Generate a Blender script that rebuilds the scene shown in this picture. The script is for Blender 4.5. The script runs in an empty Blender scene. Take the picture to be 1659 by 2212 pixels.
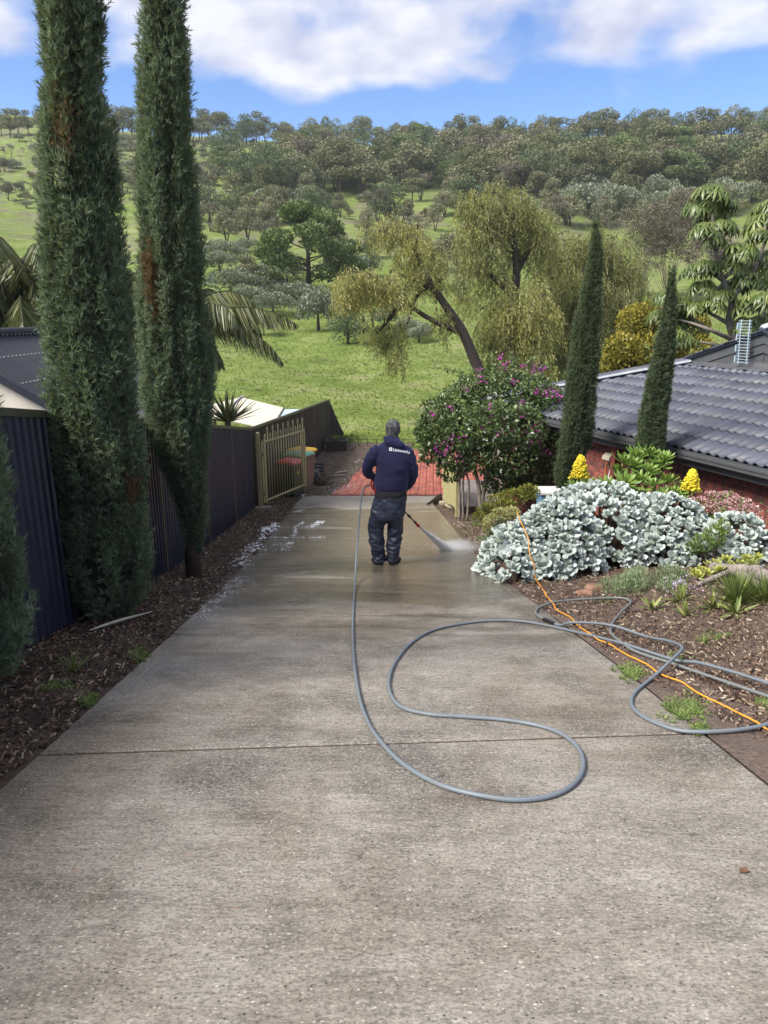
import bpy, bmesh, math, random
import numpy as np
from mathutils import Vector, Matrix, Euler, noise
from mathutils.bvhtree import BVHTree
random.seed(7)
RS = np.random.RandomState(11)
SC = bpy.context.scene
COL = SC.collection
PI = math.pi
rad = math.radians

# ------------------------------------------------------------------ camera
PITCH = rad(16.0); CAM_H = 1.27; FPX = 1533.0; PW, PH = 1659.0, 2212.0   # a phone lens, measured on the photograph
cam_data = bpy.data.cameras.new('camera'); cam = bpy.data.objects.new('camera', cam_data); COL.objects.link(cam)
cam.location = (0, 0, CAM_H); cam.rotation_euler = (PI/2 - PITCH, 0, 0)
cam_data.sensor_fit = 'VERTICAL'; cam_data.sensor_height = 24.0; cam_data.lens = 24.0*FPX/PH
cam_data.clip_end = 6000; cam_data.clip_start = 0.05
SC.camera = cam

# ------------------------------------------------------------------ light
SUN_EL, SUN_AZ = rad(47), rad(-118)        # azimuth from +Y, clockwise: sun stands to the left and a little behind
sd = Vector((math.sin(SUN_AZ)*math.cos(SUN_EL), math.cos(SUN_AZ)*math.cos(SUN_EL), math.sin(SUN_EL)))
sun_l = bpy.data.lights.new('sun', 'SUN'); sun_l.energy = 2.5; sun_l.angle = rad(24.0); sun_l.color = (1.0, 0.95, 0.87)
sun = bpy.data.objects.new('sun', sun_l); COL.objects.link(sun); sun.location = (-20, -10, 30)
sun.rotation_euler = sd.to_track_quat('Z', 'Y').to_euler()

W = bpy.data.worlds.new('World'); SC.world = W; W.use_nodes = True
def build_world():
    nt = W.node_tree; N = nt.nodes; L = nt.links; N.clear()
    def nd(t, **k):
        n = N.new(t)
        for a, b in k.items(): setattr(n, a, b)
        return n
    def mth(op, a, b=None, clamp=False):
        n = nd('ShaderNodeMath', operation=op, use_clamp=clamp)
        for i, v in enumerate((a, b)):
            if v is None: continue
            if isinstance(v, (int, float)): n.inputs[i].default_value = v
            else: L.new(v, n.inputs[i])
        return n.outputs[0]
    out = nd('ShaderNodeOutputWorld'); bg = nd('ShaderNodeBackground'); bg.inputs['Strength'].default_value = 0.15
    sky = nd('ShaderNodeTexSky', sky_type='NISHITA', sun_disc=False)
    sky.sun_elevation = SUN_EL; sky.sun_rotation = SUN_AZ; sky.altitude = 200; sky.air_density = 1.0; sky.dust_density = 0.0; sky.ozone_density = 3.0
    hs = nd('ShaderNodeHueSaturation'); hs.inputs['Saturation'].default_value = 1.20; hs.inputs['Value'].default_value = 0.43
    hs.inputs['Hue'].default_value = 0.512
    L.new(sky.outputs[0], hs.inputs['Color'])
    tc = nd('ShaderNodeTexCoord'); sep = nd('ShaderNodeSeparateXYZ'); L.new(tc.outputs['Generated'], sep.inputs[0])
    x, y, z = sep.outputs
    zc = mth('MAXIMUM', z, 0.03)
    zz = mth('ADD', zc, 0.30)
    cx = mth('DIVIDE', x, zz); cy = mth('DIVIDE', y, zz)
    cb = nd('ShaderNodeCombineXYZ'); L.new(cx, cb.inputs[0]); L.new(cy, cb.inputs[1])
    def nz(scale, detail, off, rough=0.55, dist=0.0):
        mp = nd('ShaderNodeMapping'); mp.inputs['Location'].default_value = off; L.new(cb.outputs[0], mp.inputs['Vector'])
        n = nd('ShaderNodeTexNoise'); n.inputs['Scale'].default_value = scale; n.inputs['Detail'].default_value = detail
        n.inputs['Roughness'].default_value = rough; n.inputs['Distortion'].default_value = dist
        L.new(mp.outputs[0], n.inputs['Vector']); return n.outputs[0]
    big = nz(2.3, 2.0, CLOUD_A); fine = nz(6.0, 6.0, CLOUD_B, 0.5, 0.1)
    m = mth('ADD', mth('MULTIPLY', big, 0.75), mth('MULTIPLY', fine, 0.42))
    # a cloud deck overhead that ends above a clear strip along the horizon
    edge = nd('ShaderNodeMapRange', interpolation_type='SMOOTHSTEP'); L.new(z, edge.inputs[0])
    edge.inputs[1].default_value = 0.225; edge.inputs[2].default_value = 0.29; edge.inputs[3].default_value = -0.14; edge.inputs[4].default_value = 0.165
    m = mth('ADD', m, edge.outputs[0])
    mr = nd('ShaderNodeMapRange', interpolation_type='SMOOTHSTEP'); L.new(m, mr.inputs[0])
    mr.inputs[1].default_value = 0.56; mr.inputs[2].default_value = 0.76
    cl = nz(6.5, 5.0, CLOUD_C, 0.5)
    cr = nd('ShaderNodeValToRGB'); L.new(cl, cr.inputs[0])
    cr.color_ramp.elements[0].position = 0.36; cr.color_ramp.elements[0].color = (1.4, 1.45, 1.85, 1)
    cr.color_ramp.elements[1].position = 0.60; cr.color_ramp.elements[1].color = (2.12, 2.12, 2.25, 1)
    mx = nd('ShaderNodeMix', data_type='RGBA'); L.new(mth('MULTIPLY', mr.outputs[0], 0.93), mx.inputs[0]); L.new(hs.outputs[0], mx.inputs[6]); L.new(cr.outputs[0], mx.inputs[7])
    L.new(mx.outputs[2], bg.inputs['Color']); L.new(bg.outputs[0], out.inputs[0])
CLOUD_A, CLOUD_B, CLOUD_C = (11.72, 15.64, 0.0), (5.44, 17.69, 0.0), (7.3, 1.0, 0.0)
build_world()
SC.view_settings.view_transform = 'Standard'; SC.view_settings.look = 'None'
SC.view_settings.exposure = 1.65; SC.view_settings.gamma = 1.0; SC.view_settings.use_curve_mapping = False
SC.render.engine = 'CYCLES'
SC.cycles.use_denoising = True
SC.cycles.max_bounces = 6; SC.cycles.diffuse_bounces = 4; SC.cycles.glossy_bounces = 2; SC.cycles.transmission_bounces = 4
SC.cycles.transparent_max_bounces = 6; SC.cycles.volume_bounces = 4
SC.cycles.caustics_reflective = False; SC.cycles.caustics_refractive = False

# ------------------------------------------------------------------ geometry of the place
def ray(px, py):
    a = (px - PW/2)/FPX; b = (PH/2 - py)/FPX
    return a, math.cos(PITCH) + b*math.sin(PITCH), -math.sin(PITCH) + b*math.cos(PITCH)
def at(px, py, Y):
    a, fy, fz = ray(px, py); t = Y/fy
    return Vector((a*t, Y, CAM_H + fz*t))
_ky = np.array([-60, -20, 0, 9, 16, 19, 26, 30, 42, 62, 85, 115, 160, 215, 270, 300, 380, 900], float)
_kz = np.array([8, 4.1, 0, -1.971, -3.12, -3.5, -3.78, -3.55, -2.2, 0, 4.6, 12.5, 25.8, 42.5, 56, 58, 50, 10], float)
_ty = np.arange(-60, 900, 0.25); _tz = np.interp(_ty, _ky, _kz)
def _smooth():
    out = _tz.copy()
    w = np.clip((_ty - 8)*0.12, 1.2, 16)
    cs = np.concatenate([[0], np.cumsum(_tz)])
    n = len(_tz)
    for i in range(n):
        k = int(w[i]/0.25)
        a, b = max(0, i-k), min(n, i+k+1)
        k = min(i-a, b-1-i); a, b = i-k, i+k+1
        out[i] = (cs[b]-cs[a])/(b-a)
    return out
_tz = _smooth()
def sstep(a, b, x):
    t = np.clip((np.asarray(x, float)-a)/(b-a), 0, 1); return t*t*(3-2*t)
def base_z(Y): return np.interp(Y, _ty, _tz)
def ground(X, Y):
    X = np.asarray(X, float); Y = np.asarray(Y, float)
    z = base_z(Y)
    far = sstep(60, 240, Y)
    z = z + far*np.where(X < 0, 7.5*np.clip(-X/130, 0, 1.6)**1.5, 5.0*np.clip(X/130, 0, 1.6)**1.3)
    z = z + sstep(45, 120, Y)*(1.2*np.sin(X*0.043+Y*0.021+1.0)+0.8*np.sin(X*0.091-Y*0.05)+0.5*np.sin(X*0.21+Y*0.13))
    z = z + sstep(28, 40, Y)*(0.10*np.sin(X*0.55+Y*0.3)+0.08*np.sin(X*1.1-Y*0.8))
    near = 1 - sstep(12.5, 14.5, Y)
    z = z + near*0.16*sstep(1.9, 3.8, X) + near*0.05*np.sin(X*2.1+Y*1.3)*sstep(1.9, 2.8, X)
    z = z - 0.25*sstep(-2.9, -4.5, X)*(1-sstep(26, 30, Y))
    return z
def gz(X, Y): return float(ground(X, Y))
_sY = np.concatenate([np.arange(1.0, 30, 0.02), np.arange(30, 380, 0.15)])
def hit(px, py):
    a, fy, fz = ray(px, py); t = _sY/fy
    d = CAM_H + fz*t - ground(a*t, _sY)
    i = np.argmax(d < 0)
    if d[i] >= 0: i = len(_sY)-1
    if i > 0:
        f = d[i-1]/(d[i-1]-d[i]+1e-9); Y = _sY[i-1] + f*(_sY[i]-_sY[i-1])
    else: Y = _sY[0]
    X = a*Y/fy
    return Vector((X, Y, gz(X, Y)))
def depth(p): return p[1]*math.cos(PITCH) - (p[2]-CAM_H)*math.sin(PITCH)
def drive_l(Y): return np.interp(Y, [-8, 2.3, 5.46, 7.9, 16, 17.4], [-1.05, -1.46, -1.585, -1.72, -2.05, -2.02])
def drive_r(Y): return np.interp(Y, [-8, 2.34, 3.74, 7.0, 9.65, 16, 16.6, 17.4], [1.8, 1.48, 1.45, 1.31, 1.27, 1.14, 1.2, 1.5])
def fence_x(Y): return np.interp(Y, [-8, 0, 4.4, 15, 28], [-2.0, -2.2, -2.42, -2.84, -2.14])

# ------------------------------------------------------------------ object helpers
WL = {}
def link(o, parent=None, world=None):
    COL.objects.link(o)
    if parent is not None:
        o.parent = parent
        p = WL.get(parent.name, Vector((0, 0, 0)))
        o.location = -p
    WL[o.name] = Vector((0, 0, 0)); return o
def tag(o, label=None, cat=None, group=None, kind=None):
    if label: o['label'] = label
    if cat: o['category'] = cat
    if group: o['group'] = group
    if kind: o['kind'] = kind
    return o
def thing(name, label, cat, loc=(0, 0, 0), group=None):
    o = bpy.data.objects.new(name, None); COL.objects.link(o); o.location = loc; o.empty_display_size = 0.2
    WL[o.name] = Vector(loc); return tag(o, label, cat, group)
def mesh_np(name, V, F, tint=None, smooth=False):
    """V (n,3); F list of (k,3)/(k,4) int arrays"""
    V = np.ascontiguousarray(V, dtype=np.float32)
    if isinstance(F, np.ndarray): F = [F]
    F = [np.ascontiguousarray(f, dtype=np.int32) for f in F if len(f)]
    me = bpy.data.meshes.new(name)
    me.vertices.add(len(V)); me.vertices.foreach_set('co', V.ravel())
    nl = sum(f.size for f in F); npoly = sum(len(f) for f in F)
    me.loops.add(nl); me.loops.foreach_set('vertex_index', np.concatenate([f.ravel() for f in F]))
    me.polygons.add(npoly)
    tot = np.concatenate([np.full(len(f), f.shape[1], np.int32) for f in F])
    start = np.concatenate([[0], np.cumsum(tot)[:-1]]).astype(np.int32)
    me.polygons.foreach_set('loop_start', start)
    try: me.polygons.foreach_set('loop_total', tot)
    except Exception: pass
    if smooth: me.polygons.foreach_set('use_smooth', np.ones(npoly, bool))
    if tint is not None:
        at_ = me.attributes.new('tint', 'FLOAT', 'POINT'); at_.data.foreach_set('value', np.ascontiguousarray(tint, dtype=np.float32))
    me.update(calc_edges=True); return me
def put(name, me, mat, parent=None):
    if mat is not None and not me.materials: me.materials.append(mat)
    o = bpy.data.objects.new(name, me); return link(o, parent)
def obj_np(name, V, F, mat, parent=None, tint=None, smooth=False):
    return put(name, mesh_np(name, V, F, tint, smooth), mat, parent)
def piece(name, me, M, parent=None):
    """a shared mesh at world matrix M, child of parent"""
    o = bpy.data.objects.new(name, me); COL.objects.link(o)
    if parent is not None:
        o.parent = parent; M = Matrix.Translation(-WL.get(parent.name, Vector())) @ M
    o.matrix_local = M; WL[o.name] = Vector((0, 0, 0)); return o
def scatter(TV, TF, Ms, Ts, tint=None):
    """merge copies of a template: Ms (n,3,3), Ts (n,3)"""
    TV = np.asarray(TV, float); n = len(Ts); k = len(TV)
    V = np.einsum('nij,kj->nki', Ms, TV) + np.asarray(Ts)[:, None, :]
    F = [(f[None, :, :] + (np.arange(n)*k)[:, None, None]).reshape(-1, f.shape[1]) for f in (TF if isinstance(TF, list) else [TF])]
    t = None if tint is None else np.repeat(np.asarray(tint, float), k)
    return V.reshape(-1, 3), F, t
def merge(parts):
    Vs, F3, F4, Ts = [], [], [], []; b = 0
    for V, F, t in parts:
        Vs.append(V)
        for f in (F if isinstance(F, list) else [F]):
            (F3 if f.shape[1] == 3 else F4).append(f + b)
        Ts.append(np.zeros(len(V)) if t is None else t); b += len(V)
    out = []
    if F3: out.append(np.concatenate(F3))
    if F4: out.append(np.concatenate(F4))
    return np.concatenate(Vs), out, np.concatenate(Ts)
def frames(D, roll):
    """rotation matrices whose local z follows D, rolled about it"""
    D = D/np.linalg.norm(D, axis=1, keepdims=True)
    up = np.where(np.abs(D[:, 2:3]) > 0.95, np.array([[1., 0, 0]]), np.array([[0., 0, 1.]]))
    X = np.cross(up, D); X /= np.linalg.norm(X, axis=1, keepdims=True); Y = np.cross(D, X)
    c, s = np.cos(roll)[:, None], np.sin(roll)[:, None]
    X2 = X*c + Y*s; Y2 = -X*s + Y*c
    return np.stack([X2, Y2, D], axis=2)
def rand_dirs(n, rs=RS):
    d = rs.normal(size=(n, 3)); return d/np.linalg.norm(d, axis=1, keepdims=True)

class MB:
    def __init__(s): s.v = []; s.f = []
    def add(s, V, F):
        b = len(s.v); s.v += [tuple(p) for p in V]; s.f += [tuple(i+b for i in f) for f in F]; return s
    def box(s, c, size, M=None):
        h = [q/2 for q in size]; P = [Vector((x*h[0], y*h[1], z*h[2])) for z in (-1, 1) for y in (-1, 1) for x in (-1, 1)]
        if M is not None: P = [M @ p for p in P]
        c = Vector(c)
        return s.add([p + c for p in P], [(0, 2, 3, 1), (4, 5, 7, 6), (0, 1, 5, 4), (2, 6, 7, 3), (0, 4, 6, 2), (1, 3, 7, 5)])
    def prism(s, bottom, top):
        n = len(bottom); V = list(bottom) + list(top)
        return s.add(V, [tuple(range(n-1, -1, -1)), tuple(range(n, 2*n))] + [(i, (i+1) % n, n+(i+1) % n, n+i) for i in range(n)])
    def loft(s, rings, cap=True, closed=True):
        n = len(rings[0]); V = [p for r in rings for p in r]; F = []
        for k in range(len(rings)-1):
            for i in range(n if closed else n-1):
                j = (i+1) % n; F.append((k*n+i, k*n+j, (k+1)*n+j, (k+1)*n+i))
        if cap and closed: F.append(tuple(range(n-1, -1, -1))); F.append(tuple(range((len(rings)-1)*n, len(rings)*n)))
        return s.add(V, F)
    def tube(s, pts, radii, n=8, cap=True):
        pts = [Vector(p) for p in pts]
        if isinstance(radii, (int, float)): radii = [radii]*len(pts)
        rings = []; prev = None
        for i, p in enumerate(pts):
            t = (pts[min(i+1, len(pts)-1)] - pts[max(i-1, 0)]).normalized()
            if prev is None:
                u = t.cross(Vector((0, 0, 1)) if abs(t.z) < 0.9 else Vector((1, 0, 0))).normalized()
            else:
                u = (prev - t*prev.dot(t))
                u = u.normalized() if u.length > 1e-6 else t.orthogonal().normalized()
            prev = u; w = t.cross(u)
            rings.append([p + (u*math.cos(a)+w*math.sin(a))*radii[i] for a in [2*PI*k/n for k in range(n)]])
        return s.loft(rings, cap)
    def lathe(s, prof, c=(0, 0, 0), n=16, M=None):
        c = Vector(c); rings = []
        for r, z in prof:
            P = [Vector((r*math.cos(a), r*math.sin(a), z)) for a in [2*PI*k/n for k in range(n)]]
            if M is not None: P = [M @ p for p in P]
            rings.append([p + c for p in P])
        return s.loft(rings, True)
    def ell(s, c, r, M=None, n=12, m=8):
        c = Vector(c); V = []; F = []
        for j in range(1, m):
            th = PI*j/m
            for i in range(n):
                ph = 2*PI*i/n; p = Vector((r[0]*math.sin(th)*math.cos(ph), r[1]*math.sin(th)*math.sin(ph), r[2]*math.cos(th)))
                V.append((M @ p if M is not None else p) + c)
        tp = Vector((0, 0, r[2])); bt = Vector((0, 0, -r[2]))
        V.append((M @ tp if M is not None else tp) + c); V.append((M @ bt if M is not None else bt) + c)
        for j in range(m-2):
            for i in range(n): F.append((j*n+i, (j+1)*n+i, (j+1)*n+(i+1) % n, j*n+(i+1) % n))
        T = (m-1)*n
        for i in range(n): F.append((T, i, (i+1) % n)); F.append((T+1, (m-2)*n+(i+1) % n, (m-2)*n+i))
        return s.add(V, F)
    def mesh(s, name, smooth=False):
        me = bpy.data.meshes.new(name); me.from_pydata(s.v, [], s.f)
        if smooth: me.polygons.foreach_set('use_smooth', np.ones(len(me.polygons), bool))
        me.update(); return me
    def arrays(s):
        f3 = [f for f in s.f if len(f) == 3]; f4 = [f for f in s.f if len(f) == 4]
        out = []
        if f3: out.append(np.array(f3))
        if f4: out.append(np.array(f4))
        for f in s.f:
            if len(f) > 4: out.append(np.array([[f[0], f[i], f[i+1]] for i in range(1, len(f)-1)]))
        return np.array(s.v, float), out
    def build(s, name, mat, parent=None, smooth=False, bevel=0):
        o = put(name, s.mesh(name, smooth), mat, parent)
        if bevel:
            m = o.modifiers.new('bevel', 'BEVEL'); m.width = bevel; m.segments = 2; m.limit_method = 'ANGLE'
        return o
def spline(pts, n=8):
    """Catmull-Rom through points"""
    P = [Vector(p) for p in pts]; P = [P[0]*2-P[1]] + P + [P[-1]*2-P[-2]]; out = []
    for i in range(1, len(P)-2):
        p0, p1, p2, p3 = P[i-1:i+3]
        for k in range(n):
            t = k/n
            out.append(0.5*((2*p1)+(p2-p0)*t+(2*p0-5*p1+4*p2-p3)*t*t+(3*p1-p0-3*p2+p3)*t**3))
    out.append(P[-2]); return out

# ------------------------------------------------------------------ material helpers
class NT:
    def __init__(s, name):
        s.m = bpy.data.materials.new(name); s.m.use_nodes = True; s.t = s.m.node_tree; s.N = s.t.nodes; s.L = s.t.links
        s.b = s.N['Principled BSDF']; s.out = s.N['Material Output']
    def n(s, t, ins=None, **k):
        n = s.N.new(t)
        for a, b in k.items(): setattr(n, a, b)
        for i, v in (ins or {}).items():
            if hasattr(v, 'is_linked') or isinstance(v, bpy.types.NodeSocket): s.L.new(v, n.inputs[i])
            else: n.inputs[i].default_value = v
        return n
    def pos(s): return s.n('ShaderNodeNewGeometry').outputs['Position']
    def noise(s, scale, detail=4, rough=0.55, vec=None, stretch=None, dist=0):
        vec = vec or s.pos()
        if stretch is not None: vec = s.n('ShaderNodeVectorMath', {0: vec, 1: stretch}, operation='MULTIPLY').outputs[0]
        return s.n('ShaderNodeTexNoise', {'Vector': vec, 'Scale': scale, 'Detail': detail, 'Roughness': rough, 'Distortion': dist}).outputs[0]
    def ramp(s, fac, stops, interp='LINEAR'):
        r = s.n('ShaderNodeValToRGB', {0: fac}); cr = r.color_ramp; cr.interpolation = interp
        while len(cr.elements) < len(stops): cr.elements.new(0.5)
        for e, (p, c) in zip(cr.elements, stops):
            e.position = p; e.color = (c, c, c, 1) if isinstance(c, (int, float)) else (*c, 1)
        return r.outputs[0]
    def mix(s, f, a, b, mode='MIX'):
        n = s.n('ShaderNodeMix', data_type='RGBA', blend_type=mode)
        for i, v in ((0, f), (6, a), (7, b)):
            if isinstance(v, bpy.types.NodeSocket): s.L.new(v, n.inputs[i])
            else: n.inputs[i].default_value = v if i == 0 else ((*v, 1) if len(v) == 3 else v)
        return n.outputs[2]
    def math(s, op, a, b=0.0, clamp=False): return s.n('ShaderNodeMath', {0: a, 1: b}, operation=op, use_clamp=clamp).outputs[0]
    def rng(s, v, a, b, c=0.0, d=1.0, smooth=True):
        n = s.n('ShaderNodeMapRange', {0: v, 1: a, 2: b, 3: c, 4: d})
        if smooth: n.interpolation_type = 'SMOOTHSTEP'
        return n.outputs[0]
    def bump(s, h, strength=0.3, dist=0.01, normal=None):
        n = s.n('ShaderNodeBump', {'Height': h, 'Strength': strength, 'Distance': dist})
        if normal is not None: s.L.new(normal, n.inputs['Normal'])
        s.L.new(n.outputs[0], s.b.inputs['Normal']); return n.outputs[0]
    def set(s, **k):
        for a, v in k.items():
            i = s.b.inputs[a.replace('_', ' ')]
            if isinstance(v, bpy.types.NodeSocket): s.L.new(v, i)
            else: i.default_value = (*v, 1) if isinstance(v, tuple) and len(v) == 3 else v
        return s
MAT = {}
def plain(name, col, rough=0.6, var=0.25, vs=6.0, bump=0.0, bs=60.0, metal=0.0, spec=0.5, obrand=0.0, coords='pos'):
    """one-colour surface with uneven tone, per-object variation and fine relief"""
    t = NT(name)
    vec = t.pos() if coords == 'pos' else t.n('ShaderNodeTexCoord').outputs['Object']
    n = t.noise(vs, 5, 0.6, vec)
    lo = tuple(c*(1-var) for c in col); hi = tuple(min(1, c*(1+var)) for c in col)
    c = t.ramp(n, [(0.3, lo), (0.7, hi)])
    if obrand:
        r = t.n('ShaderNodeObjectInfo').outputs['Random']
        v = t.rng(r, 0, 1, 1-obrand, 1+obrand, False)
        c = t.n('ShaderNodeHueSaturation', {'Color': c, 'Value': v}).outputs[0]
    t.set(Base_Color=c, Metallic=metal, Specular_IOR_Level=spec)
    t.set(Roughness=t.rng(t.noise(vs*2.3, 3, 0.5, vec), 0.3, 0.7, max(0.02, rough-0.1), min(1, rough+0.1)))
    if bump: t.bump(t.noise(bs, 4, 0.6, vec), bump, 0.004)
    MAT[name] = t.m; return t.m
def leafmat(name, stops, rough=0.55, trans=0.25, spec=0.35, obrand=0.0, ts=1.0):
    """foliage: colour runs along the leaf's own tint value, some light passes through"""
    t = NT(name)
    a = t.n('ShaderNodeAttribute', attribute_name='tint').outputs['Fac']
    f = a
    if obrand:
        r = t.n('ShaderNodeObjectInfo').outputs['Random']
        f = t.math('ADD', a, t.math('MULTIPLY', t.math('SUBTRACT', r, 0.5), obrand))
    c = t.ramp(f, stops)
    t.set(Base_Color=c, Roughness=rough, Specular_IOR_Level=spec)
    if trans:
        tr = t.n('ShaderNodeBsdfTranslucent', {'Color': t.mix(0.5, c, (0.25, 0.30, 0.05), 'MIX')})
        mx = t.n('ShaderNodeMixShader', {0: trans, 1: t.b.outputs[0], 2: tr.outputs[0]})
        t.L.new(mx.outputs[0], t.out.inputs['Surface'])
    MAT[name] = t.m; return t.m

# ================================================================== SETTING
def mat_grass():
    t = NT('hill_grass')
    p = t.pos()
    big = t.noise(0.05, 4, 0.6, p); mid = t.noise(0.45, 5, 0.65, p, dist=0.4); fine = t.noise(5.0, 4, 0.7, p)
    c = t.ramp(mid, [(0.28, (0.085, 0.120, 0.024)), (0.45, (0.125, 0.170, 0.036)), (0.6, (0.165, 0.210, 0.056)), (0.78, (0.225, 0.24, 0.11))])
    dry = t.ramp(fine, [(0.35, (0.13, 0.145, 0.05)), (0.65, (0.27, 0.26, 0.13))])
    m = t.rng(t.math('ADD', t.math('MULTIPLY', big, 0.55), t.math('MULTIPLY', mid, 0.5)), 0.52, 0.68)
    c = t.mix(t.math('MULTIPLY', m, 0.75), c, dry)
    c = t.mix(0.5, c, t.ramp(fine, [(0.3, 0.55), (0.7, 1.35)]), 'MULTIPLY')
    scr = t.math('MULTIPLY', t.rng(t.noise(.16, 6, .7, p, (1, .6, 1), .5), .46, .60), t.rng(t.n('ShaderNodeSeparateXYZ', {0: p}).outputs[1], 60, 120))
    c = t.mix(t.math('MULTIPLY', scr, .78), c, t.ramp(t.noise(1.3, 4, .7, p), [(.35, (.085, .075, .05)), (.65, (.19, .17, .12))]))
    Yc = t.n('ShaderNodeSeparateXYZ', {0: p}).outputs[1]
    c = t.mix(t.rng(t.math('ADD', Yc, t.math('MULTIPLY', mid, 1.2)), 27.0, 26.4), c, t.ramp(fine, [(.3, (.07, .05, .035)), (.7, (.15, .11, .08))]))
    t.set(Base_Color=c, Roughness=0.9, Specular_IOR_Level=0.15)
    t.bump(t.math('ADD', fine, t.math('MULTIPLY', mid, 1.5)), 0.8, 0.12)
    return t.m
def mat_dirt(name, a, b, wet=0.0):
    t = NT(name); p = t.pos()
    n1 = t.noise(2.2, 5, 0.65, p); n2 = t.noise(45, 5, 0.7, p); n3 = t.noise(160, 3, 0.6, p)
    c = t.mix(n1, a, b); c = t.mix(0.75, c, t.ramp(n2, [(0.3, 0.35), (0.7, 1.5)]), 'MULTIPLY')
    t.set(Base_Color=c, Roughness=t.rng(n1, 0.35, 0.65, 0.9-wet, 0.95), Specular_IOR_Level=0.3)
    t.bump(t.math('ADD', n2, t.math('MULTIPLY', n3, 0.4)), 0.9, 0.02); return t.m
def mat_concrete():
    t = NT('damp_concrete'); p = t.pos()
    sep = t.n('ShaderNodeSeparateXYZ', {0: p}); X, Y, Z = sep.outputs
    broom = t.noise(34, 4, 0.7, p, (0.5, 1.6, 1.0)); broom2 = t.noise(5, 6, 0.66, p, (0.55, 1.2, 1))
    blot = t.noise(0.75, 5, 0.62, p, dist=0.5); blot2 = t.noise(2.6, 5, 0.65, p, dist=0.3); grit = t.noise(105, 4, 0.75, p, (0.8, 1.1, 1))
    base = t.ramp(broom2, [(0.25, (0.168, 0.148, 0.123)), (0.5, (0.236, 0.213, 0.183)), (0.75, (0.300, 0.276, 0.243))])
    base = t.mix(0.8, base, t.ramp(broom, [(0.30, 0.66), (0.5, 1.0), (0.72, 1.22)]), 'MULTIPLY')
    base = t.mix(0.7, base, t.ramp(grit, [(0.36, 0.34), (0.5, 1.0), (0.64, 1.5)]), 'MULTIPLY')
    # dark lichen and grime
    gm = t.math('MULTIPLY', t.rng(t.math('ADD', t.math('MULTIPLY', blot, 0.62), t.math('MULTIPLY', blot2, 0.42)), 0.47, 0.64), t.rng(t.noise(110, 4, 0.75, p, (0.6, 1.2, 1)), 0.40, 0.58))
    base = t.mix(t.math('MULTIPLY', gm, 0.85), base, (0.045, 0.041, 0.036))
    base = t.mix(t.rng(t.noise(.5, 6, .68, p, (1.3, .7, 1), .8), 0.40, 0.64, 0.0, 0.75), base, t.mix(1.0, base, (0.62, 0.54, 0.42), 'MULTIPLY'))
    # exposed pebbles
    def pebbles(scale, thr, keep, stops):
        v = t.n('ShaderNodeTexVoronoi', {'Vector': t.n('ShaderNodeVectorMath', {0: p, 1: (0.8, 1.1, 1)}, operation='MULTIPLY').outputs[0], 'Scale': scale, 'Randomness': 1.0})
        cs = t.n('ShaderNodeSeparateXYZ', {0: v.outputs['Color']})
        k = t.math('MULTIPLY', t.math('LESS_THAN', v.outputs['Distance'], t.math('ADD', t.math('MULTIPLY', cs.outputs[1], 0.22), thr)), t.math('LESS_THAN', cs.outputs[0], keep))
        return k, t.ramp(cs.outputs[2], stops, 'CONSTANT')
    k1, c1 = pebbles(95, 0.14, 0.6, [(0.0, (0.42, 0.38, 0.32)), (0.4, (0.27, 0.24, 0.20)), (0.62, (0.04, 0.036, 0.032)), (0.88, (0.22, 0.155, 0.11)), (0.96, (0.55, 0.52, 0.47))])
    base = t.mix(t.math('MULTIPLY', k1, 0.8), base, c1)
    k2, c2 = pebbles(52, 0.05, 0.14, [(0.0, (0.42, 0.39, 0.34)), (0.5, (0.33, 0.28, 0.22)), (0.72, (0.07, 0.06, 0.055)), (0.9, (0.26, 0.17, 0.11))])
    base = t.mix(k2, base, c2)
    # wet film: where the water has been running, its own wandering outline
    wn = t.noise(0.9, 5, 0.6, p, (0.55, 1.5, 1), 0.6)
    wy = t.math('MULTIPLY', t.rng(Y, 2.5, 8.0), t.rng(Y, 18.5, 13.0))
    wet = t.rng(t.math('ADD', wn, t.math('MULTIPLY', wy, 0.36)), 0.58, 0.78)
    pale = t.math('MULTIPLY', t.rng(Y, 6.5, 10.5), t.rng(X, -1.6, -0.4))     # the strip already blasted clean
    base = t.mix(t.math('MULTIPLY', pale, 0.5), base, (0.32, 0.295, 0.255))
    base = t.mix(t.math('MULTIPLY', wet, 0.62), base, t.mix(1.0, base, (0.48, 0.43, 0.34), 'MULTIPLY'))
    t.set(Base_Color=base, Specular_IOR_Level=0.5)
    t.set(Roughness=t.math('SUBTRACT', t.rng(broom, 0.3, 0.7, 0.62, 0.85), t.math('MULTIPLY', wet, 0.58), True))
    h = t.math('ADD', t.math('MULTIPLY', broom, 0.9), t.math('ADD', t.math('MULTIPLY', grit, 0.45), t.math('MULTIPLY', k1, 0.35)))
    t.bump(h, 0.75, 0.006)
    return t.m
MAT['grass'] = mat_grass()
MAT['mulch'] = mat_dirt('mulch_soil', (0.055, 0.037, 0.027), (0.125, 0.086, 0.063), 0.3)
MAT['dirt'] = mat_dirt('bare_dirt', (0.085, 0.062, 0.045), (0.15, 0.115, 0.085), 0.1)
MAT['mud'] = mat_dirt('wet_mud', (0.10, 0.072, 0.058), (0.20, 0.148, 0.118), 0.6)
MAT['concrete'] = mat_concrete()
MAT['bed'] = mat_dirt('dry_bed_soil', (0.085, 0.058, 0.043), (0.17, 0.122, 0.093), 0.2)

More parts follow.
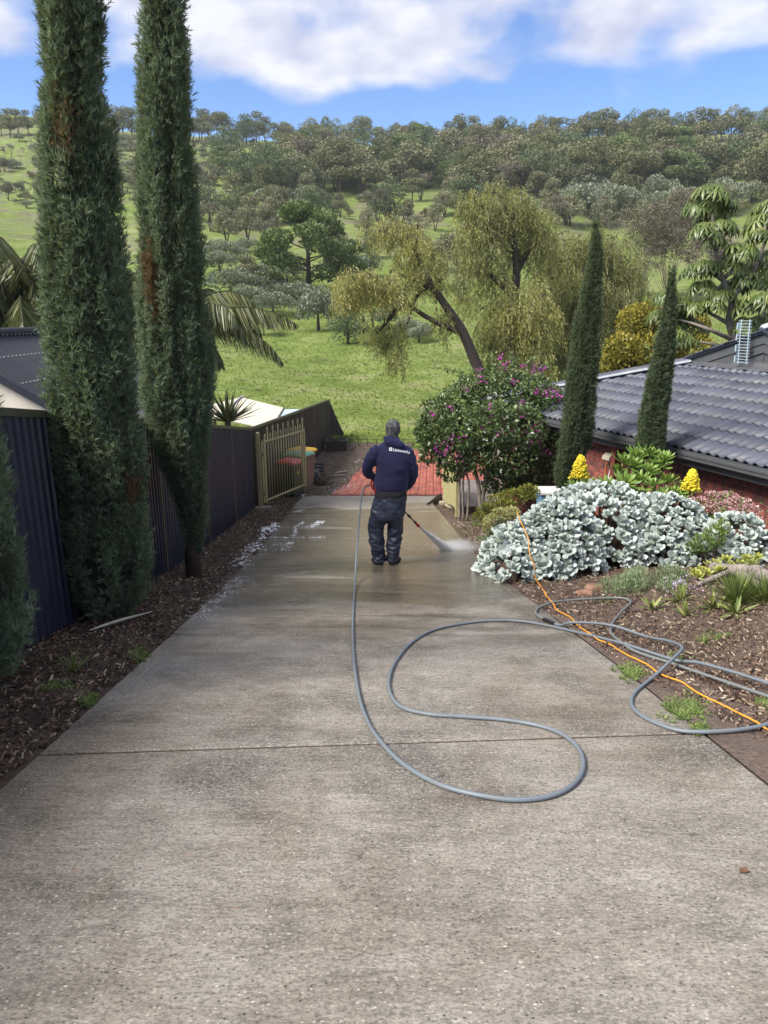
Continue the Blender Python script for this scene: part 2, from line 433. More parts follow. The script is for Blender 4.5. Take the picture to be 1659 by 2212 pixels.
def build_ground():
    Ys = np.concatenate([np.arange(-10, 30, 0.5), np.arange(30, 70, 0.8), np.arange(70, 320, 2.5), np.arange(320, 900, 20)])
    U = np.linspace(-1, 1, 141); U = np.sign(U)*(0.45*np.abs(U)+0.55*np.abs(U)**2)
    hw = 26 + np.clip(Ys, 0, None)*1.15
    X = U[None, :]*hw[:, None]; Y = np.repeat(Ys[:, None], len(U), 1)
    drop = 0.07*(1 - sstep(25.5, 28, Y))
    Z = ground(X, Y) - drop
    nr, nc = X.shape; V = np.stack([X, Y, Z], 2).reshape(-1, 3)
    i = np.arange(nr*nc).reshape(nr, nc)
    F = np.stack([i[:-1, :-1], i[:-1, 1:], i[1:, 1:], i[1:, :-1]], 2).reshape(-1, 4)
    g = obj_np('ground', V, F, MAT['grass'], smooth=True)
    tag(g, 'green grassy ground rising to the wooded hill behind the houses', None, kind='structure'); return g
build_ground()

def sheet(name, xl, xr, y0, y1, mat, label, dz=0.0, nx=30, step=0.12, rough=0.0, seed=0):
    Ys = np.arange(y0, y1+1e-6, step); u = np.linspace(0, 1, nx)
    XL, XR = xl(Ys), xr(Ys); X = XL[:, None] + (XR-XL)[:, None]*u[None, :]; Y = np.repeat(Ys[:, None], nx, 1)
    Z = ground(X, Y) + dz
    if rough:
        nz = np.array([[noise.noise(Vector((x*3.1, y*3.1, seed))) + 0.5*noise.noise(Vector((x*9, y*9, seed))) for x, y in zip(rx, ry)] for rx, ry in zip(X, Y)])
        e = np.minimum(1, np.minimum(u, 1-u)*10)[None, :]
        Z = Z + rough*(nz+0.3)*e
    V = np.stack([X, Y, Z], 2).reshape(-1, 3); i = np.arange(X.size).reshape(X.shape)
    F = np.stack([i[:-1, :-1], i[:-1, 1:], i[1:, 1:], i[1:, :-1]], 2).reshape(-1, 4)
    o = obj_np(name, V, F, mat, smooth=True); tag(o, label, None, kind='structure'); return o

# ---- driveway: concrete slabs poured bay by bay, with open joints and a trowelled edge strip
def build_driveway():
    d = thing('driveway', 'grey damp concrete driveway sloping down to the red brick paving', None); d['kind'] = 'structure'
    joints = [-6.0, -2.9, -0.15, (2.62, 2.86), (5.28, 5.56), (7.95, 8.5), (10.8, 11.3), (13.6, 14.0), (17.35, 17.2)]
    js = [j if isinstance(j, tuple) else (j, j) for j in joints]
    for k in range(len(js)-1):
        (a0, b0), (a1, b1) = js[k], js[k+1]; g = 0.008
        nv = max(6, int((a1-a0)/0.12)); us = np.array([0, .004, .030, .034, .036] + list(np.linspace(0.06, 0.94, 18)) + [.964, .966, .970, .996, 1.0])
        nu = len(us); V = []; F = []
        vs = [0, 0.004] + list(np.linspace(0.02, 0.98, nv)) + [0.996, 1.0]
        for v in vs:
            for u in us:
                y = (a0+g)*(1-v) + (a1-g)*v; y2 = (b0+g)*(1-v)+(b1-g)*v; Y = y*(1-u)+y2*u
                X = drive_l(Y)*(1-u)+drive_r(Y)*u
                z = base_z(Y) + 0.02
                if v in (0, 1.0) or u in (0, 1.0): z -= 0.006
                if .030 <= u <= .036 and u == .034 or u == .966: z -= 0.004
                V.append((X, Y, z))
        nr = len(vs)
        for r in range(nr-1):
            for c in range(nu-1): i = r*nu+c; F.append((i, i+1, i+nu+1, i+nu))
        # skirt
        edge = [c for c in range(nu)] + [r*nu+nu-1 for r in range(1, nr)] + [(nr-1)*nu+c for c in range(nu-2, -1, -1)] + [r*nu for r in range(nr-2, 0, -1)]
        b = len(V)
        for e in edge: x, y, z = V[e]; V.append((x, y, z-0.12))
        n = len(edge)
        for i in range(n): F.append((edge[i], b+i, b+(i+1) % n, edge[(i+1) % n]))
        me = bpy.data.meshes.new('concrete_slab'); me.from_pydata(V, [], F); me.update()
        put('concrete_slab', me, MAT['concrete'], d)
    # dirt packed in the joints
    for (a, b) in js[1:-1]:
        m = MB(); xl, xr = float(drive_l(a)), float(drive_r(b)); n = 14
        P = [Vector((xl+(xr-xl)*i/n, a+(b-a)*i/n, 0)) for i in range(n+1)]
        ring = lambda s, dz: [Vector((p.x, p.y+s*0.0075, float(base_z(p.y))+dz)) for p in P]
        A, B_ = ring(-1, 0.010), ring(1, 0.010)
        m.add(A+B_, [(i, i+1, n+2+i, n+1+i) for i in range(n)])
        m.build('joint_dirt', MAT['mulch'], d)
build_driveway()
LW = lambda Y: fence_x(Y) + 0.0
sheet('mulch_bed', lambda Y: fence_x(Y)-0.25, lambda Y: drive_l(Y)+0.02, -6, 17.2, MAT['mulch'], 'dark bark mulch strip between the metal fence and the driveway', 0.0, 26, 0.11, 0.035, 3)
sheet('garden_bed', lambda Y: drive_r(Y)-0.02, lambda Y: Y*0+8.5, -6, 13.4, MAT['bed'], 'brown mulched garden bed to the right of the driveway', 0.0, 60, 0.12, 0.03, 9)
sheet('dirt_strip', lambda Y: fence_x(Y)-0.2, lambda Y: np.interp(Y, [17.2, 21.9, 25.6, 27], [-1.3, -0.68, 0.8, 1.2]), 17.2, 27, MAT['dirt'], 'bare dirt strip along the far fence beside the brick paving', 0.0, 24, 0.15, 0.05, 5)
# low muddy margin with puddled patches beside the slab
sheet('mud_margin', lambda Y: drive_r(Y)+0.0, lambda Y: drive_r(Y)+0.08+0.42*sstep(5.4, 2.6, Y)+0.07*np.sin(Y*5.0)+.05*np.sin(Y*11), -4, 5.4, MAT['mud'], 'wet brown mud margin along the right edge of the driveway', 0.022, 12, 0.10, 0.012, 21)

# ---- red brick paving, basket weave
def build_paving():
    t = NT('red_clay_paver'); p = t.pos()
    r = t.n('ShaderNodeObjectInfo').outputs['Random']; at_ = t.n('ShaderNodeAttribute', attribute_name='tint').outputs['Fac']
    f = t.math('ADD', t.math('MULTIPLY', r, 0.999), at_)
    c = t.ramp(t.math('FRACT', f), [(0.0, (0.30, 0.075, 0.05)), (0.35, (0.37, 0.105, 0.068)), (0.7, (0.24, 0.062, 0.048)), (1.0, (0.42, 0.145, 0.09))])
    c = t.mix(t.rng(t.noise(1.1, 5, 0.65, p), 0.50, 0.66, 0, 0.62), c, (0.105, 0.05, 0.045))
    c = t.mix(0.6, c, t.ramp(t.noise(30, 5, 0.7, p), [(0.3, 0.6), (0.7, 1.3)]), 'MULTIPLY')
    t.set(Base_Color=c, Roughness=t.rng(t.noise(0.8, 4, 0.6, p), 0.4, 0.6, 0.35, 0.8)); t.bump(t.noise(70, 4, 0.6, p), 0.4, 0.004)
    MAT['paver'] = t.m
    root = sheet('brick_paving', lambda Y: np.interp(Y, [17.2, 21.9, 25.6], [-1.40, -0.74, 0.7]), lambda Y: Y*0+3.6, 17.2, 25.6, MAT['mulch'],
                 'red clay brick paving at the foot of the driveway', 0.012, 20, 0.2)
    me = MB().box((0, 0, 0), (0.190, 0.090, 0.05)).mesh('paver')
    bm = bmesh.new(); bm.from_mesh(me); bmesh.ops.bevel(bm, geom=[e for e in bm.edges if all(v.co.z > 0 for v in e.verts)], offset=0.006, segments=1, affect='EDGES'); bm.to_mesh(me); bm.free()
    me.materials.append(MAT['paver'])
    items = []
    a = rad(-4); ca, sa = math.cos(a), math.sin(a)
    for i in range(-40, 60):
        for j in range(-40, 60):
            cx, cy = i*0.2, j*0.2
            for k in (-1, 1):
                if (i+j) % 2 == 0: ox, oy, ang = cx, cy+k*0.05, 0
                else: ox, oy, ang = cx+k*0.05, cy, PI/2
                X = 0.8 + ox*ca - oy*sa; Y = 21 + ox*sa + oy*ca
                if not (17.42 < Y < 25.55): continue
                xl = np.interp(Y, [17.2, 21.9, 25.6], [-1.38, -0.70, 0.75]); xr = 3.4
                if X < xl or X > xr: continue
                items.append((X, Y, ang + a))
    items.sort(key=lambda q: abs(q[0]-0.4)*1.2 + q[1])
    rest = []
    slope = lambda X, Y: (gz(X, Y+0.1)-gz(X, Y-0.1))/0.2
    for n, (X, Y, ang) in enumerate(items):
        z = gz(X, Y) + 0.016 + random.uniform(-0.004, 0.004)
        M = Matrix.Translation((X, Y, z)) @ Matrix.Rotation(math.atan(slope(X, Y)), 4, 'X') @ Matrix.Rotation(ang+random.uniform(-.015, .015), 4, 'Z') @ Matrix.Rotation(random.uniform(-.012, .012), 4, 'Y')
        if n < 300: piece('paver', me, M, root)
        else: rest.append(M)
    tv = np.array([v.co[:] for v in me.vertices]); tf = [np.array([list(p.vertices) for p in me.polygons if len(p.vertices) == k]) for k in (3, 4)]
    tf = [f for f in tf if len(f)]
    Ms = np.array([np.array(M.to_3x3()) for M in rest]); Ts = np.array([M.translation[:] for M in rest])
    V, F, tt = scatter(tv, tf, Ms, Ts, RS.rand(len(rest)))
    o = obj_np('paver_field', V, F, MAT['paver'], root, tt); o['kind'] = 'stuff'
build_paving()

# ---- bark chips and litter on the beds
def chips():
    t = NT('bark_chip'); a = t.n('ShaderNodeAttribute', attribute_name='tint').outputs['Fac']
    c = t.ramp(a, [(0.0, (0.016, 0.010, 0.007)), (0.35, (0.05, 0.028, 0.018)), (0.6, (0.105, 0.058, 0.037)), (0.82, (0.17, 0.115, 0.078)), (0.95, (0.33, 0.26, 0.185)), (1.0, (0.42, 0.36, 0.28))])
    t.set(Base_Color=c, Roughness=0.75); MAT['chip'] = t.m
    tv = np.array([(-.5, -.5, 0), (.5, -.4, 0), (.45, .5, 0), (-.5, .42, 0), (-.42, -.4, 1), (.4, -.3, 1), (.36, .4, 1), (-.4, .35, 1)], float)
    tf = np.array([(4, 5, 6, 7), (0, 1, 5, 4), (2, 3, 7, 6)])
    def field(name, label, n, xf, y0, y1, cats, seed, power=1.7):
        rs = np.random.RandomState(seed)
        Y = y0 + (y1-y0)*rs.rand(n)**power; xl, xr = xf(Y); X = xl + (xr-xl)*rs.rand(n)
        Z = ground(X, Y) + 0.004 + rs.rand(n)*0.035
        L = (0.010+0.042*rs.rand(n)**2.4)*(1+0.02*Y); Wd = L*(0.10+0.22*rs.rand(n)); H = 0.004+0.006*rs.rand(n)
        ang = rs.rand(n)*2*PI; tl = rs.normal(0, 0.28, n); rl = rs.normal(0, 0.35, n)
        D = np.stack([np.sin(rl), np.sin(tl)-0.2, np.ones(n)], 1); Fm = frames(D, ang)
        Fm = Fm*np.stack([L, Wd, H], 1)[:, None, :]
        tint = np.clip(rs.rand(n)**(1.2 if seed != 2 else .62), 0, 1)
        V, F, tt = scatter(tv, tf, Fm, np.stack([X, Y, Z], 1), tint)
        o = obj_np(name, V, F, MAT['chip'], None, tt); tag(o, label, cats, kind='stuff')
    field('bark_mulch', 'dark bark chips and dry litter covering the strip along the fence', 25000, lambda Y: (fence_x(Y)+0.02, drive_l(Y)-0.01+0.03*np.sin(Y*7)), 0.5, 17.0, 'mulch', 1)
    field('bark_mulch', 'brown bark chips and dry litter spread over the right hand garden bed', 40000, lambda Y: (drive_r(Y)+0.02+0.18*sstep(4.2, 2.4, Y), np.clip(1.9+0.55*Y, 2.5, 5.6)), 1.6, 12.5, 'mulch', 2, 1.3)
    field('dirt_litter', 'dry leaf litter scattered over the dirt by the far fence', 5000, lambda Y: (fence_x(Y)+0.05, np.interp(Y, [17.2, 21.9, 25.6, 27], [-1.35, -0.72, 0.7, 1.1])), 17.2, 26.5, 'litter', 4, 1.0)
chips()

# ---- grass tufts on the near slope of the hill
def blades(n, w=0.06, bend=0.35, rs=RS):
    """a tuft template: n bent blades of height 1"""
    V = []; F = []
    for i in range(n):
        a = rs.rand()*2*PI; d = np.array([math.cos(a), math.sin(a), 0]); s = np.array([-d[1], d[0], 0]); h = 0.55+0.45*rs.rand(); b = bend*(0.4+rs.rand())
        o = d*0.10*rs.rand(); k = len(V)
        for t_, ww in ((0, 1), (0.5, 0.8), (1, 0.08)):
            c = o + d*b*t_*t_ + np.array([0, 0, h*(t_-0.18*b*t_*t_)])
            V += [c - s*w*ww/2, c + s*w*ww/2]
        F += [(k, k+1, k+3, k+2), (k+2, k+3, k+5, k+4)]
    return np.array(V), np.array(F)
leafmat('hill_tuft', [(0.0, (0.105, 0.15, 0.028)), (0.45, (0.175, 0.225, 0.045)), (0.7, (0.23, 0.275, 0.08)), (0.88, (0.33, 0.33, 0.19)), (1.0, (0.42, 0.40, 0.28))], 0.7, 0.25)
def hill_grass():
    n = 46000; rs = np.random.RandomState(5)
    Y = 26.2 + 56*rs.rand(n)**1.5; X = (rs.rand(n)*2-1)*(0.50*Y+2)
    keep = ~((Y < 28.3) & (X < fence_x(28)-0.0) & (X > -2.4)) & (X > -0.42*Y)
    X, Y = X[keep], Y[keep]; n = len(X)
    Z = ground(X, Y) - 0.07*(1-sstep(25.5, 28, Y)) - 0.02
    patch = np.array([noise.noise(Vector((x*0.13, y*0.22, 4.0))) + 0.5*noise.noise(Vector((x*0.5, y*0.7, 1.0))) for x, y in zip(X, Y)])
    H = (0.05 + 0.07*rs.rand(n) + 0.16*np.clip(patch-.12, 0, 1))*(1+0.008*Y)
    tv = []; tf = []
    for i in range(6):
        a = rs.rand()*6.28; d = np.array([math.cos(a), math.sin(a), 0]); q = np.array([-d[1], d[0], 0]); o_ = d*.12*rs.rand(); k = len(tv); h = .6+.4*rs.rand(); tv += [o_-q*.07, o_+q*.07, o_+d*.45*rs.rand()+np.array([0, 0, h])]; tf.append((k, k+1, k+2))
    tv = np.array(tv); tf = np.array(tf)
    ang = rs.rand(n)*2*PI; Fm = frames(np.tile([[0, 0, 1.]], (n, 1)), ang)*np.stack([H*1.5, H*1.5, H], 1)[:, None, :]
    tint = np.clip(0.45 + 0.42*patch + rs.normal(0, 0.12, n), 0, 1)
    V, F, tt = scatter(tv, tf, Fm, np.stack([X, Y, Z], 1), tint)
    o = obj_np('meadow_grass', V, F, MAT['hill_tuft'], None, tt); tag(o, 'tufts of green and bleached grass over the lower hillside', 'grass', kind='stuff')
hill_grass()
def tussocks():
    rs = np.random.RandomState(15); n = 900; Y = 27+45*rs.rand(n)**1.3; X = (rs.rand(n)*2-1)*(.40*Y+2); k = np.array([noise.noise(Vector((x*.12, y*.2, 9.0))) for x, y in zip(X, Y)]) > .02; X, Y = X[k], Y[k]; n = len(X); tv, tf = blades(22, .045, .7, rs)
    H = (.16+.22*rs.rand(n)); V, F, t = scatter(tv, tf, frames(np.tile([[0, 0, 1.]], (n, 1)), rs.rand(n)*6)*np.stack([H*1.4, H*1.4, H], 1)[:, None, :], np.stack([X, Y, ground(X, Y)-.02], 1), np.clip(.86+rs.normal(0, .1, n), 0, 1))
    tag(obj_np('dry_tussocks', V, F, MAT['hill_tuft'], None, t), 'bleached dry grass tussocks sprinkled over the lower hillside', 'grass', kind='stuff')
tussocks()

# ================================================================== TREES
plain('bark_brown', (0.075, 0.052, 0.038), 0.9, 0.45, 14, 0.8, 50)
plain('bark_dark', (0.038, 0.028, 0.023), 0.9, 0.5, 14, 0.8, 50)
plain('bark_grey', (0.17, 0.145, 0.12), 0.9, 0.4, 10, 0.7, 40)
CYP = [(0.0, (0.030, 0.050, 0.032)), (0.4, (0.076, 0.112, 0.070)), (0.7, (0.135, 0.185, 0.116)), (0.90, (0.20, 0.255, 0.165)), (0.93, (0.13, 0.065, 0.042)), (1.0, (0.16, 0.08, 0.05))]
leafmat('cypress_leaf', CYP, 0.6, 0.28)
CYP2 = [(0.0, (0.026, 0.042, 0.024)), (0.4, (0.058, 0.086, 0.047)), (0.7, (0.095, 0.130, 0.070)), (0.90, (0.13, 0.165, 0.092)), (0.93, (0.15, 0.08, 0.04)), (1.0, (0.2, 0.1, 0.05))]
leafmat('pencil_cypress_leaf', CYP2, 0.6, 0.28)
def tuft_template(nb=4, w=0.17, spread=0.5, seed=0):
    rs = np.random.RandomState(seed); V = []; F = []
    for i in range(nb):
        a = 2*PI*i/nb + rs.rand(); sp = 0.0 if i == 0 else spread*(0.6+0.6*rs.rand()); L = 1.0 if i == 0 else 0.65+0.3*rs.rand()
        d = np.array([math.cos(a)*math.sin(sp), math.sin(a)*math.sin(sp), math.cos(sp)]); s = np.array([-math.sin(a), math.cos(a), 0])
        b = np.array([0, 0, 0.0 if i == 0 else 0.12*i]); k = len(V)
        V += [b + d*L*0.12 + s*w*.55, b + d*L, b + d*L*0.12 - s*w*.55]; F.append((k, k+1, k+2))
    return np.array(V), np.array(F)
def cypress(name, label, Y, table, ztop, base_px, mat, plumes, per, size, trunk_r, lean=0.0, clampx=None, browns=(), seed=0, group=None, zfac=1.0):
    """table: outline read off the photo as (image y, left x, right x), turned into metres at distance Y"""
    rs = np.random.RandomState(seed)
    zs, cx, rr = [], [], []
    for (py, xl, xr) in table:
        a, b = at(xl, py, Y), at(xr, py, Y); zs.append((a.z+b.z)/2); cx.append((a.x+b.x)/2); rr.append(abs(b.x-a.x)/2)
    zs, cx, rr = map(np.array, (zs, cx, rr)); rr = np.maximum(rr-0.9*size, 0.35*rr); o = np.argsort(zs); zs, cx, rr = zs[o], cx[o], rr[o]
    if ztop > zs[-1]:
        k = (cx[-1]-cx[0])/(zs[-1]-zs[0]); zt = np.linspace(zs[-1], ztop, 6)[1:]
        f = (zt-zs[-1])/(ztop-zs[-1]); rr = np.concatenate([rr, rr[-1]*(1-f)**0.75 + 0.012]); cx = np.concatenate([cx, cx[-1]+k*(zt-zs[-1])*0.5]); zs = np.concatenate([zs, zt])
    bx, by = base_px; bz = gz(bx, by)
    root = thing(name, label, 'tree', (bx, by, bz), group)
    zlo, zhi = zs[0], zs[-1]
    C = lambda z: np.interp(z, zs, cx); Rr = lambda z: np.interp(z, zs, rr)
    # trunk
    P = []; n = 9
    for i in range(n):
        z = bz-0.05 + (zhi-0.4-bz)*i/(n-1); f = min(1, max(0, (z-bz)/max(0.3, zlo+0.4-bz)))
        P.append(Vector((bx*(1-f)+float(C(max(z, zlo)))*f, by, z)))
    tm = MB().tube(P, [trunk_r*(1.25 if i == 0 else 1-0.85*i/(n-1)) for i in range(n)], 10); tm.build('trunk', MAT['bark_brown'], root, True)
    # plumes: upright spindles of sprays standing on the crown surface
    w = np.interp(np.linspace(0, 1, 400), np.linspace(0, 1, 400), Rr(np.linspace(zlo, zhi, 400))) + 0.03
    cdf = np.cumsum(w); cdf /= cdf[-1]
    pz = np.interp(rs.rand(plumes), cdf, np.linspace(zlo, zhi, 400)); th = rs.rand(plumes)*2*PI
    kf = 1.0 if zhi-zlo > 5.2 else 0.8
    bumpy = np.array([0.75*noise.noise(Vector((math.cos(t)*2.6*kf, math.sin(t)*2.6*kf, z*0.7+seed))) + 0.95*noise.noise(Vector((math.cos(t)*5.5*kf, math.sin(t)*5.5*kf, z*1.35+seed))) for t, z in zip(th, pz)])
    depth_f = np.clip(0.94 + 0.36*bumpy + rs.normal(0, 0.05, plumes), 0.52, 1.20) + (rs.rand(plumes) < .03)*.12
    ptint = np.clip(0.58 + 0.22*bumpy + rs.normal(0, 0.17, plumes), 0.05, 0.88)  # light painted into the tint: protruding plumes paler, recessed ones darker
    for (py, px, radius) in browns:
        q = at(px, py, Y - 0.3)
        dd = np.hypot(C(pz)+Rr(pz)*np.cos(th)-q.x, (pz-q.z)*0.55)*1.25 + (np.sin(th) > 0)*9
        ptint = np.where(dd < radius*(.5+.7*rs.rand(plumes)), 0.95, ptint)
    PZ = np.repeat(pz, per); TH = np.repeat(th, per) + rs.normal(0, 0.060, plumes*per)/np.maximum(0.5, np.repeat(Rr(pz), per)/0.35)
    ph = size*4.2; u = rs.rand(plumes*per); Z = PZ + (u-0.4)*ph
    spin = 0.55 + 0.6*np.sin(PI*np.clip(u, 0, 1))
    Zc = np.clip(Z, zlo-0.05, zhi); Rl = Rr(Zc)*np.repeat(depth_f, per)*(1.0 - 0.10*(1-spin)) + rs.normal(0, 0.020, len(Z))*size/0.1 + 0.03*(u-0.5)
    Rl = np.maximum(Rl, 0.004)
    X = C(Zc) + np.cos(TH)*Rl; Yy = Y + np.sin(TH)*Rl
    if clampx is not None:
        fx = clampx[0](Yy); low = Z < clampx[1](Yy); X = np.where(low, np.maximum(X, fx+0.04+0.03*rs.rand(len(X))), X)
    N = len(Z)
    D = np.stack([np.cos(TH)*0.50, np.sin(TH)*0.50, np.full(N, 0.9)], 1) + rs.normal(0, 0.42, (N, 3))
    S = size*(0.55+0.6*rs.rand(N)); Fm = frames(D, rs.rand(N)*2*PI)*S[:, None, None]
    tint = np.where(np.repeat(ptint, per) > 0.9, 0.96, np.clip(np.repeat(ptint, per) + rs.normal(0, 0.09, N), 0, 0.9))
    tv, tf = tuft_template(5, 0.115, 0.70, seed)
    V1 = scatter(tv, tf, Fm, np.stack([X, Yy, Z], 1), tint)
    # solid inner core, painted dark for the shade between the plumes
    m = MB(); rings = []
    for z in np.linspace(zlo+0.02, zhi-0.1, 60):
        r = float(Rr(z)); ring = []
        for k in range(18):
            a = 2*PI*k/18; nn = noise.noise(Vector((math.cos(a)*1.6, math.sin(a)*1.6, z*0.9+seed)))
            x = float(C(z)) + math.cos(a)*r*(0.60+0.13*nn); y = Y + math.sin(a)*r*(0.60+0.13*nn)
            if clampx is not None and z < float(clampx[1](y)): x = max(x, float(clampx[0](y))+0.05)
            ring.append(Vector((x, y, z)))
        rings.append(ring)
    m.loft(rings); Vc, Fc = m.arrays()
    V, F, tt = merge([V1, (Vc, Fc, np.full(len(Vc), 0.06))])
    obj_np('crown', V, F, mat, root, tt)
    return root
ftop = lambda Y: np.interp(Y, [-8, 4.4, 15], [2.7, 0.68, -1.18])
cypress('cypress_tree', 'tall dark green cypress against the metal fence, the wider and nearer of the pair', 5.32,
        [(0, 80, 230), (200, 92, 230), (400, 94, 254), (600, 96, 276), (800, 105, 300), (900, 110, 306), (1000, 120, 314), (1100, 130, 316), (1200, 132, 318), (1290, 150, 312), (1340, 185, 285)],
        6.6, (-2.18, 5.32), MAT['cypress_leaf'], 2000, 30, 0.066, 0.085, clampx=(fence_x, ftop), browns=[(290, 120, .10), (740, 205, .05), (1010, 300, .09), (905, 280, .06), (1090, 265, .07), (830, 300, .06)], seed=1)
cypress('cypress_tree', 'tall dark green cypress with a bare stem foot and rusty dead patch', 7.4,
        [(0, 303, 405), (150, 297, 415), (300, 295, 421), (500, 298, 440), (700, 304, 455), (870, 310, 460), (960, 330, 460), (1050, 362, 456), (1130, 385, 455), (1180, 398, 448)],
        7.2, (-2.12, 7.4), MAT['cypress_leaf'], 1900, 28, 0.074, 0.075, clampx=(fence_x, ftop), browns=[(600, 322, .12), (640, 330, .13), (690, 345, .13), (1080, 440, .09)], seed=2)
cypress('cypress_tree', 'dense green cypress cut off by the left edge of the picture', 3.4,
        [(700, -280, -40), (1000, -260, -2), (1150, -240, 30), (1330, -190, 58), (1440, -170, 40), (1510, -150, 5)],
        4.2, (-2.15, 3.4), MAT['cypress_leaf'], 800, 26, 0.062, 0.07, clampx=(fence_x, ftop), seed=3)
cypress('cypress_tree', 'slim pencil cypress between the flowering bush and the tiled roof', 10.8,
        [(487, 1286, 1292), (550, 1270, 1303), (663, 1245, 1300), (760, 1230, 1297), (855, 1216, 1286), (951, 1203, 1279), (1035, 1197, 1252), (1070, 1202, 1248)],
        0, (2.86, 10.8), MAT['pencil_cypress_leaf'], 1300, 24, 0.062, 0.06, seed=4)
cypress('cypress_tree', 'shorter pencil cypress standing right in front of the roof gutter', 9.9,
        [(596, 1449, 1454), (640, 1436, 1463), (720, 1421, 1461), (820, 1397, 1452), (900, 1380, 1443), (983, 1365, 1436), (1030, 1370, 1430)],
        0, (3.72, 9.9), MAT['pencil_cypress_leaf'], 1000, 24, 0.06, 0.05, seed=5)

# ---- hillside trees: prototypes, then copies
GUM = [(0.0, (0.045, 0.052, 0.026)), (0.4, (0.098, 0.106, 0.052)), (0.75, (0.155, 0.158, 0.082)), (1.0, (0.225, 0.22, 0.125))]
OAK = [(0.0, (0.064, 0.062, 0.036)), (0.4, (0.125, 0.122, 0.070)), (0.75, (0.180, 0.175, 0.105)), (1.0, (0.24, 0.232, 0.145))]
DRK = [(0.0, (0.032, 0.050, 0.025)), (0.5, (0.070, 0.100, 0.050)), (1.0, (0.14, 0.175, 0.095))]
SLT = [(0.0, (0.070, 0.090, 0.058)), (0.5, (0.140, 0.165, 0.115)), (1.0, (0.24, 0.265, 0.19))]
TWG = [(0.0, (0.055, 0.042, 0.036)), (0.5, (0.11, 0.088, 0.074)), (1.0, (0.21, 0.18, 0.15))]
PIN = [(0.0, (0.048, 0.080, 0.030)), (0.5, (0.105, 0.150, 0.055)), (1.0, (0.18, 0.23, 0.095))]
for nm, st in (('gum', GUM), ('oak', OAK), ('drk', DRK), ('slt', SLT), ('twg', TWG), ('pin', PIN)): leafmat('leaf_'+nm, st, 0.65, 0.15, 0.25, 0.35)
QV = np.array([(-.5, 0, 0), (0, -.16, .5), (0, 0, 1.0), (0, .16, .5), (.5, 0, 0)], float)
def leaf_quads(P, D, size, rs, aspect=0.5):
    n = len(P); tv = np.array([(0, 0, 0), (aspect/2, 0, .45), (0, 0, 1), (-aspect/2, 0, .45)]); tf = np.array([(0, 1, 2, 3)])
    return scatter(tv, tf, frames(D, rs.rand(n)*2*PI)*np.asarray(size)[:, None, None], P)
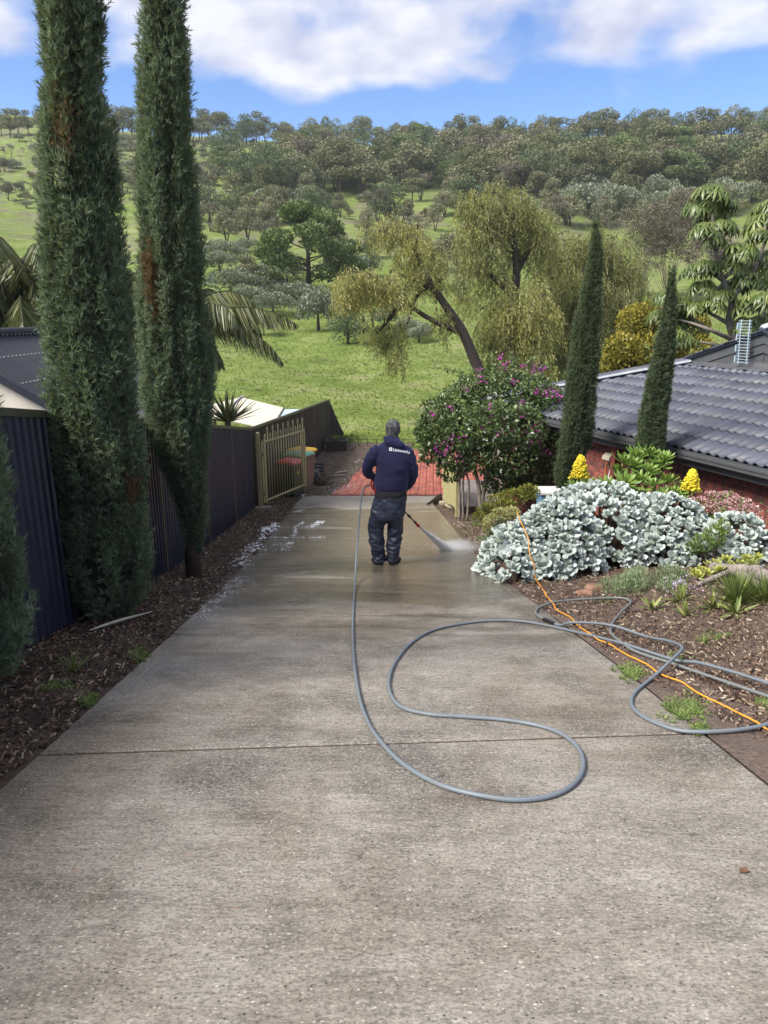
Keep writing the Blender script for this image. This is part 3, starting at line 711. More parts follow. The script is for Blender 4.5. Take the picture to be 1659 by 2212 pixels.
def proto_tree(kind, seed):
    """height about 1; returns (crown mesh, trunk mesh or None)"""
    rs = np.random.RandomState(seed); tr = MB()
    cl = []     # clumps: centre, radii
    if kind == 'gum':
        k = 9; tops = []
        tr.tube([(0, 0, -0.05), (0.01, 0.01, 0.25), (0.03*rs.normal(), 0.03*rs.normal(), 0.5)], [0.022, 0.017, 0.012], 6)
        for i in range(k):
            a = 2*PI*i/k + rs.rand(); r = 0.08+0.24*rs.rand(); h = 0.34+0.56*rs.rand(); c = np.array([math.cos(a)*r, math.sin(a)*r, h])
            tr.tube([(0, 0, 0.3+0.15*rs.rand()), tuple(c*np.array([.5, .5, .82])), tuple(c)], [0.011, 0.008, 0.004], 4, False); cl.append((c, (0.14+0.07*rs.rand(), 0.14+0.07*rs.rand(), 0.085+0.04*rs.rand()), 0.3*rs.rand()))
        cl.append((np.array([0, 0, 0.9]), (0.15, 0.15, 0.09), 0.2)); per, sz, up, mat = 230, 0.044, -0.3, 'leaf_gum'
    elif kind == 'oak':
        for i in range(3): 
            a = 2*PI*i/3+rs.rand(); tr.tube([(0, 0, -.05), (0.05*math.cos(a), 0.05*math.sin(a), .2), (0.16*math.cos(a), 0.16*math.sin(a), .62)], [.022, .015, .005], 5, False)
        for i in range(10):
            a = 2*PI*i/10+rs.rand()*.6; r = 0.05+0.26*rs.rand(); h = 0.30+0.50*(1-(r/0.34)**2)*rs.rand()**.6 + .05
            cl.append((np.array([math.cos(a)*r, math.sin(a)*r, h]), (0.16, 0.16, 0.13), 0.35*rs.rand()))
        cl.append((np.array([0, 0, .78]), (.2, .2, .17), .3)); per, sz, up, mat = 230, 0.047, -0.5, 'leaf_oak'
    elif kind == 'drk':
        tr.tube([(0, 0, -.05), (0, 0, .5)], [.03, .01], 5)
        for i in range(13):
            a = 2*PI*i/13+rs.rand(); r = 0.32*rs.rand()**.6; h = 0.18+0.62*(1-(r/.42)**2)*rs.rand()
            cl.append((np.array([math.cos(a)*r, math.sin(a)*r, h]), (.17, .17, .16), .35*rs.rand()))
        cl.append((np.array([0, 0, .8]), (.16, .16, .17), .35)); per, sz, up, mat = 170, 0.046, 0.5, 'leaf_drk'
    elif kind == 'pin':
        tr.tube([(0, 0, -.05), (0, 0, .8)], [.03, .008], 6)
        for i in range(22):
            a = rs.rand()*2*PI; h = 0.18+0.74*rs.rand(); r = (0.44*(1-((h-.35)/.62)**2) if h > .35 else .42)*(0.35+.65*rs.rand())
            cl.append((np.array([math.cos(a)*r, math.sin(a)*r, h]), (.13, .13, .085), .35*rs.rand())); tr.tube([(0, 0, h-.1), (math.cos(a)*r, math.sin(a)*r, h)], [.008, .003], 4, False)
        per, sz, up, mat = 420, 0.036, 0.8, 'leaf_pin'
    elif kind == 'slt':
        tr.tube([(0, 0, -.05), (0, 0, .3)], [.04, .02], 5)
        for i in range(12):
            a = rs.rand()*2*PI; r = 0.42*rs.rand()**.5; h = 0.2+0.5*(1-(r/.52)**2)*(0.4+.6*rs.rand())
            cl.append((np.array([math.cos(a)*r, math.sin(a)*r, h]), (.19, .19, .17), .4*rs.rand()))
        per, sz, up, mat = 210, 0.055, 0.9, 'leaf_slt'
    else:
        for i in range(4):
            a = 2*PI*i/4+rs.rand(); e = np.array([0.25*math.cos(a), .25*math.sin(a), .75+.2*rs.rand()])
            tr.tube([(0, 0, -.05), (e[0]*.35, e[1]*.35, .35), tuple(e)], [.016, .011, .003], 4, False); cl.append((e*np.array([.8, .8, .85]), (.15, .15, .15), .4*rs.rand()))
            for j in range(3):
                b = e*np.array([.6, .6, .65]); q = b + np.array([rs.normal()*.12, rs.normal()*.12, .1+.14*rs.rand()]); tr.tube([tuple(b), tuple(q)], [.006, .002], 4, False); cl.append((q, (.1, .1, .08), .3*rs.rand()))
        per, sz, up, mat = 60, 0.035, 0.7, 'leaf_twg'
    Vs = []
    for c, r, t0 in cl:
        u = rand_dirs(per, rs)*(0.55+0.45*rs.rand(per)[:, None]**.5); P = c + u*np.array(r)
        P[:, 2] = np.maximum(P[:, 2], 0.02)
        D = rand_dirs(per, rs)*0.8 + u*0.6 + np.array([0, 0, up]); D += 1e-3
        V, F, _ = leaf_quads(P, D, sz*(.6+.8*rs.rand(per)), rs, 0.55)
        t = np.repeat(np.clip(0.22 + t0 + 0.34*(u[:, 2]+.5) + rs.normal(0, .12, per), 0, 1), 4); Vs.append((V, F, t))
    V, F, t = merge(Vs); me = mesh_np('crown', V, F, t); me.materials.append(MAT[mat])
    tm = tr.mesh('trunk', True); tm.materials.append(MAT['bark_dark'] if kind != 'gum' else MAT['bark_brown'])
    return me, tm
PROTO = {k: [proto_tree(k, 100+17*i+ord(k[0])) for i in range(n)] for k, n in (('gum', 6), ('oak', 6), ('drk', 4), ('pin', 3), ('slt', 4), ('twg', 4))}
KNAME = {'gum': ('gum_tree', 'olive green gum tree', 'tree'), 'oak': ('she_oak', 'grey brown feathery tree', 'tree'), 'drk': ('bushy_tree', 'dark green bushy tree', 'tree'),
         'pin': ('pine_tree', 'bright green round pine tree', 'tree'), 'slt': ('hill_shrub', 'grey green rounded shrub', 'shrub'), 'twg': ('twiggy_tree', 'thin brown half bare tree', 'tree')}
def place_tree(kind, px, py, hpx, label, group, wide=1.0, rs=RS, name=None):
    p = hit(px, py); h = hpx/FPX*depth(p)
    nm, _, cat = KNAME[kind]; cm, tm = PROTO[kind][rs.randint(len(PROTO[kind]))]
    root = bpy.data.objects.new(name or nm, None); COL.objects.link(root); root.location = p; root.rotation_euler = (0, 0, rs.rand()*6.28); s = h/0.95
    wide = wide*rs.uniform(.85, 1.2); root.scale = (s*wide, s*wide*rs.uniform(.9, 1.1), s); tag(root, label, cat, group)
    for n_, me in (('crown', cm), ('trunk', tm)):
        o = bpy.data.objects.new(n_, me); COL.objects.link(o); o.parent = root
    return root
def skyline_y(px): return np.interp(px, [0, 200, 430, 830, 1100, 1400, 1659], [288, 292, 300, 322, 318, 305, 303])
def hillside():
    rs = np.random.RandomState(42); spots = []; made = {}
    ORD = ['first', 'second', 'third', 'fourth', 'fifth', 'sixth', 'seventh', 'eighth', 'ninth', 'tenth', 'eleventh', 'twelfth', 'thirteenth', 'fourteenth', 'fifteenth', 'sixteenth', 'seventeenth', 'eighteenth', 'nineteenth', 'twentieth'] + ['twenty-'+q for q in ('first', 'second', 'third', 'fourth', 'fifth', 'sixth', 'seventh', 'eighth', 'ninth')] + ['thirtieth'] + ['thirty-'+q for q in ('first', 'second', 'third', 'fourth', 'fifth', 'sixth', 'seventh', 'eighth', 'ninth')]
    def finish_labels():
        for (kind, row, zone), L in made.items():
            L.sort(key=lambda q: q[0])
            for i, (_, o) in enumerate(L):
                if len(L) == 1: o['label'] = f'{KNAME[kind][1]} {row} {zone}'
                else: o['label'] = f'{ORD[min(i, 38)]} from left of the {KNAME[kind][1]}s {row} {zone}'
    def zone_x(px): return 'at far left' if px < 95 else 'between the cypresses' if px < 300 else 'beside the cypress' if px < 560 else 'above the driveway' if px < 960 else 'over weeping trees' if px < 1400 else 'at far right'
    def add(kind, px, py, h, row, wide=1.0):
        for (q, w, s) in spots[-260:]:
            if abs(q-px) < 5 and abs(w-py) < 2.5: return
        spots.append((px, py, s_ if False else h))
        o = place_tree(kind, px, py, h, 'x', f'{KNAME[kind][0].replace("_", " ")}s {row} {zone_x(px)}', wide, rs)
        made.setdefault((kind, row, zone_x(px)), []).append((px, o))
    # crest
    for px in np.arange(-20, 1690, 17.0):
        x = px + rs.uniform(-9, 9); y = float(skyline_y(x)) + rs.uniform(0, 9); k = rs.choice(['gum', 'gum', 'gum', 'oak', 'oak', 'drk'])
        if k != 'gum' and x < 480: k = 'gum'
        add(k, x, y, rs.uniform(40, 62)*(1.18 if x > 1150 else 1.0), 'on the skyline', 1.0)
    # upper wooded belt
    for i in range(205):
        x = rs.uniform(430, 1690); y = rs.uniform(336, 425) + (10 if x < 700 else 0)
        if x < 640 and rs.rand() < .55: continue
        k = rs.choice(['gum', 'oak', 'oak', 'drk', 'drk', 'pin', 'gum', 'twg'], p=[.2, .2, .15, .15, .05, .08, .1, .07]); h = rs.uniform(40, 88)*(0.8+0.4*(y-330)/95)
        add(k, x, y, h, 'in upper wood', 1.3)
    for i in range(60):
        x = rs.uniform(520, 1690); y = rs.uniform(345, 470)
        add(rs.choice(['slt', 'drk', 'oak']), x, y, rs.uniform(18, 36), 'as undergrowth', 1.35)
    # open upper slope on the left
    for i in range(64):
        x = rs.uniform(-10, 560); y = rs.uniform(318, 455)
        k = rs.choice(['twg', 'slt', 'slt', 'oak']); add(k, x, y, rs.uniform(12, 36)*(.8 if k == 'slt' else 1.1), 'on open slope', 1.0)
    for i in range(120):
        x = [rs.uniform(-10, 105), rs.uniform(228, 305), rs.uniform(420, 570)][i % 3]; y = rs.uniform(305, 450)
        add(rs.choice(['slt', 'slt', 'twg', 'oak']), x, y, rs.uniform(9, 26), 'on open slope', 1.25)
    # middle slope
    for i in range(60):
        x = rs.uniform(440, 1680); y = rs.uniform(428, 500)
        if 740 < x < 800 and rs.rand() < .7: continue
        k = rs.choice(['oak', 'oak', 'twg', 'slt', 'gum', 'drk']); add(k, x, y, rs.uniform(52, 92), 'on middle slope', 1.2)
    for x, y, h, k in [(490, 528, 78, 'oak'), (535, 520, 70, 'oak'), (575, 505, 62, 'oak'), (455, 500, 60, 'twg'), (580, 560, 85, 'twg'), (1262, 430, 90, 'gum'), (735, 470, 52, 'oak'),
                       (728, 418, 105, 'gum'), (700, 415, 96, 'gum'), (630, 410, 78, 'pin'), (1120, 400, 80, 'gum'), (1440, 420, 80, 'gum'), (1640, 440, 130, 'gum'), (640, 472, 30, 'drk'), (962, 590, 85, 'oak'), (985, 575, 70, 'oak'), (905, 540, 60, 'twg'), (880, 480, 50, 'oak'),
                       (1500, 500, 70, 'oak'), (1560, 470, 70, 'oak'), (1420, 520, 70, 'twg')]:
        add(k, x, y, h, 'on middle slope', 1.0)
    # lower slope shrubs
    for x, y, h, k, w in [(560, 600, 42, 'slt', 1.2), (600, 645, 50, 'slt', 1.3), (540, 660, 55, 'slt', 1.2), (655, 650, 44, 'slt', 1.2), (570, 725, 60, 'slt', .85), (520, 560, 36, 'slt', 1), (475, 590, 60, 'slt', 1.1), (800, 600, 60, 'drk', 1.0), (830, 710, 60, 'slt', .9), (880, 730, 55, 'slt', 1), (990, 650, 50, 'drk', 1.1), (770, 560, 50, 'slt', 1.2), (905, 740, 50, 'slt', 1.1), (500, 640, 70, 'slt', 1.3), (560, 640, 62, 'slt', 1.3), (620, 610, 55, 'slt', 1.3), (640, 660, 66, 'slt', 1.3), (590, 680, 58, 'slt', 1.3), (540, 610, 60, 'oak', 1.2), (740, 600, 70, 'slt', 1.3), (765, 630, 60, 'slt', 1.2), (800, 560, 64, 'oak', 1.2), (480, 560, 50, 'slt', 1.3), (535, 545, 40, 'slt', 1.3), (720, 545, 55, 'oak', 1.2), (790, 510, 60, 'oak', 1.1), (835, 535, 60, 'twg', 1.2), (870, 520, 56, 'slt', 1.2), (830, 660, 66, 'slt', 1.2), (940, 500, 60, 'oak', 1.1), (960, 470, 60, 'oak', 1.1)]:
        add(k, x, y, h, 'on lower slope', w)
    finish_labels()
    place_tree('pin', 668, 645, 185, 'large bright green spreading pine on the lower slope behind the driveway', None, 1.12, rs)
    place_tree('slt', 688, 714, 118, 'big grey green rounded bush on the grass, the paler of two side by side', None, 1.0, rs)
    place_tree('drk', 752, 744, 78, 'squat dark green bush on the grass beside the paler rounded bush', None, 1.35, rs)
hillside()

# ---- weeping trees behind the paving
leafmat('weeping_leaf', [(0.0, (0.10, 0.102, 0.048)), (0.35, (0.19, 0.19, 0.082)), (0.65, (0.285, 0.28, 0.10)), (0.85, (0.42, 0.385, 0.11)), (1.0, (0.45, 0.41, 0.22))], 0.6, 0.38)
def strand_template(rs, n=13):
    V = []; F = []
    for i in range(n):
        t = (i+0.5)/n; a = rs.rand()*2*PI; d = np.array([math.cos(a)*0.5, math.sin(a)*0.5, -0.85+0.25*rs.normal()]); d /= np.linalg.norm(d)
        s = np.cross(d, [0, 0, 1.]); s /= np.linalg.norm(s)+1e-6; s = s*math.cos(.7)+np.cross(d, s)*math.sin(.7)
        b = np.array([0.05*math.sin(5*t+i), 0.05*math.cos(4*t), -t]); L = 0.19*(0.7+0.5*rs.rand()); w = 0.042; k = len(V)
        V += [b, b+d*L*.45+s*w/2, b+d*L, b+d*L*.45-s*w/2]; F.append((k, k+1, k+2, k+3))
    return np.array(V), np.array(F)
def weeping(name, label, Y, trunk, limbs, clumps, rtrunk, dens, seed, base=None, mat='weeping_leaf', bark='bark_dark', slen=(0.5, 1.25)):
    rs = np.random.RandomState(seed)
    b = at(trunk[0][0], trunk[0][1], Y); bz = gz(b.x, b.y)
    root = thing(name, label, 'tree', (b.x, b.y, bz))
    P = [Vector((b.x+(1.2 if seed == 31 else .1), b.y, bz-0.1))] + [at(x, y, Y + dy) for (x, y, dy) in trunk]
    S = spline(P, 5); m = MB().tube(S, [rtrunk*(1-0.72*i/(len(S)-1)) for i in range(len(S))], 9); m.build('trunk', MAT[bark], root, True)
    for L in limbs:
        S = spline([at(x, y, Y+dy) for (x, y, dy) in L], 5)
        MB().tube(S, [rtrunk*0.55*(1-0.8*i/(len(S)-1)) for i in range(len(S))], 7).build('limb', MAT[bark], root, True)
    parts = []; tw = MB()
    sub = []
    for (px, py, rx, ry, dy, t0, k) in clumps:
        sub.append((px, py, rx*.62, ry*.62, dy, t0, k*1.0))
        for q in range(6):
            a_ = 2*PI*q/6+rs.rand(); f_ = .55+.45*rs.rand(); sub.append((px+math.cos(a_)*rx*f_, py+math.sin(a_)*ry*f_*.9, rx*(.28+.22*rs.rand()), ry*(.30+.25*rs.rand()), dy+rs.normal()*.5, t0+rs.normal()*.07, k*1.15))
    for (px, py, rx, ry, dy, t0, k) in sub:
        c = at(px, py, Y+dy); dd = depth(c); R = np.array([rx/FPX*dd, max(rx, ry)*0.9/FPX*dd, ry/FPX*dd])
        n = int(1.3*dens*k*rx*ry/3600.0)
        u = rand_dirs(n, rs); u[:, 2] = np.abs(u[:, 2])*1.2 - 0.35; u /= np.linalg.norm(u, axis=1, keepdims=True); u *= (0.45+0.55*rs.rand(n)[:, None]**0.5)
        P0 = np.array(c)[None] + u*R
        D = np.stack([u[:, 0]*0.35, u[:, 1]*0.35, np.full(n, 1.0)], 1) + rs.normal(0, 0.13, (n, 3))*np.array([1, 1, .3])
        D[:, :2] *= -1
        Ln = slen[0] + (slen[1]-slen[0])*rs.rand(n)
        Fm = frames(D, rs.rand(n)*2*PI)*np.stack([np.full(n, 1.0), np.full(n, 1.0), Ln], 1)[:, None, :]
        tint = np.clip(t0 + rs.normal(0, .13, n) + 0.18*u[:, 2], 0, 1)
        for q in range(3):
            tv, tf = strand_template(rs); sel = np.arange(n) % 3 == q
            parts.append(scatter(tv, tf, Fm[sel], P0[sel], tint[sel]))
        for i in range(2):
            if n < 3: continue
            e = Vector(P0[rs.randint(n)]); s = Vector(c) + (e-Vector(c))*-0.3; md = (s+e)/2 + Vector((0, 0, 0.15)); tw.tube([s, md, e], [0.028, 0.018, 0.006], 4, False)
    V, F, t = merge(parts); cr = obj_np('crown', V, F, MAT[mat], root, t)
    if tw.v: tw.build('twig', MAT[bark], root)['kind'] = 'stuff'
    return root
weeping('weeping_tree', 'leaning weeping tree with golden drooping leaves above the driveway end', 30,
        [(1035, 800, 0), (1000, 718, 0), (968, 668, 0), (930, 612, 0), (903, 560, 0), (880, 505, 0)],
        [[(1003, 722, 0), (930, 690, -.3), (868, 652, -.5), (800, 640, -.6)], [(870, 652, -.5), (840, 690, -.4), (815, 720, 0)], [(930, 612, 0), (900, 640, .5), (880, 700, .6)], [(905, 560, 0), (860, 520, .3), (820, 495, .3)]],
        [(800, 625, 62, 46, -.6, .78, 1.2), (757, 618, 40, 40, -.6, .74, 1.0), (860, 505, 62, 34, .3, .62, 1.0), (905, 555, 55, 40, 0, .66, .9), (872, 600, 45, 30, -.3, .72, .6), (848, 735, 34, 48, .5, .55, 1.3), (930, 590, 38, 46, .3, .5, .8), (955, 690, 30, 38, .4, .5, .5), (805, 700, 28, 30, -.4, .6, .4), (825, 480, 40, 22, .3, .6, .5)],
        0.26, 230, 31, slen=(0.35, 0.95))
weeping('weeping_tree', 'tall rounded weeping tree with olive drooping leaves and dark forked trunk', 33,
        [(1108, 800, 0), (1108, 690, 0), (1116, 580, 0), (1105, 500, 0), (1085, 440, 0)],
        [[(1114, 590, 0), (1140, 545, .4), (1165, 520, .6)], [(1110, 520, 0), (1060, 490, -.4), (1020, 500, -.6)], [(1108, 680, 0), (1150, 660, -.6), (1180, 670, -1)], [(1110, 640, 0), (1050, 590, .3), (1010, 600, .5)]],
        [(1080, 428, 78, 34, 0, .45, 1.0), (1040, 480, 66, 48, -.3, .48, 1.0), (1120, 480, 66, 55, .3, .42, 1.0), (1160, 525, 42, 45, .5, .4, .8), (1025, 560, 45, 45, 0, .42, .7), (1060, 560, 60, 40, -.5, .42, .8), (1035, 640, 45, 50, .3, .55, .5), (1110, 640, 66, 48, -.8, .55, .9), (1095, 715, 52, 60, -.6, .55, 1.1), (1150, 700, 60, 62, -1.2, .68, 1.3), (1130, 770, 50, 40, -1, .6, .9), (1075, 770, 34, 34, -.6, .5, .6)],
        0.30, 215, 32, slen=(0.45, 1.3))
weeping('weeping_tree', 'broad weeping tree with dusty olive leaves behind the slim pencil cypress', 36.5,
        [(1235, 830, 0), (1240, 700, 0), (1255, 600, 0), (1275, 520, 0)],
        [[(1245, 680, 0), (1200, 620, .3), (1180, 570, .5)], [(1255, 610, 0), (1310, 570, .4), (1345, 560, .5)], [(1242, 690, 0), (1300, 660, -.5), (1340, 680, -.8)]],
        [(1225, 530, 66, 48, 0, .42, .9), (1290, 520, 56, 46, .3, .40, .8), (1185, 590, 48, 52, .4, .40, .8), (1240, 620, 66, 56, -.4, .46, .9), (1320, 590, 56, 60, .3, .42, .8), (1200, 690, 50, 60, 0, .4, .8), (1270, 710, 60, 70, -.5, .42, .9), (1335, 680, 46, 66, 0, .38, .8), (1230, 780, 60, 50, 0, .35, .7), (1320, 770, 50, 50, 0, .35, .7), (1350, 560, 40, 50, .2, .42, .8), (1362, 630, 40, 56, .2, .42, .8), (1355, 710, 40, 56, 0, .4, .8), (1290, 640, 60, 60, -.4, .45, .8), (1270, 560, 60, 50, 0, .42, .8), (1180, 760, 50, 50, -.3, .5, .8), (1290, 820, 60, 40, 0, .4, .7)],
        0.30, 210, 33, slen=(0.5, 1.4))

# ---- bare twiggy shrubs on the right of the slope
def bare_shrub(name, label, px, py, Y, wpx, hpx, n, mat, seed, leaf=None):
    rs = np.random.RandomState(seed); b = at(px, py, Y) if Y else hit(px, py); k = depth(b)/FPX; W_, H_ = wpx*k/2, hpx*k; th = k*FPX/(66 if leaf else 120)
    base = Vector((b.x, b.y, gz(b.x, b.y))); root = thing(name, label, 'shrub', base); top = b.z + H_
    m = MB(); tips = []
    for i in range(n):
        a = rs.rand()*2*PI; r = W_*rs.rand()**.6; e = Vector((b.x+math.cos(a)*r, b.y+math.sin(a)*r*.8, top - H_*0.55*rs.rand()*(0.3+r/W_)))
        s = base + Vector((rs.normal()*.08, rs.normal()*.08, 0)); md = s.lerp(e, .45) + Vector((rs.normal()*.12, rs.normal()*.12, .1))
        m.tube([s, md, e], [x_*th for x_ in [.03, .018, .005]], 5, False)
        for j in range(7):
            f = 0.35+.6*rs.rand(); q = md.lerp(e, f); g = q + Vector((rs.normal()*.3, rs.normal()*.3, .12+.35*rs.rand()))*H_*.22
            m.tube([q, q.lerp(g, .5)+Vector((0, 0, .03)), g], [x_*th for x_ in [.011, .008, .003]], 4, False); tips.append(g)
            for z in range(2):
                h = g + Vector((rs.normal()*.25, rs.normal()*.25, .1+.2*rs.rand()))*H_*.16; m.tube([q.lerp(g, .6), h], [x_*th for x_ in [.006, .002]], 3, False); tips.append(h)
    m.build('branches', mat, root)
    if leaf:
        T = np.array([tips[rs.randint(len(tips))][:] for _ in range(leaf[1])]) + rs.normal(0, .16, (leaf[1], 3))*th
        V, F, _ = leaf_quads(T, rand_dirs(len(T), rs)+np.array([0, 0, -.3]), (0.14+.10*rs.rand(len(T)))*th, rs, .5)
        obj_np('leaves', V, F, MAT[leaf[0]], root, np.repeat(rs.rand(len(T)), 4))
plain('pale_twig', (0.21, 0.185, 0.16), 0.9, .2, 5); plain('brown_twig', (0.14, 0.10, 0.08), .9, .3, 5)
bare_shrub('bare_shrub', 'pale leafless twiggy crown sticking up above the weeping trees', 1305, 600, None, 230, 190, 26, MAT['pale_twig'], 51)
bare_shrub('bare_shrub', 'tangled brown half bare shrub left of the umbrella tree', 1440, 650, None, 150, 215, 26, MAT['brown_twig'], 52, ('leaf_twg', 6500))
bare_shrub('bare_shrub', 'grey brown thicket of twigs between the two pencil cypresses', 1385, 640, None, 130, 185, 24, MAT['pale_twig'], 54, ('leaf_oak', 5000))
bare_shrub('bare_shrub', 'low tangle of brown twigs behind the umbrella tree', 1510, 640, None, 140, 150, 20, MAT['brown_twig'], 55, ('leaf_twg', 4500))
bare_shrub('bare_shrub', 'grey leafless twigs poking out over the leaning weeping tree', 890, 590, None, 130, 125, 16, MAT['pale_twig'], 53)

# ---- leafy shrubs made of clumps
def leafy(name, label, cat, base, clumps, per, size, mat, seed, aspect=.55, up=.4, group=None, trunkmat='bark_brown', tr=0.03, parent_trunks=True, tbias=0.25):
    """clumps: (centre, radii)"""
    rs = np.random.RandomState(seed); base = Vector(base); root = thing(name, label, cat, base, group)
    Vs = []; m = MB()
    for c, r in clumps:
        c = np.array(c, float); r = np.array(r, float); n = int(per*(r[0]*r[2]+r[1]*r[2]+r[0]*r[1])/3)
        u = rand_dirs(n, rs)*(0.62+0.38*rs.rand(n)[:, None]**.5); P = c+u*r
        D = rand_dirs(n, rs)*.8+u*.7+np.array([0, 0, up])
        V, F, _ = leaf_quads(P, D, size*(.65+.7*rs.rand(n)), rs, aspect)
        Vs.append((V, F, np.repeat(np.clip(tbias + .3*(u[:, 2]+.4) + rs.rand()*.2 + rs.normal(0, .14, n), 0, 1), 4)))
        if parent_trunks: m.tube([base+Vector((rs.normal()*.04, rs.normal()*.04, -.03)), base.lerp(Vector(c), .55)+Vector((0, 0, .05)), Vector(c)], [tr, tr*.7, tr*.25], 5, False)
    V, F, t = merge(Vs); obj_np('crown', V, F, MAT[mat], root, t)
    if parent_trunks: m.build('stem', MAT[trunkmat], root)
    return root
leafmat('golden_leaf', [(0, (0.075, 0.075, 0.012)), (.4, (.19, .17, .025)), (.75, (.33, .28, .045)), (1, (.46, .39, .09))], .5, .25)
def px_clumps(Y, L):
    out = []
    for (px, py, rx, ry, dy) in L:
        c = at(px, py, Y+dy); k = depth(c)/FPX; out.append((c[:], (rx*k, (rx+ry)/2*k, ry*k)))
    return out
b_ = at(1400, 800, 21)
leafy('golden_shrub', 'large yellow green leafy shrub behind the tiled roof', 'shrub', (b_.x, 21, gz(b_.x, 21)), px_clumps(21, [(1345, 760, 38, 40, 0), (1370, 700, 36, 40, .3), (1410, 690, 40, 38, 0), (1450, 730, 44, 46, .2), (1400, 760, 46, 40, -.3), (1330, 790, 30, 30, 0), (1490, 710, 40, 36, .4), (1500, 760, 40, 36, 0), (1360, 800, 40, 25, 0), (1450, 790, 40, 30, 0)]), 5200, 0.11, 'golden_leaf', 61)

# ---- umbrella tree
leafmat('umbrella_leaf', [(0, (0.030, 0.052, 0.014)), (.4, (.075, .115, .030)), (.7, (.145, .19, .05)), (1, (.29, .32, .10))], .38, .22, .5)
def umbrella_tree():
    rs = np.random.RandomState(71); Y = 17.5; b = at(1590, 770, Y); base = Vector((b.x, Y, gz(b.x, Y))); root = thing('umbrella_tree', 'umbrella tree with drooping whorled leaves and bare grey limbs behind the roof', 'tree', base)
    P = lambda x, y, d=0: at(x, y, Y+d)
    j1, j2 = P(1585, 735), P(1575, 690)
    S = spline([base, P(1592, 790), j1, j2, P(1580, 650), P(1560, 600), P(1545, 540), P(1538, 460)], 5)
    MB().tube(S, [0.13*(1-.75*i/(len(S)-1)) for i in range(len(S))], 8).build('trunk', MAT['bark_grey'], root, True)
    limbs = [[(1585, 735), (1540, 715), (1500, 700), (1465, 690)], [(1575, 700), (1540, 680), (1500, 660), (1460, 660)], [(1580, 655), (1600, 620), (1625, 590)], [(1585, 740), (1630, 720), (1660, 700)], [(1578, 690), (1610, 660), (1650, 640)], [(1562, 605), (1530, 585), (1510, 590)], [(1565, 600), (1590, 575), (1600, 550)], [(1600, 780), (1560, 750), (1520, 740), (1480, 735)], [(1625, 590), (1650, 530), (1659, 480)], [(1548, 540), (1525, 500), (1518, 480)]]
    for L in limbs:
        S = spline([P(x, y, rs.normal()*.3*(i > 0)) for i, (x, y) in enumerate(L)], 5); MB().tube(S, [0.06*(1-.7*i/(len(S)-1)) for i in range(len(S))], 6).build('limb', MAT['bark_grey'], root, True)
    hubs = [(1535, 420, 1.1), (1512, 448, .9), (1560, 445, .9), (1540, 470, 1.0), (1525, 500, .9), (1562, 490, .8), (1545, 525, .7), (1505, 585, .9), (1530, 575, .8), (1600, 545, 1), (1575, 575, .9), (1625, 580, 1.1), (1610, 605, .9), (1645, 610, 1), (1585, 620, .9), (1460, 655, 1), (1440, 640, .8), (1430, 685, .9), (1465, 690, 1), (1500, 665, .9), (1490, 705, .9), (1450, 720, .9), (1655, 480, 1.1), (1665, 450, 1), (1640, 510, .8), (1645, 650, 1), (1620, 660, .9), (1660, 690, 1), (1635, 715, .9), (1660, 735, 1), (1560, 640, .8), (1540, 660, .8), (1610, 700, .8), (1520, 620, .8), (1480, 735, .8), (1655, 560, 1)]
    lv = []; lf = []                                        # one whorl: nine drooping oblong leaflets
    for i in range(9):
        a = 2*PI*i/9; d = np.array([math.cos(a), math.sin(a), 0]); s = np.array([-d[1], d[0], 0]); k = len(lv)
        for t_, w in ((.16, .03), (.45, .15), (.75, .17), (1.0, .03)):
            c = d*t_*0.86 + np.array([0, 0, -.62*t_*t_]); lv += [c - s*w/2, c + np.array([0, 0, .02]), c + s*w/2]
        for r in range(3):
            for q in range(2): j = k+r*3+q; lf.append((j, j+1, j+4, j+3))
    lv = np.array(lv); lf = np.array(lf)
    for (px, py, s) in hubs:
        c = np.array(P(px, py, rs.normal()*.35)); n = 19
        u = rand_dirs(n, rs); u[:, 2] = np.abs(u[:, 2])*.9-.15; Pp = c + u*np.array([.36, .36, .30])*s
        Fm = frames(u*.6+np.array([0, 0, 1.0]), rs.rand(n)*6.28)*(0.28*s*(.8+.4*rs.rand(n)))[:, None, None]
        V, F, t = scatter(lv, lf, Fm, Pp, np.clip(.5+.25*u[:, 2]+rs.normal(0, .13, n), 0, 1))
        obj_np('leaf_cluster', V, F, MAT['umbrella_leaf'], root, t, True)
umbrella_tree()

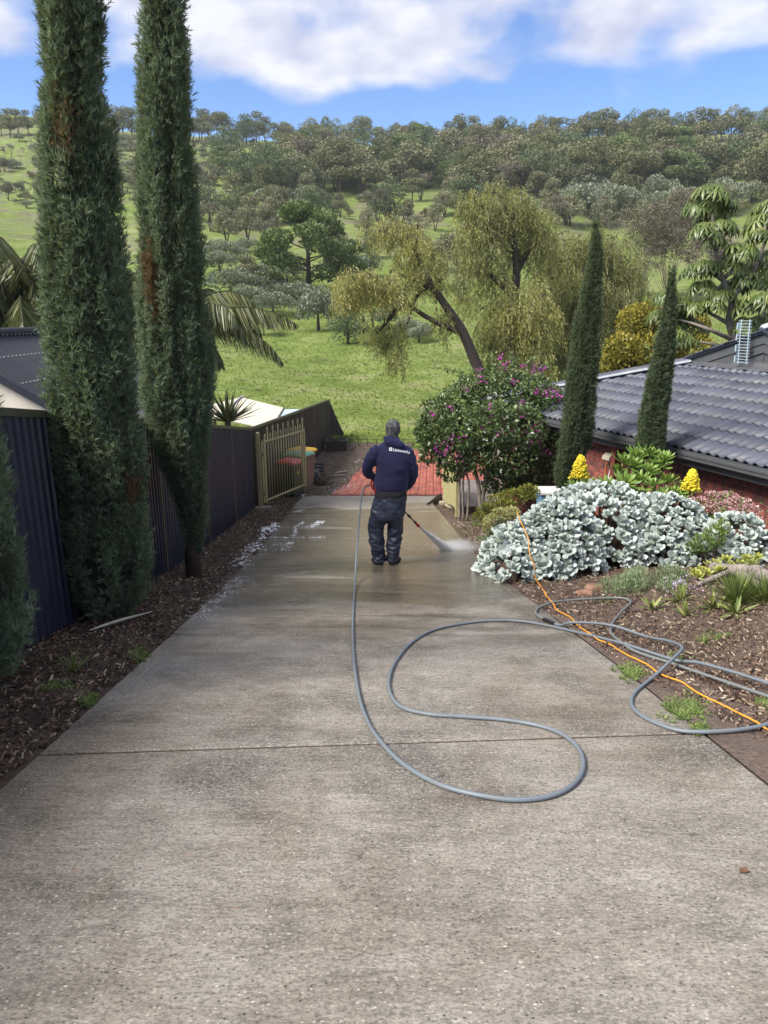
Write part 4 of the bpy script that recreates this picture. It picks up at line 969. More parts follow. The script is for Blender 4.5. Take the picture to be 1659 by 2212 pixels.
# ---- palms behind the fence
leafmat('palm_leaf', [(0, (0.04, 0.06, 0.02)), (.4, (.10, .12, .04)), (.7, (.20, .20, .075)), (1, (.34, .31, .15))], .45, .2, .5)
def palm(name, label, hub, Y, fronds, seed):
    rs = np.random.RandomState(seed); h = at(hub[0], hub[1], Y); base = Vector((h.x-.2, Y+.1, gz(h.x, Y))); root = thing(name, label, 'palm', base)
    S = spline([base, base.lerp(h, .5)+Vector((.05, 0, 0)), h], 8); MB().tube(S, [.16*(1-.25*i/(len(S)-1)) for i in range(len(S))], 10).build('trunk', MAT['bark_grey'], root, True)
    for (az, el, L, droop) in fronds:
        d = Vector((math.sin(az), math.cos(az), 0)); P = []; n = 16; p = Vector(h); ang = el
        for i in range(n+1):
            P.append(p.copy()); p = p + (d*math.cos(ang)+Vector((0, 0, math.sin(ang))))*(L/n); ang -= droop/n*(0.5+1.0*i/n)
        f = MB().tube(P, [.022*(1-.85*i/n) for i in range(n+1)], 5); fr = f.build('frond', MAT['palm_leaf'], root, True)
        N = 150; V0 = []; Ds = []; Ls = []
        for i in range(N):
            t = .14+.86*i/N; k = min(n-1, int(t*n)); q = P[k].lerp(P[k+1], t*n-k); tg = (P[k+1]-P[k]).normalized(); side = tg.cross(Vector((0, 0, 1)))
            if side.length < .1: side = Vector((d.y, -d.x, 0))
            side.normalize()
            for s in (-1, 1):
                V0.append(q[:]); Ds.append((side*s*(.42+.2*rs.rand())+tg*.42+Vector((0, 0, -.75-.35*rs.rand())))[:]); Ls.append(.62*math.sin(PI*min(1, .18+.82*t))**.6*(.75+.4*rs.rand()))
        V0 = np.array(V0); Ds = np.array(Ds); Ls = np.array(Ls)
        tv = np.array([(-.008, 0, 0), (.008, 0, 0), (.013, 0.02, .4), (-.013, 0.02, .4), (.003, 0, 1), (-.003, 0, 1)]); tf = np.array([(0, 1, 2, 3), (3, 2, 4, 5)])
        Fm = frames(Ds, rs.rand(len(Ds))*6.28)*np.stack([np.ones_like(Ls), np.ones_like(Ls), Ls], 1)[:, None, :]
        V, F, t = scatter(tv, tf, Fm, V0, np.clip(.45+rs.normal(0, .2, len(Ls)), 0, 1))
        obj_np('leaflets', V, F, MAT['palm_leaf'], fr, t)
rsp = np.random.RandomState(3)
palm('palm_tree', 'drooping feathery palm at the left edge above the dark metal roof', (48, 655), 14,
     [(2*PI*i/34*5+rsp.normal()*.15, [1.25, .9, .6, .3, 0][i % 5]+rsp.normal()*.1, (2.3+.7*rsp.rand())*(1.0 if i % 5 < 4 else .8), [2.7, 2.6, 2.4, 2.0, 1.5][i % 5]) for i in range(34)], 81)
palm('palm_tree', 'feathery palm behind the second cypress with one long frond arching right', (395, 690), 15,
     [(1.45, .35, 2.45, 1.1), (1.62, .05, 2.35, 1.25), (1.2, .95, 1.9, 2.3), (1.9, .75, 1.6, 2.4), (4.6, .8, 2.3, 2.3), (5.1, .5, 2.4, 2.0), (4.2, .3, 2.2, 1.8), (2.9, .7, 1.9, 2.5), (.3, .9, 2.2, 2.2), (5.8, .9, 2.2, 2.2), (1.7, -.5, 1.2, .9), (1.35, -.7, 1.0, .7), (4.8, 1.1, 2.3, 2.4), (1.0, .5, 2.0, 1.9), (3.7, .2, 2.0, 1.6), (4.5, -.2, 1.8, 1.2), (4.7, .5, 2.0, 2.2), (4.9, .2, 1.9, 1.9), (4.4, 1.2, 2.4, 2.6), (4.8, -.4, 1.5, .9)], 82)
# yucca behind the fence
leafmat('yucca_leaf', [(0, (.03, .05, .02)), (.5, (.09, .12, .04)), (1, (.22, .24, .10))], .4, .1, .5)
def spiky(name, label, c, n, L, w, mat, seed, cat='plant', updir=.6, group=None, stem=0.0):
    rs = np.random.RandomState(seed); root = thing(name, label, cat, (c[0], c[1], gz(c[0], c[1])), group)
    D = rand_dirs(n, rs); D[:, 2] = np.abs(D[:, 2])*1.1+updir-.55; tv = []; tf = []
    for t_, ww in ((0, .55), (.3, 1), (.7, .7), (1, .03)):
        tv += [(-ww*w/2/L, .012*t_, t_), (0, -.25*w/L*ww, t_), (ww*w/2/L, .012*t_, t_)]
    for r in range(3):
        for q in range(2): j = r*3+q; tf.append((j, j+1, j+4, j+3))
    Ls = L*(.7+.4*rs.rand(n)); V, F, t = scatter(np.array(tv), np.array(tf), frames(D, rs.rand(n)*.5-.25)*Ls[:, None, None], np.tile([c], (n, 1)), rs.rand(n))
    obj_np('leaves', V, F, mat, root, t)
    if stem: MB().tube([(c[0], c[1], gz(c[0], c[1])-.02), c], [stem, stem*.8], 8).build('stem', MAT['bark_brown'], root, True)
c_ = at(492, 912, 16.2); spiky('yucca', 'spiky green yucca poking over the metal fence', (c_.x, c_.y, c_.z), 90, .75, .055, MAT['yucca_leaf'], 91, stem=.09)

# ================================================================== FENCE, GATE, BINS
def metal_paint(name, col, rough=.42, dirt=(.10, .08, .06), spec=.5):
    t = NT(name); p = t.pos(); n = t.noise(3.0, 5, .65, p, (1, 1, .5)); n2 = t.noise(40, 4, .6, p)
    c = t.mix(t.rng(n, .45, .72, 0, .22), col, dirt); c = t.mix(.3, c, t.ramp(n2, [(.3, .7), (.7, 1.25)]), 'MULTIPLY')
    t.set(Base_Color=c, Roughness=t.rng(n, .3, .7, rough-.08, rough+.15), Specular_IOR_Level=spec); MAT[name] = t.m; return t.m
metal_paint('fence_navy', (.015, .018, .038), .38, (.045, .042, .042), .6); metal_paint('fence_brown', (.030, .025, .022), .5); metal_paint('fence_cap', (.055, .055, .035), .45)
metal_paint('gate_cream', (.30, .27, .14), .5, (.16, .14, .08))
def corr_profile(L, pitch=.105, d=.016):
    """trapezoid ribs along a length: list of (s, depth)"""
    out = []; s = 0
    while s < L:
        for a, b in ((0, 0), (.60, 0), (.70, 1), (.90, 1), (1.0, 0)):
            if s + a*pitch <= L: out.append((s+a*pitch, b*d))
        s += pitch
    out.append((L, 0)); return out
def fence_bay(root, A, B, zb, zt, mat, capmat, post=True, cap=True, pitch=.105):
    """A, B: (x, y) ends; zb/zt functions of fraction"""
    A, B = Vector((*A, 0)), Vector((*B, 0)); d = B-A; L = d.length; d.normalize(); nrm = Vector((d.y, -d.x, 0)); V = []; F = []
    pr = corr_profile(L, pitch)
    for off in (0.0, -.004):
        for s, dep in pr:
            p = A + d*s + nrm*(dep+off); f = s/L; V.append((p.x, p.y, zb(f))); V.append((p.x, p.y, zt(f)))
    n = len(pr)
    for i in range(n-1):
        F.append((2*i, 2*i+2, 2*i+3, 2*i+1)); j = 2*n+2*i; F.append((j, j+1, j+3, j+2))
    me = bpy.data.meshes.new('panel'); me.from_pydata(V, [], F); me.update(); put('panel', me, mat, root)
    if cap:
        a0, b0 = A.copy(), B.copy(); a0.z = zt(0); b0.z = zt(1); m = MB(); u = Vector((0, 0, 1))
        sec = [(-.028, -.045), (.034, -.045), (.034, .012), (-.028, .012)]
        m.loft([[q + nrm*x + u*z for x, z in sec] for q in (a0-d*.0, b0)]); m.build('top_rail', capmat, root, bevel=.004)
    if post:
        m = MB(); m.box((A.x+nrm.x*-.01, A.y+nrm.y*-.01, (zb(0)+zt(0))/2-.01), (.055, .055, zt(0)-zb(0)-.03), Matrix.Rotation(math.atan2(d.y, d.x), 3, 'Z')); m.build('post', capmat, root, bevel=.004)
def build_fence():
    f = thing('metal_fence', 'dark navy ribbed metal fence running down the left of the driveway', 'fence', (float(fence_x(8)), 8, gz(-2.6, 8)))
    ys = [-4.0, -1.6, .75, 3.12, 5.49, 7.86, 10.23, 12.6, 15.0]
    for a, b in zip(ys[:-1], ys[1:]):
        zb = lambda t, a=a, b=b: float(base_z(a+(b-a)*t))-.06; zt = lambda t, a=a, b=b: float(ftop(a+(b-a)*t))
        fence_bay(f, (float(fence_x(a)), a), (float(fence_x(b)), b), zb, zt, MAT['fence_navy'], MAT['fence_cap'])
    g = thing('metal_fence', 'brown ribbed metal fence behind the bins ending in a steep raked panel', 'fence', (float(fence_x(20)), 20, gz(-2.5, 20)))
    top = lambda Y: np.interp(Y, [15, 28], [-1.18, -2.15])
    ys = [15.0, 17.2, 19.4, 21.6, 23.8, 26.0, 28.0]
    for a, b in zip(ys[:-1], ys[1:]):
        zb = lambda t, a=a, b=b: float(base_z(a+(b-a)*t))-.08; zt = lambda t, a=a, b=b: float(top(a+(b-a)*t))
        fence_bay(g, (float(fence_x(a)), a), (float(fence_x(b)), b), zb, zt, MAT['fence_brown'], MAT['fence_cap'])
    A = (float(fence_x(28)), 28.0); B = (-1.62, 28.35); zA, zB = float(top(28)), -3.55
    fence_bay(g, A, B, lambda t: -3.85, lambda t: zA + (zB-zA)*(t if t > .06 else .06)**.85, MAT['fence_brown'], MAT['fence_cap'], True, False)
build_fence()
def build_gate():
    gx, gy = -2.70, 15.0; root = thing('gate_post', 'pale olive steel gate post standing against the fence', 'post', (gx, gy, gz(gx, gy)))
    zt = at(558, 938, gy).z; zb = gz(gx, gy)-.05
    m = MB(); m.box((gx, gy, (zt+zb)/2), (.085, .085, zt-zb)); m.build('shaft', MAT['gate_cream'], root, bevel=.008)
    MB().lathe([(.046, 0), (.052, .012), (.045, .03), (.02, .045), (.002, .048)], (gx, gy, zt), 14).build('cap', MAT['gate_cream'], root, True)
    plain('concrete_pad', (.22, .20, .175), .9, .3, 8, .5)
    pr = MB(); pr.lathe([(.28, 0), (.26, .05), (.12, .09), (.01, .10)], (gx+.02, gy-.05, gz(gx, gy)-.03), 9); pr.build('footing', MAT['concrete_pad'], root)
    g = thing('steel_gate', 'open olive steel gate leaf with spear topped bars beside the bins', 'gate', (-2.6, 15.1, -2.8))
    A = Vector((-2.60, 15.12, 0)); B = Vector((-1.90, 16.62, 0)); d = (B-A); L = d.length; d.normalize(); rot = Matrix.Rotation(math.atan2(d.y, d.x), 3, 'Z')
    z0, z1 = -2.80, -1.50
    def bar(c, sz, nm='rail'): return MB().box(c, sz, rot).build(nm, MAT['gate_cream'], g, bevel=.004)
    for z in (z0, z1): 
        c = (A+B)/2; bar((c.x, c.y, z), (L, .035, .04), 'rail')
    for i, s in enumerate((0.0, L)):
        c = A + d*s; bar((c.x, c.y, (z0+z1)/2), (.05, .05, z1-z0+.10), 'stile')
    c = A + d*(L-.075); bar((c.x, c.y, (z0+z1)/2), (.04, .04, z1-z0-.06), 'stile')
    # wide hinge plate
    c = A - d*.055; MB().box((c.x, c.y, (z0+z1)/2), (.07, .012, z1-z0+.06), rot).build('hinge_plate', MAT['gate_cream'], g)
    for z in (z0+.18, z1-.25): 
        c = A - d*.07; MB().tube([(c.x, c.y, z-.04), (c.x, c.y, z+.04)], .018, 8).build('hinge', MAT['fence_cap'], g, True)
    n = 16
    fin = MB(); fin.lathe([(.013, 0), (.024, .012), (.013, .026), (.021, .045), (.024, .062), (.014, .095), (.002, .125)], (0, 0, 0), 8)
    fm = fin.mesh('finial', True); fm.materials.append(MAT['gate_cream'])
    bm = {}
    for i in range(n):
        s = .06 + (L-.10)*i/(n-1); c = A + d*s; tall = i % 2 == 1; zt_ = z1 + (.20 if tall else .055); lo = z0-.10
        if tall not in bm:
            k = MB(); k.tube([(0, 0, lo), (0, 0, zt_)], .0125, 8); bm[tall] = k.mesh('bar', True); bm[tall].materials.append(MAT['gate_cream'])
        piece('bar', bm[tall], Matrix.Translation((c.x, c.y, 0)), g); piece('finial', fm, Matrix.Translation((c.x, c.y, zt_)), g)
build_gate()
plain('bin_green', (.018, .035, .028), .5, .3, 4); plain('bin_brown', (.13, .085, .06), .6, .25, 4); plain('lid_red', (.48, .03, .04), .4, .2, 5); plain('lid_green', (.07, .21, .14), .45, .2, 5); plain('lid_yellow', (.62, .36, .02), .45, .2, 5)
plain('rubber', (.012, .012, .012), .6, .3, 8); plain('white_plastic', (.62, .62, .6), .5, .08, 8); plain('sticker_yellow', (.6, .55, .05), .5, .05, 8)
def wheelie_bin(label, x, y, h, w, body, lid, ang, stick=False):
    z = gz(x, y); root = thing('wheelie_bin', label, 'bin', (x, y, z), 'wheelie bins beside the gate'); R_ = Matrix.Rotation(ang, 3, 'Z'); o = Vector((x, y, z))
    T = lambda p: R_ @ Vector(p) + o
    def ring(hw, hd, zz, yo=0, r=.05):
        P = []
        for sx, sy, a0 in ((1, 1, 0), (-1, 1, 90), (-1, -1, 180), (1, -1, 270)):
            for a in (0, 30, 60, 90): t = rad(a0+a); P.append(T((sx*(hw-r)+r*math.cos(t), yo+sy*(hd-r)+r*math.sin(t), zz)))
        return P
    m = MB(); W2 = w/2
    m.loft([ring(W2*.74, W2*.80, .06), ring(W2*.80, W2*.86, .16), ring(W2*.94, W2*1.05, h*.86, .01), ring(W2*1.0, W2*1.12, h*.87, .01), ring(W2*1.0, W2*1.12, h*.93, .01)])
    m.build('body', body, root)
    m = MB(); m.loft([ring(W2*1.05, W2*1.2, h*.925, .0), ring(W2*1.06, W2*1.22, h*.955, .0), ring(W2*.95, W2*1.05, h*.99, 0), ring(W2*.55, W2*.6, h*1.015, 0)]); m.build('lid', lid, root, bevel=.004)
    m = MB(); m.tube([T((-W2*.8, W2*1.22, h*.93)), T((W2*.8, W2*1.22, h*.93))], .016, 8); m.build('handle', body, root, True)
    for s in (-1, 1):
        c = T((s*W2*.92, W2*.92, .10)); ax = (R_ @ Vector((1, 0, 0)))
        M = ax.to_track_quat('Z', 'Y').to_matrix()
        k = MB(); k.lathe([(.03, -.03), (.085, -.03), (.10, -.018), (.10, .018), (.085, .03), (.03, .03)], c, 18, M); wh = k.build('wheel', MAT['rubber'], root, True)
        k = MB(); k.lathe([(.001, -.034), (.045, -.034), (.05, 0), (.045, .034), (.001, .034)], c, 12, M); k.build('hub', MAT['bin_green'], wh, True)
    m = MB(); m.tube([T((-W2*.85, W2*.92, .10)), T((W2*.85, W2*.92, .10))], .012, 6); m.build('axle', MAT['rubber'], root)
    if stick:
        for px_, mt, sz in ((-.04, 'sticker_yellow', (.07, .07)), (.13, 'white_plastic', (.11, .09))):
            yy = -W2*1.0-.008; k = MB(); P = [T((px_-sz[0]/2, yy-.004, h*.66)), T((px_+sz[0]/2, yy-.004, h*.66)), T((px_+sz[0]/2, yy-.014, h*.66+sz[1])), T((px_-sz[0]/2, yy-.014, h*.66+sz[1]))]
            Q = [p + (R_ @ Vector((0, .012, 0))) for p in P]; k.prism(P, Q); k.build('sticker', MAT[mt], root)
wheelie_bin('dark green wheelie bin with a red lid right behind the gate bars', -2.33, 17.28, .95, .50, MAT['bin_green'], MAT['lid_red'], rad(62), True)
wheelie_bin('brown wheelie bin with a pale green lid, in the middle of three', -2.20, 18.0, 1.09, .56, MAT['bin_brown'], MAT['lid_green'], rad(66))
wheelie_bin('wheelie bin with a yellow lid, the farthest of the three', -2.22, 18.85, 1.11, .56, MAT['bin_brown'], MAT['lid_yellow'], rad(66))

# odds and ends by the far fence
plain('galv', (.42, .43, .42), .5, .2, 6, .2, 30, .3); plain('dark_pot', (.045, .036, .032), .8, .3, 8, .4); plain('black_plastic', (.012, .012, .014), .45, .3, 9)
def odds():
    a = Vector((-2.0, 22.6, gz(-2, 22.6))); m = MB(); pr = corr_profile(1.1, .09, .02); V = []; F = []
    for off in (0, .005):
        for s, dd in pr: V.append((a.x-.32+dd+off+.0, a.y-.3+s, a.z-.02)); V.append((a.x-.50+dd+off, a.y-.3+s, a.z+.35+.45*s))
    n = len(pr); F = [(2*i, 2*i+2, 2*i+3, 2*i+1) for i in range(n-1)] + [(2*n+2*i, 2*n+2*i+1, 2*n+2*i+3, 2*n+2*i+2) for i in range(n-1)]
    m.add(V, F); tag(m.build('roofing_sheet', MAT['galv']), 'grey corrugated offcut sheet leaning on the far fence', 'metal sheet')
    c = Vector((-1.72, 25.6, gz(-1.72, 25.6))); pl = thing('planter_box', 'dark planter box at the end of the far fence', 'planter', c)
    MB().loft([[c+Vector((sx*w, sy*w*.8, z)) for sx, sy in ((1, 1), (-1, 1), (-1, -1), (1, -1))] for w, z in ((.34, -.02), (.40, .42), (.36, .42), (.34, .36))]).build('box', MAT['dark_pot'], pl, bevel=.01)
    rs = np.random.RandomState(8); tv, tf = blades(24, .05, .5, rs); V, F, t = scatter(tv, tf, np.array([np.diag([.5, .5, .30])]), np.array([[c.x, c.y, c.z+.36]]), [.3]); obj_np('plant', V, F, MAT['hill_tuft'], pl, t)
    c = Vector((-2.02, 20.6, gz(-2.0, 20.6))); m = MB(); rs = np.random.RandomState(6)
    pts = []
    for i in range(60): t_ = i*.42; r = .22+.05*math.sin(i*1.7); pts.append(c+Vector((r*math.cos(t_), r*math.sin(t_)*.7, .05+.007*i)))
    m.tube(pts, .024, 6); tag(m.build('pipe_coil', MAT['black_plastic'], None, True), 'coil of black pipe heaped against the far fence', 'pipe')
    c = Vector((-2.03, 19.75, gz(-2.0, 19.75))); m = MB(); m.loft([[c+Vector((sx*w, sy*w*.8, z)) for sx, sy in ((1, 1), (-1, 1), (-1, -1), (1, -1))] for w, z in ((.20, -.01), (.22, .18), (.15, .36))]); tag(m.build('plastic_tub', plain('tub_grey', (.05, .055, .065), .5, .2, 5), None, False, .02), 'upturned dark grey tub behind the bins', 'tub')
    spiky('dry_grass_clump', 'dead straw coloured grass clump beside the bin wheels', (-1.72, 19.35, gz(-1.72, 19.35)), 130, .42, .014, leafmat('straw_leaf', [(0, (.10, .075, .05)), (1, (.30, .25, .18))], .8, .1), 12)
    for k, (x, y, a_) in enumerate(((-1.42, 20.5, .3), (-1.36, 20.75, .55))):
        m = MB(); z = gz(x, y); dv = Vector((math.cos(a_), math.sin(a_), 0)); m.tube([Vector((x, y, z+.05))-dv*.28, Vector((x, y, z+.055+.05*k)), Vector((x, y, z+.05+.07*k))+dv*.28], [.045, .05, .04], 8)
        tag(m.build('log', MAT['bark_grey'], None, True), ['split log lying on the dirt by the brick paving edge', 'second log propped on the split log by the paving'][k], 'log')
    # low black wire fence at the end of the yard
    f = thing('wire_fence', 'low black wire fence along the foot of the grass hill', 'fence', (-.3, 26.4, gz(-.3, 26.4)))
    for i in range(9):
        x = -1.3+i*.34; z = gz(x, 26.4)-.05; MB().tube([(x, 26.4, z), (x, 26.4, z+.30)], .011, 5).build('post', MAT['black_plastic'], f)
    for h in (.13, .26): MB().tube([(-1.35, 26.4, gz(-1.3, 26.4)+h), (1.5, 26.4, gz(1.5, 26.4)+h)], .009, 5).build('wire', MAT['black_plastic'], f)
odds()

# ================================================================== NEIGHBOUR ON THE LEFT
metal_paint('roof_slate', (.024, .028, .040), .55, (.05, .05, .05), .3); plain('cream_wall', (.68, .63, .52), .8, .1, 3, .2, 80); plain('cream_roof', (.62, .57, .45), .6, .1, 3); plain('blue_sheet', (.42, .52, .62), .35, .1, 3)
def corr_roof(root, name, A, B, C, D, mat, n_ribs, amp=.018, nseg=4):
    """quad A-B along eave, D-C along ridge, ribs run from eave to ridge"""
    A, B, C, D = map(Vector, (A, B, C, D)); nrm = (B-A).cross(D-A).normalized(); V = []; F = []; N = n_ribs*8
    for j, off in enumerate((0, -.02)):
        for i in range(N+1):
            u = i/N; w = amp*max(-.6, math.sin(2*PI*u*n_ribs))
            V.append(A.lerp(B, u)+nrm*(w+off)); V.append(D.lerp(C, u)+nrm*(w+off))
    for i in range(N): F.append((2*i, 2*i+2, 2*i+3, 2*i+1)); k = 2*(N+1)+2*i; F.append((k, k+1, k+3, k+2))
    me = bpy.data.meshes.new(name); me.from_pydata(V, [], F); me.update(); return put(name, me, mat, root), nrm
def neighbour():
    root = thing('neighbour_house', 'cream house with dark corrugated metal roof behind the left fence', 'house', (-7.5, 12, gz(-7.5, 12)))
    e0, e1 = Vector((-4.15, 9.05, .03)), Vector((-4.15, 13.3, .03)); r0, r1 = Vector((-5.62, 9.05, .93)), Vector((-5.62, 14.6, .86))
    rf, nrm = corr_roof(root, 'roof', e0, e1, r1, r0, MAT['roof_slate'], 46)
    corr_roof(root, 'roof', Vector((-7.1, 14.6, .03)), Vector((-7.1, 9.05, .03)), r0, r1, MAT['roof_slate'], 46)
    MB().tube([r0+Vector((0, -.05, .02)), r1+Vector((0, .05, .02))], .07, 8).build('ridge_cap', MAT['roof_slate'], rf, True)
    up = nrm*.03
    for k in (.33, .66, .96):                                # rows of roofing screws
        m = MB()
        for i in range(44):
            u = (i+.25)/46; p = e0.lerp(e1, u).lerp(r0.lerp(r1, u), k)+up*1.1; m.box(p, (.022, .022, .012))
        o = m.build('screw_row', MAT['galv'], rf); o['kind'] = 'stuff'
    MB().loft([[q+Vector((0, dy, dz)) for dy, dz in ((-.05, .05), (.02, .05), (.02, -.07), (-.05, -.07))] for q in (e0, r0)]).build('barge_board', MAT['roof_slate'], rf, bevel=.005)
    MB().prism([(-4.2, 9.1, -3), (-6.95, 9.1, -3), (-6.95, 9.1, -.06), (-5.62, 9.1, .84), (-4.2, 9.1, .0)], [(-4.2, 9.35, -3), (-6.95, 9.35, -3), (-6.95, 9.35, -.06), (-5.62, 9.35, .84), (-4.2, 9.35, .0)]).build('wall', MAT['cream_wall'], root)
    MB().box((-4.42, 11.4, -1.58), (.2, 3.9, 3.0)).build('wall', MAT['cream_wall'], root)
    MB().box((-4.09, 11.2, -.05), (.11, 4.3, .12)).build('gutter', MAT['roof_slate'], root, bevel=.01)
    s = thing('carport', 'low cream metal carport roof beyond the fence beside the yucca', 'carport', (-4.2, 20.5, gz(-4.2, 20.5)))
    Yk = 20.0
    P = lambda x, y, Y: at(x, y, Y)
    a, b, c, d = P(430, 930, 19.0), P(583, 928, 19.0), P(612, 881, 23.5), P(522, 858, 23.5)
    # right hand plane falls towards the driveway, left hand plane falls away
    e, f = P(400, 905, 19.0), P(440, 878, 23.5)
    corr_roof(s, 'roof', b, c, d, P(470, 903, 19.0), MAT['cream_roof'], 26, .008)
    corr_roof(s, 'roof', P(360, 930, 19.0), P(470, 903, 19.0), d, f, MAT['cream_roof'], 20, .008)
    t0, t1, t2, t3 = P(590, 920, 19.6), P(655, 884, 23.2), P(614, 884, 23.3), P(584, 925, 19.5)
    corr_roof(s, 'skylight_sheet', t0, t1, t2, t3, MAT['blue_sheet'], 12, .008)
    for q in (P(470, 905, 19.0), d): MB().tube([q, q+Vector((0, 0.3, 0))], .03, 6).build('ridge_cap', MAT['cream_roof'], s)
    MB().tube([P(470, 903, 19.0)+Vector((0, 0, .02)), d+Vector((0, 0, .02))], .035, 6).build('ridge_cap', MAT['galv'], s)
    for q in (b, c, P(470, 903, 19.0)): MB().tube([Vector((q.x-.1, q.y+.05, gz(q.x, q.y))), q-Vector((.1, -.05, .03))], .04, 6).build('post', MAT['fence_cap'], s)
    MB().loft([[q+Vector((0, 0, z))+Vector((x, 0, 0)) for x, z in ((-.04, .0), (.05, .0), (.05, -.13), (-.04, -.13))] for q in (b, c)]).build('gutter', MAT['fence_brown'], s)
neighbour()

# ================================================================== HOUSE ON THE RIGHT
def house():
    az = rad(23.0); d = Vector((-math.sin(az), math.cos(az), 0)); n = Vector((math.cos(az), math.sin(az), 0))      # d runs along the eave (away), n into the house
    P0 = at(1439, 963.4, 10.16); E = P0.z                                                                          # a point on the gutter's front lip
    o = lambda s, t, z=0.0: P0 + d*s + n*t + Vector((0, 0, z))
    root = thing('brick_house', 'red brick house with grey tiled roof below the garden on the right', 'house', o(0, 2.5, -2.4))
    t = NT('roof_tile'); r = t.n('ShaderNodeObjectInfo').outputs['Random']; at_ = t.n('ShaderNodeAttribute', attribute_name='tint').outputs['Fac']
    c = t.ramp(t.math('FRACT', t.math('ADD', r, at_)), [(0, (.038, .044, .064)), (.5, (.056, .063, .088)), (1, (.074, .082, .112))]); p = t.pos()
    c = t.mix(t.rng(t.noise(1.8, 5, .65, p), .48, .66, 0, .45), c, (.095, .095, .085)); c = t.mix(.25, c, t.ramp(t.noise(60, 4, .7, p), [(.3, .6), (.7, 1.3)]), 'MULTIPLY')
    t.set(Base_Color=c, Roughness=t.rng(t.noise(4, 4, .6, p), .3, .7, .48, .64), Specular_IOR_Level=.45); MAT['tile'] = t.m
    metal_paint('gutter_grey', (.075, .078, .084), .38)
    t = NT('dark_brick'); r = t.n('ShaderNodeObjectInfo').outputs['Random']; p = t.n('ShaderNodeTexCoord').outputs['Object']
    c = t.ramp(r, [(0, (.20, .046, .036)), (.4, (.27, .064, .046)), (.8, (.16, .05, .048)), (1, (.33, .095, .062))])
    c = t.mix(t.rng(t.noise(9, 4, .6, t.n('ShaderNodeVectorMath', {0: p, 1: t.n('ShaderNodeCombineXYZ', {0: t.math('MULTIPLY', r, 50)}).outputs[0]}, operation='ADD').outputs[0], (1, .3, .2)), .45, .62, 0, .75), c, (.045, .03, .032))
    c = t.mix(.4, c, t.ramp(t.noise(80, 4, .7, p), [(.3, .6), (.7, 1.35)]), 'MULTIPLY'); t.set(Base_Color=c, Roughness=.75); t.bump(t.noise(90, 4, .7, p), .5, .003); MAT['brick'] = t.m
    plain('mortar', (.30, .25, .215), .9, .15, 12, .5)
    # ---- wall: mortar core with single bricks standing proud
    wt = .42                                                  # eave overhang
    wall = MB(); A, B = o(-8.5, wt+.012), o(5.2, wt+.012)
    wall.prism([o(-8.5, wt+.012, -3.2), o(5.2, wt+.012, -3.2), o(5.2, wt+.25, -3.2), o(-8.5, wt+.25, -3.2)], [o(-8.5, wt+.012, -.10), o(5.2, wt+.012, -.10), o(5.2, wt+.25, -.10), o(-8.5, wt+.25, -.10)])
    w = wall.build('wall', MAT['mortar'], root)
    bm_ = MB().box((0, 0, 0), (.23, .10, .076)).mesh('brick'); bb = bmesh.new(); bb.from_mesh(bm_); bmesh.ops.bevel(bb, geom=bb.edges[:], offset=.004, segments=1, affect='EDGES'); bb.to_mesh(bm_); bb.free(); bm_.materials.append(MAT['brick'])
    Rz = Matrix.Rotation(math.atan2(d.y, d.x), 4, 'Z'); cand = []
    for row in range(26):
        z = -.185-row*.086
        for k in range(-36, 22):
            s = k*.24+(.12 if row % 2 else 0); q = o(s, wt+.05, z)
            if not -8.2 < s < 5.0: continue
            dep = depth(q); px = PW/2+FPX*q.x/dep; py = PH/2-FPX*((q.y*math.sin(PITCH)+(q.z-CAM_H)*math.cos(PITCH)))/dep
            vis = -30 < px < PW+30 and q.z > gz(q.x, q.y)-.1
            cand.append((0 if vis else 1, row*1.0+abs(s)*.02, q))
    cand.sort(key=lambda c: (c[0], c[1])); rest = []
    for i, (_, _, q) in enumerate(cand):
        M = Matrix.Translation(q) @ Rz
        if i < 300: piece('brick', bm_, M, w)
        else: rest.append(M)
    tv = np.array([v.co[:] for v in bm_.vertices]); tf = [f for f in (np.array([list(p.vertices) for p in bm_.polygons if len(p.vertices) == k]) for k in (3, 4)) if len(f)]
    V, F, tt = scatter(tv, tf, np.array([np.array(M.to_3x3()) for M in rest]), np.array([M.translation[:] for M in rest]), RS.rand(len(rest))); ob = obj_np('brick_field', V, F, MAT['brick'], w, tt); ob['kind'] = 'stuff'
    MB().box(o(5.05, 2.6, -1.7), (.25, 4.4, 3.0), Rz.to_3x3()).build('wall', MAT['mortar'], root)
    # ---- gutter, fascia, soffit
    s0, s1 = -9.0, 5.5
    def extr(prof, name, mat, par=root, bev=.004): return MB().loft([[o(s, tt_, z) for tt_, z in prof] for s in (s0, s1)]).build(name, mat, par, bevel=bev)
    gt = extr([(0, 0), (.012, .0), (.012, -.11), (.11, -.11), (.11, .0), (.125, 0), (.125, -.135), (.02, -.135), (.0, -.12), (.0, -.075), (-.012, -.07), (-.012, -.035), (0, -.03)], 'gutter', MAT['gutter_grey'], bev=0)
    extr([(.128, -.02), (.15, -.02), (.15, -.245), (.128, -.245)], 'fascia', MAT['gutter_grey'])
    extr([(.11, -.16), (.127, -.16), (.127, -.172), (.11, -.172)], 'gutter_strap', MAT['gutter_grey'], bev=0)
    extr([(.15, -.235), (wt+.02, -.235), (wt+.02, -.225), (.15, -.225)], 'soffit', MAT['gutter_grey'], bev=0)
    # ---- roof tiles laid course by course
    pitch = rad(18); tw, tl = .30, .339; cp, sp = math.cos(pitch), math.sin(pitch)
    prof = [];                                                # two rolls per tile
    for i in range(13):
        u = i/12; x = (u-.5)*(tw+.012); ph = u*2 % 1.0
        h = .034*max(0, math.sin(PI*min(1, ph/.62)))**.85 if ph < .62 else 0.0
        prof.append((x, h))
    TV = []; TF = []; N = len(prof)
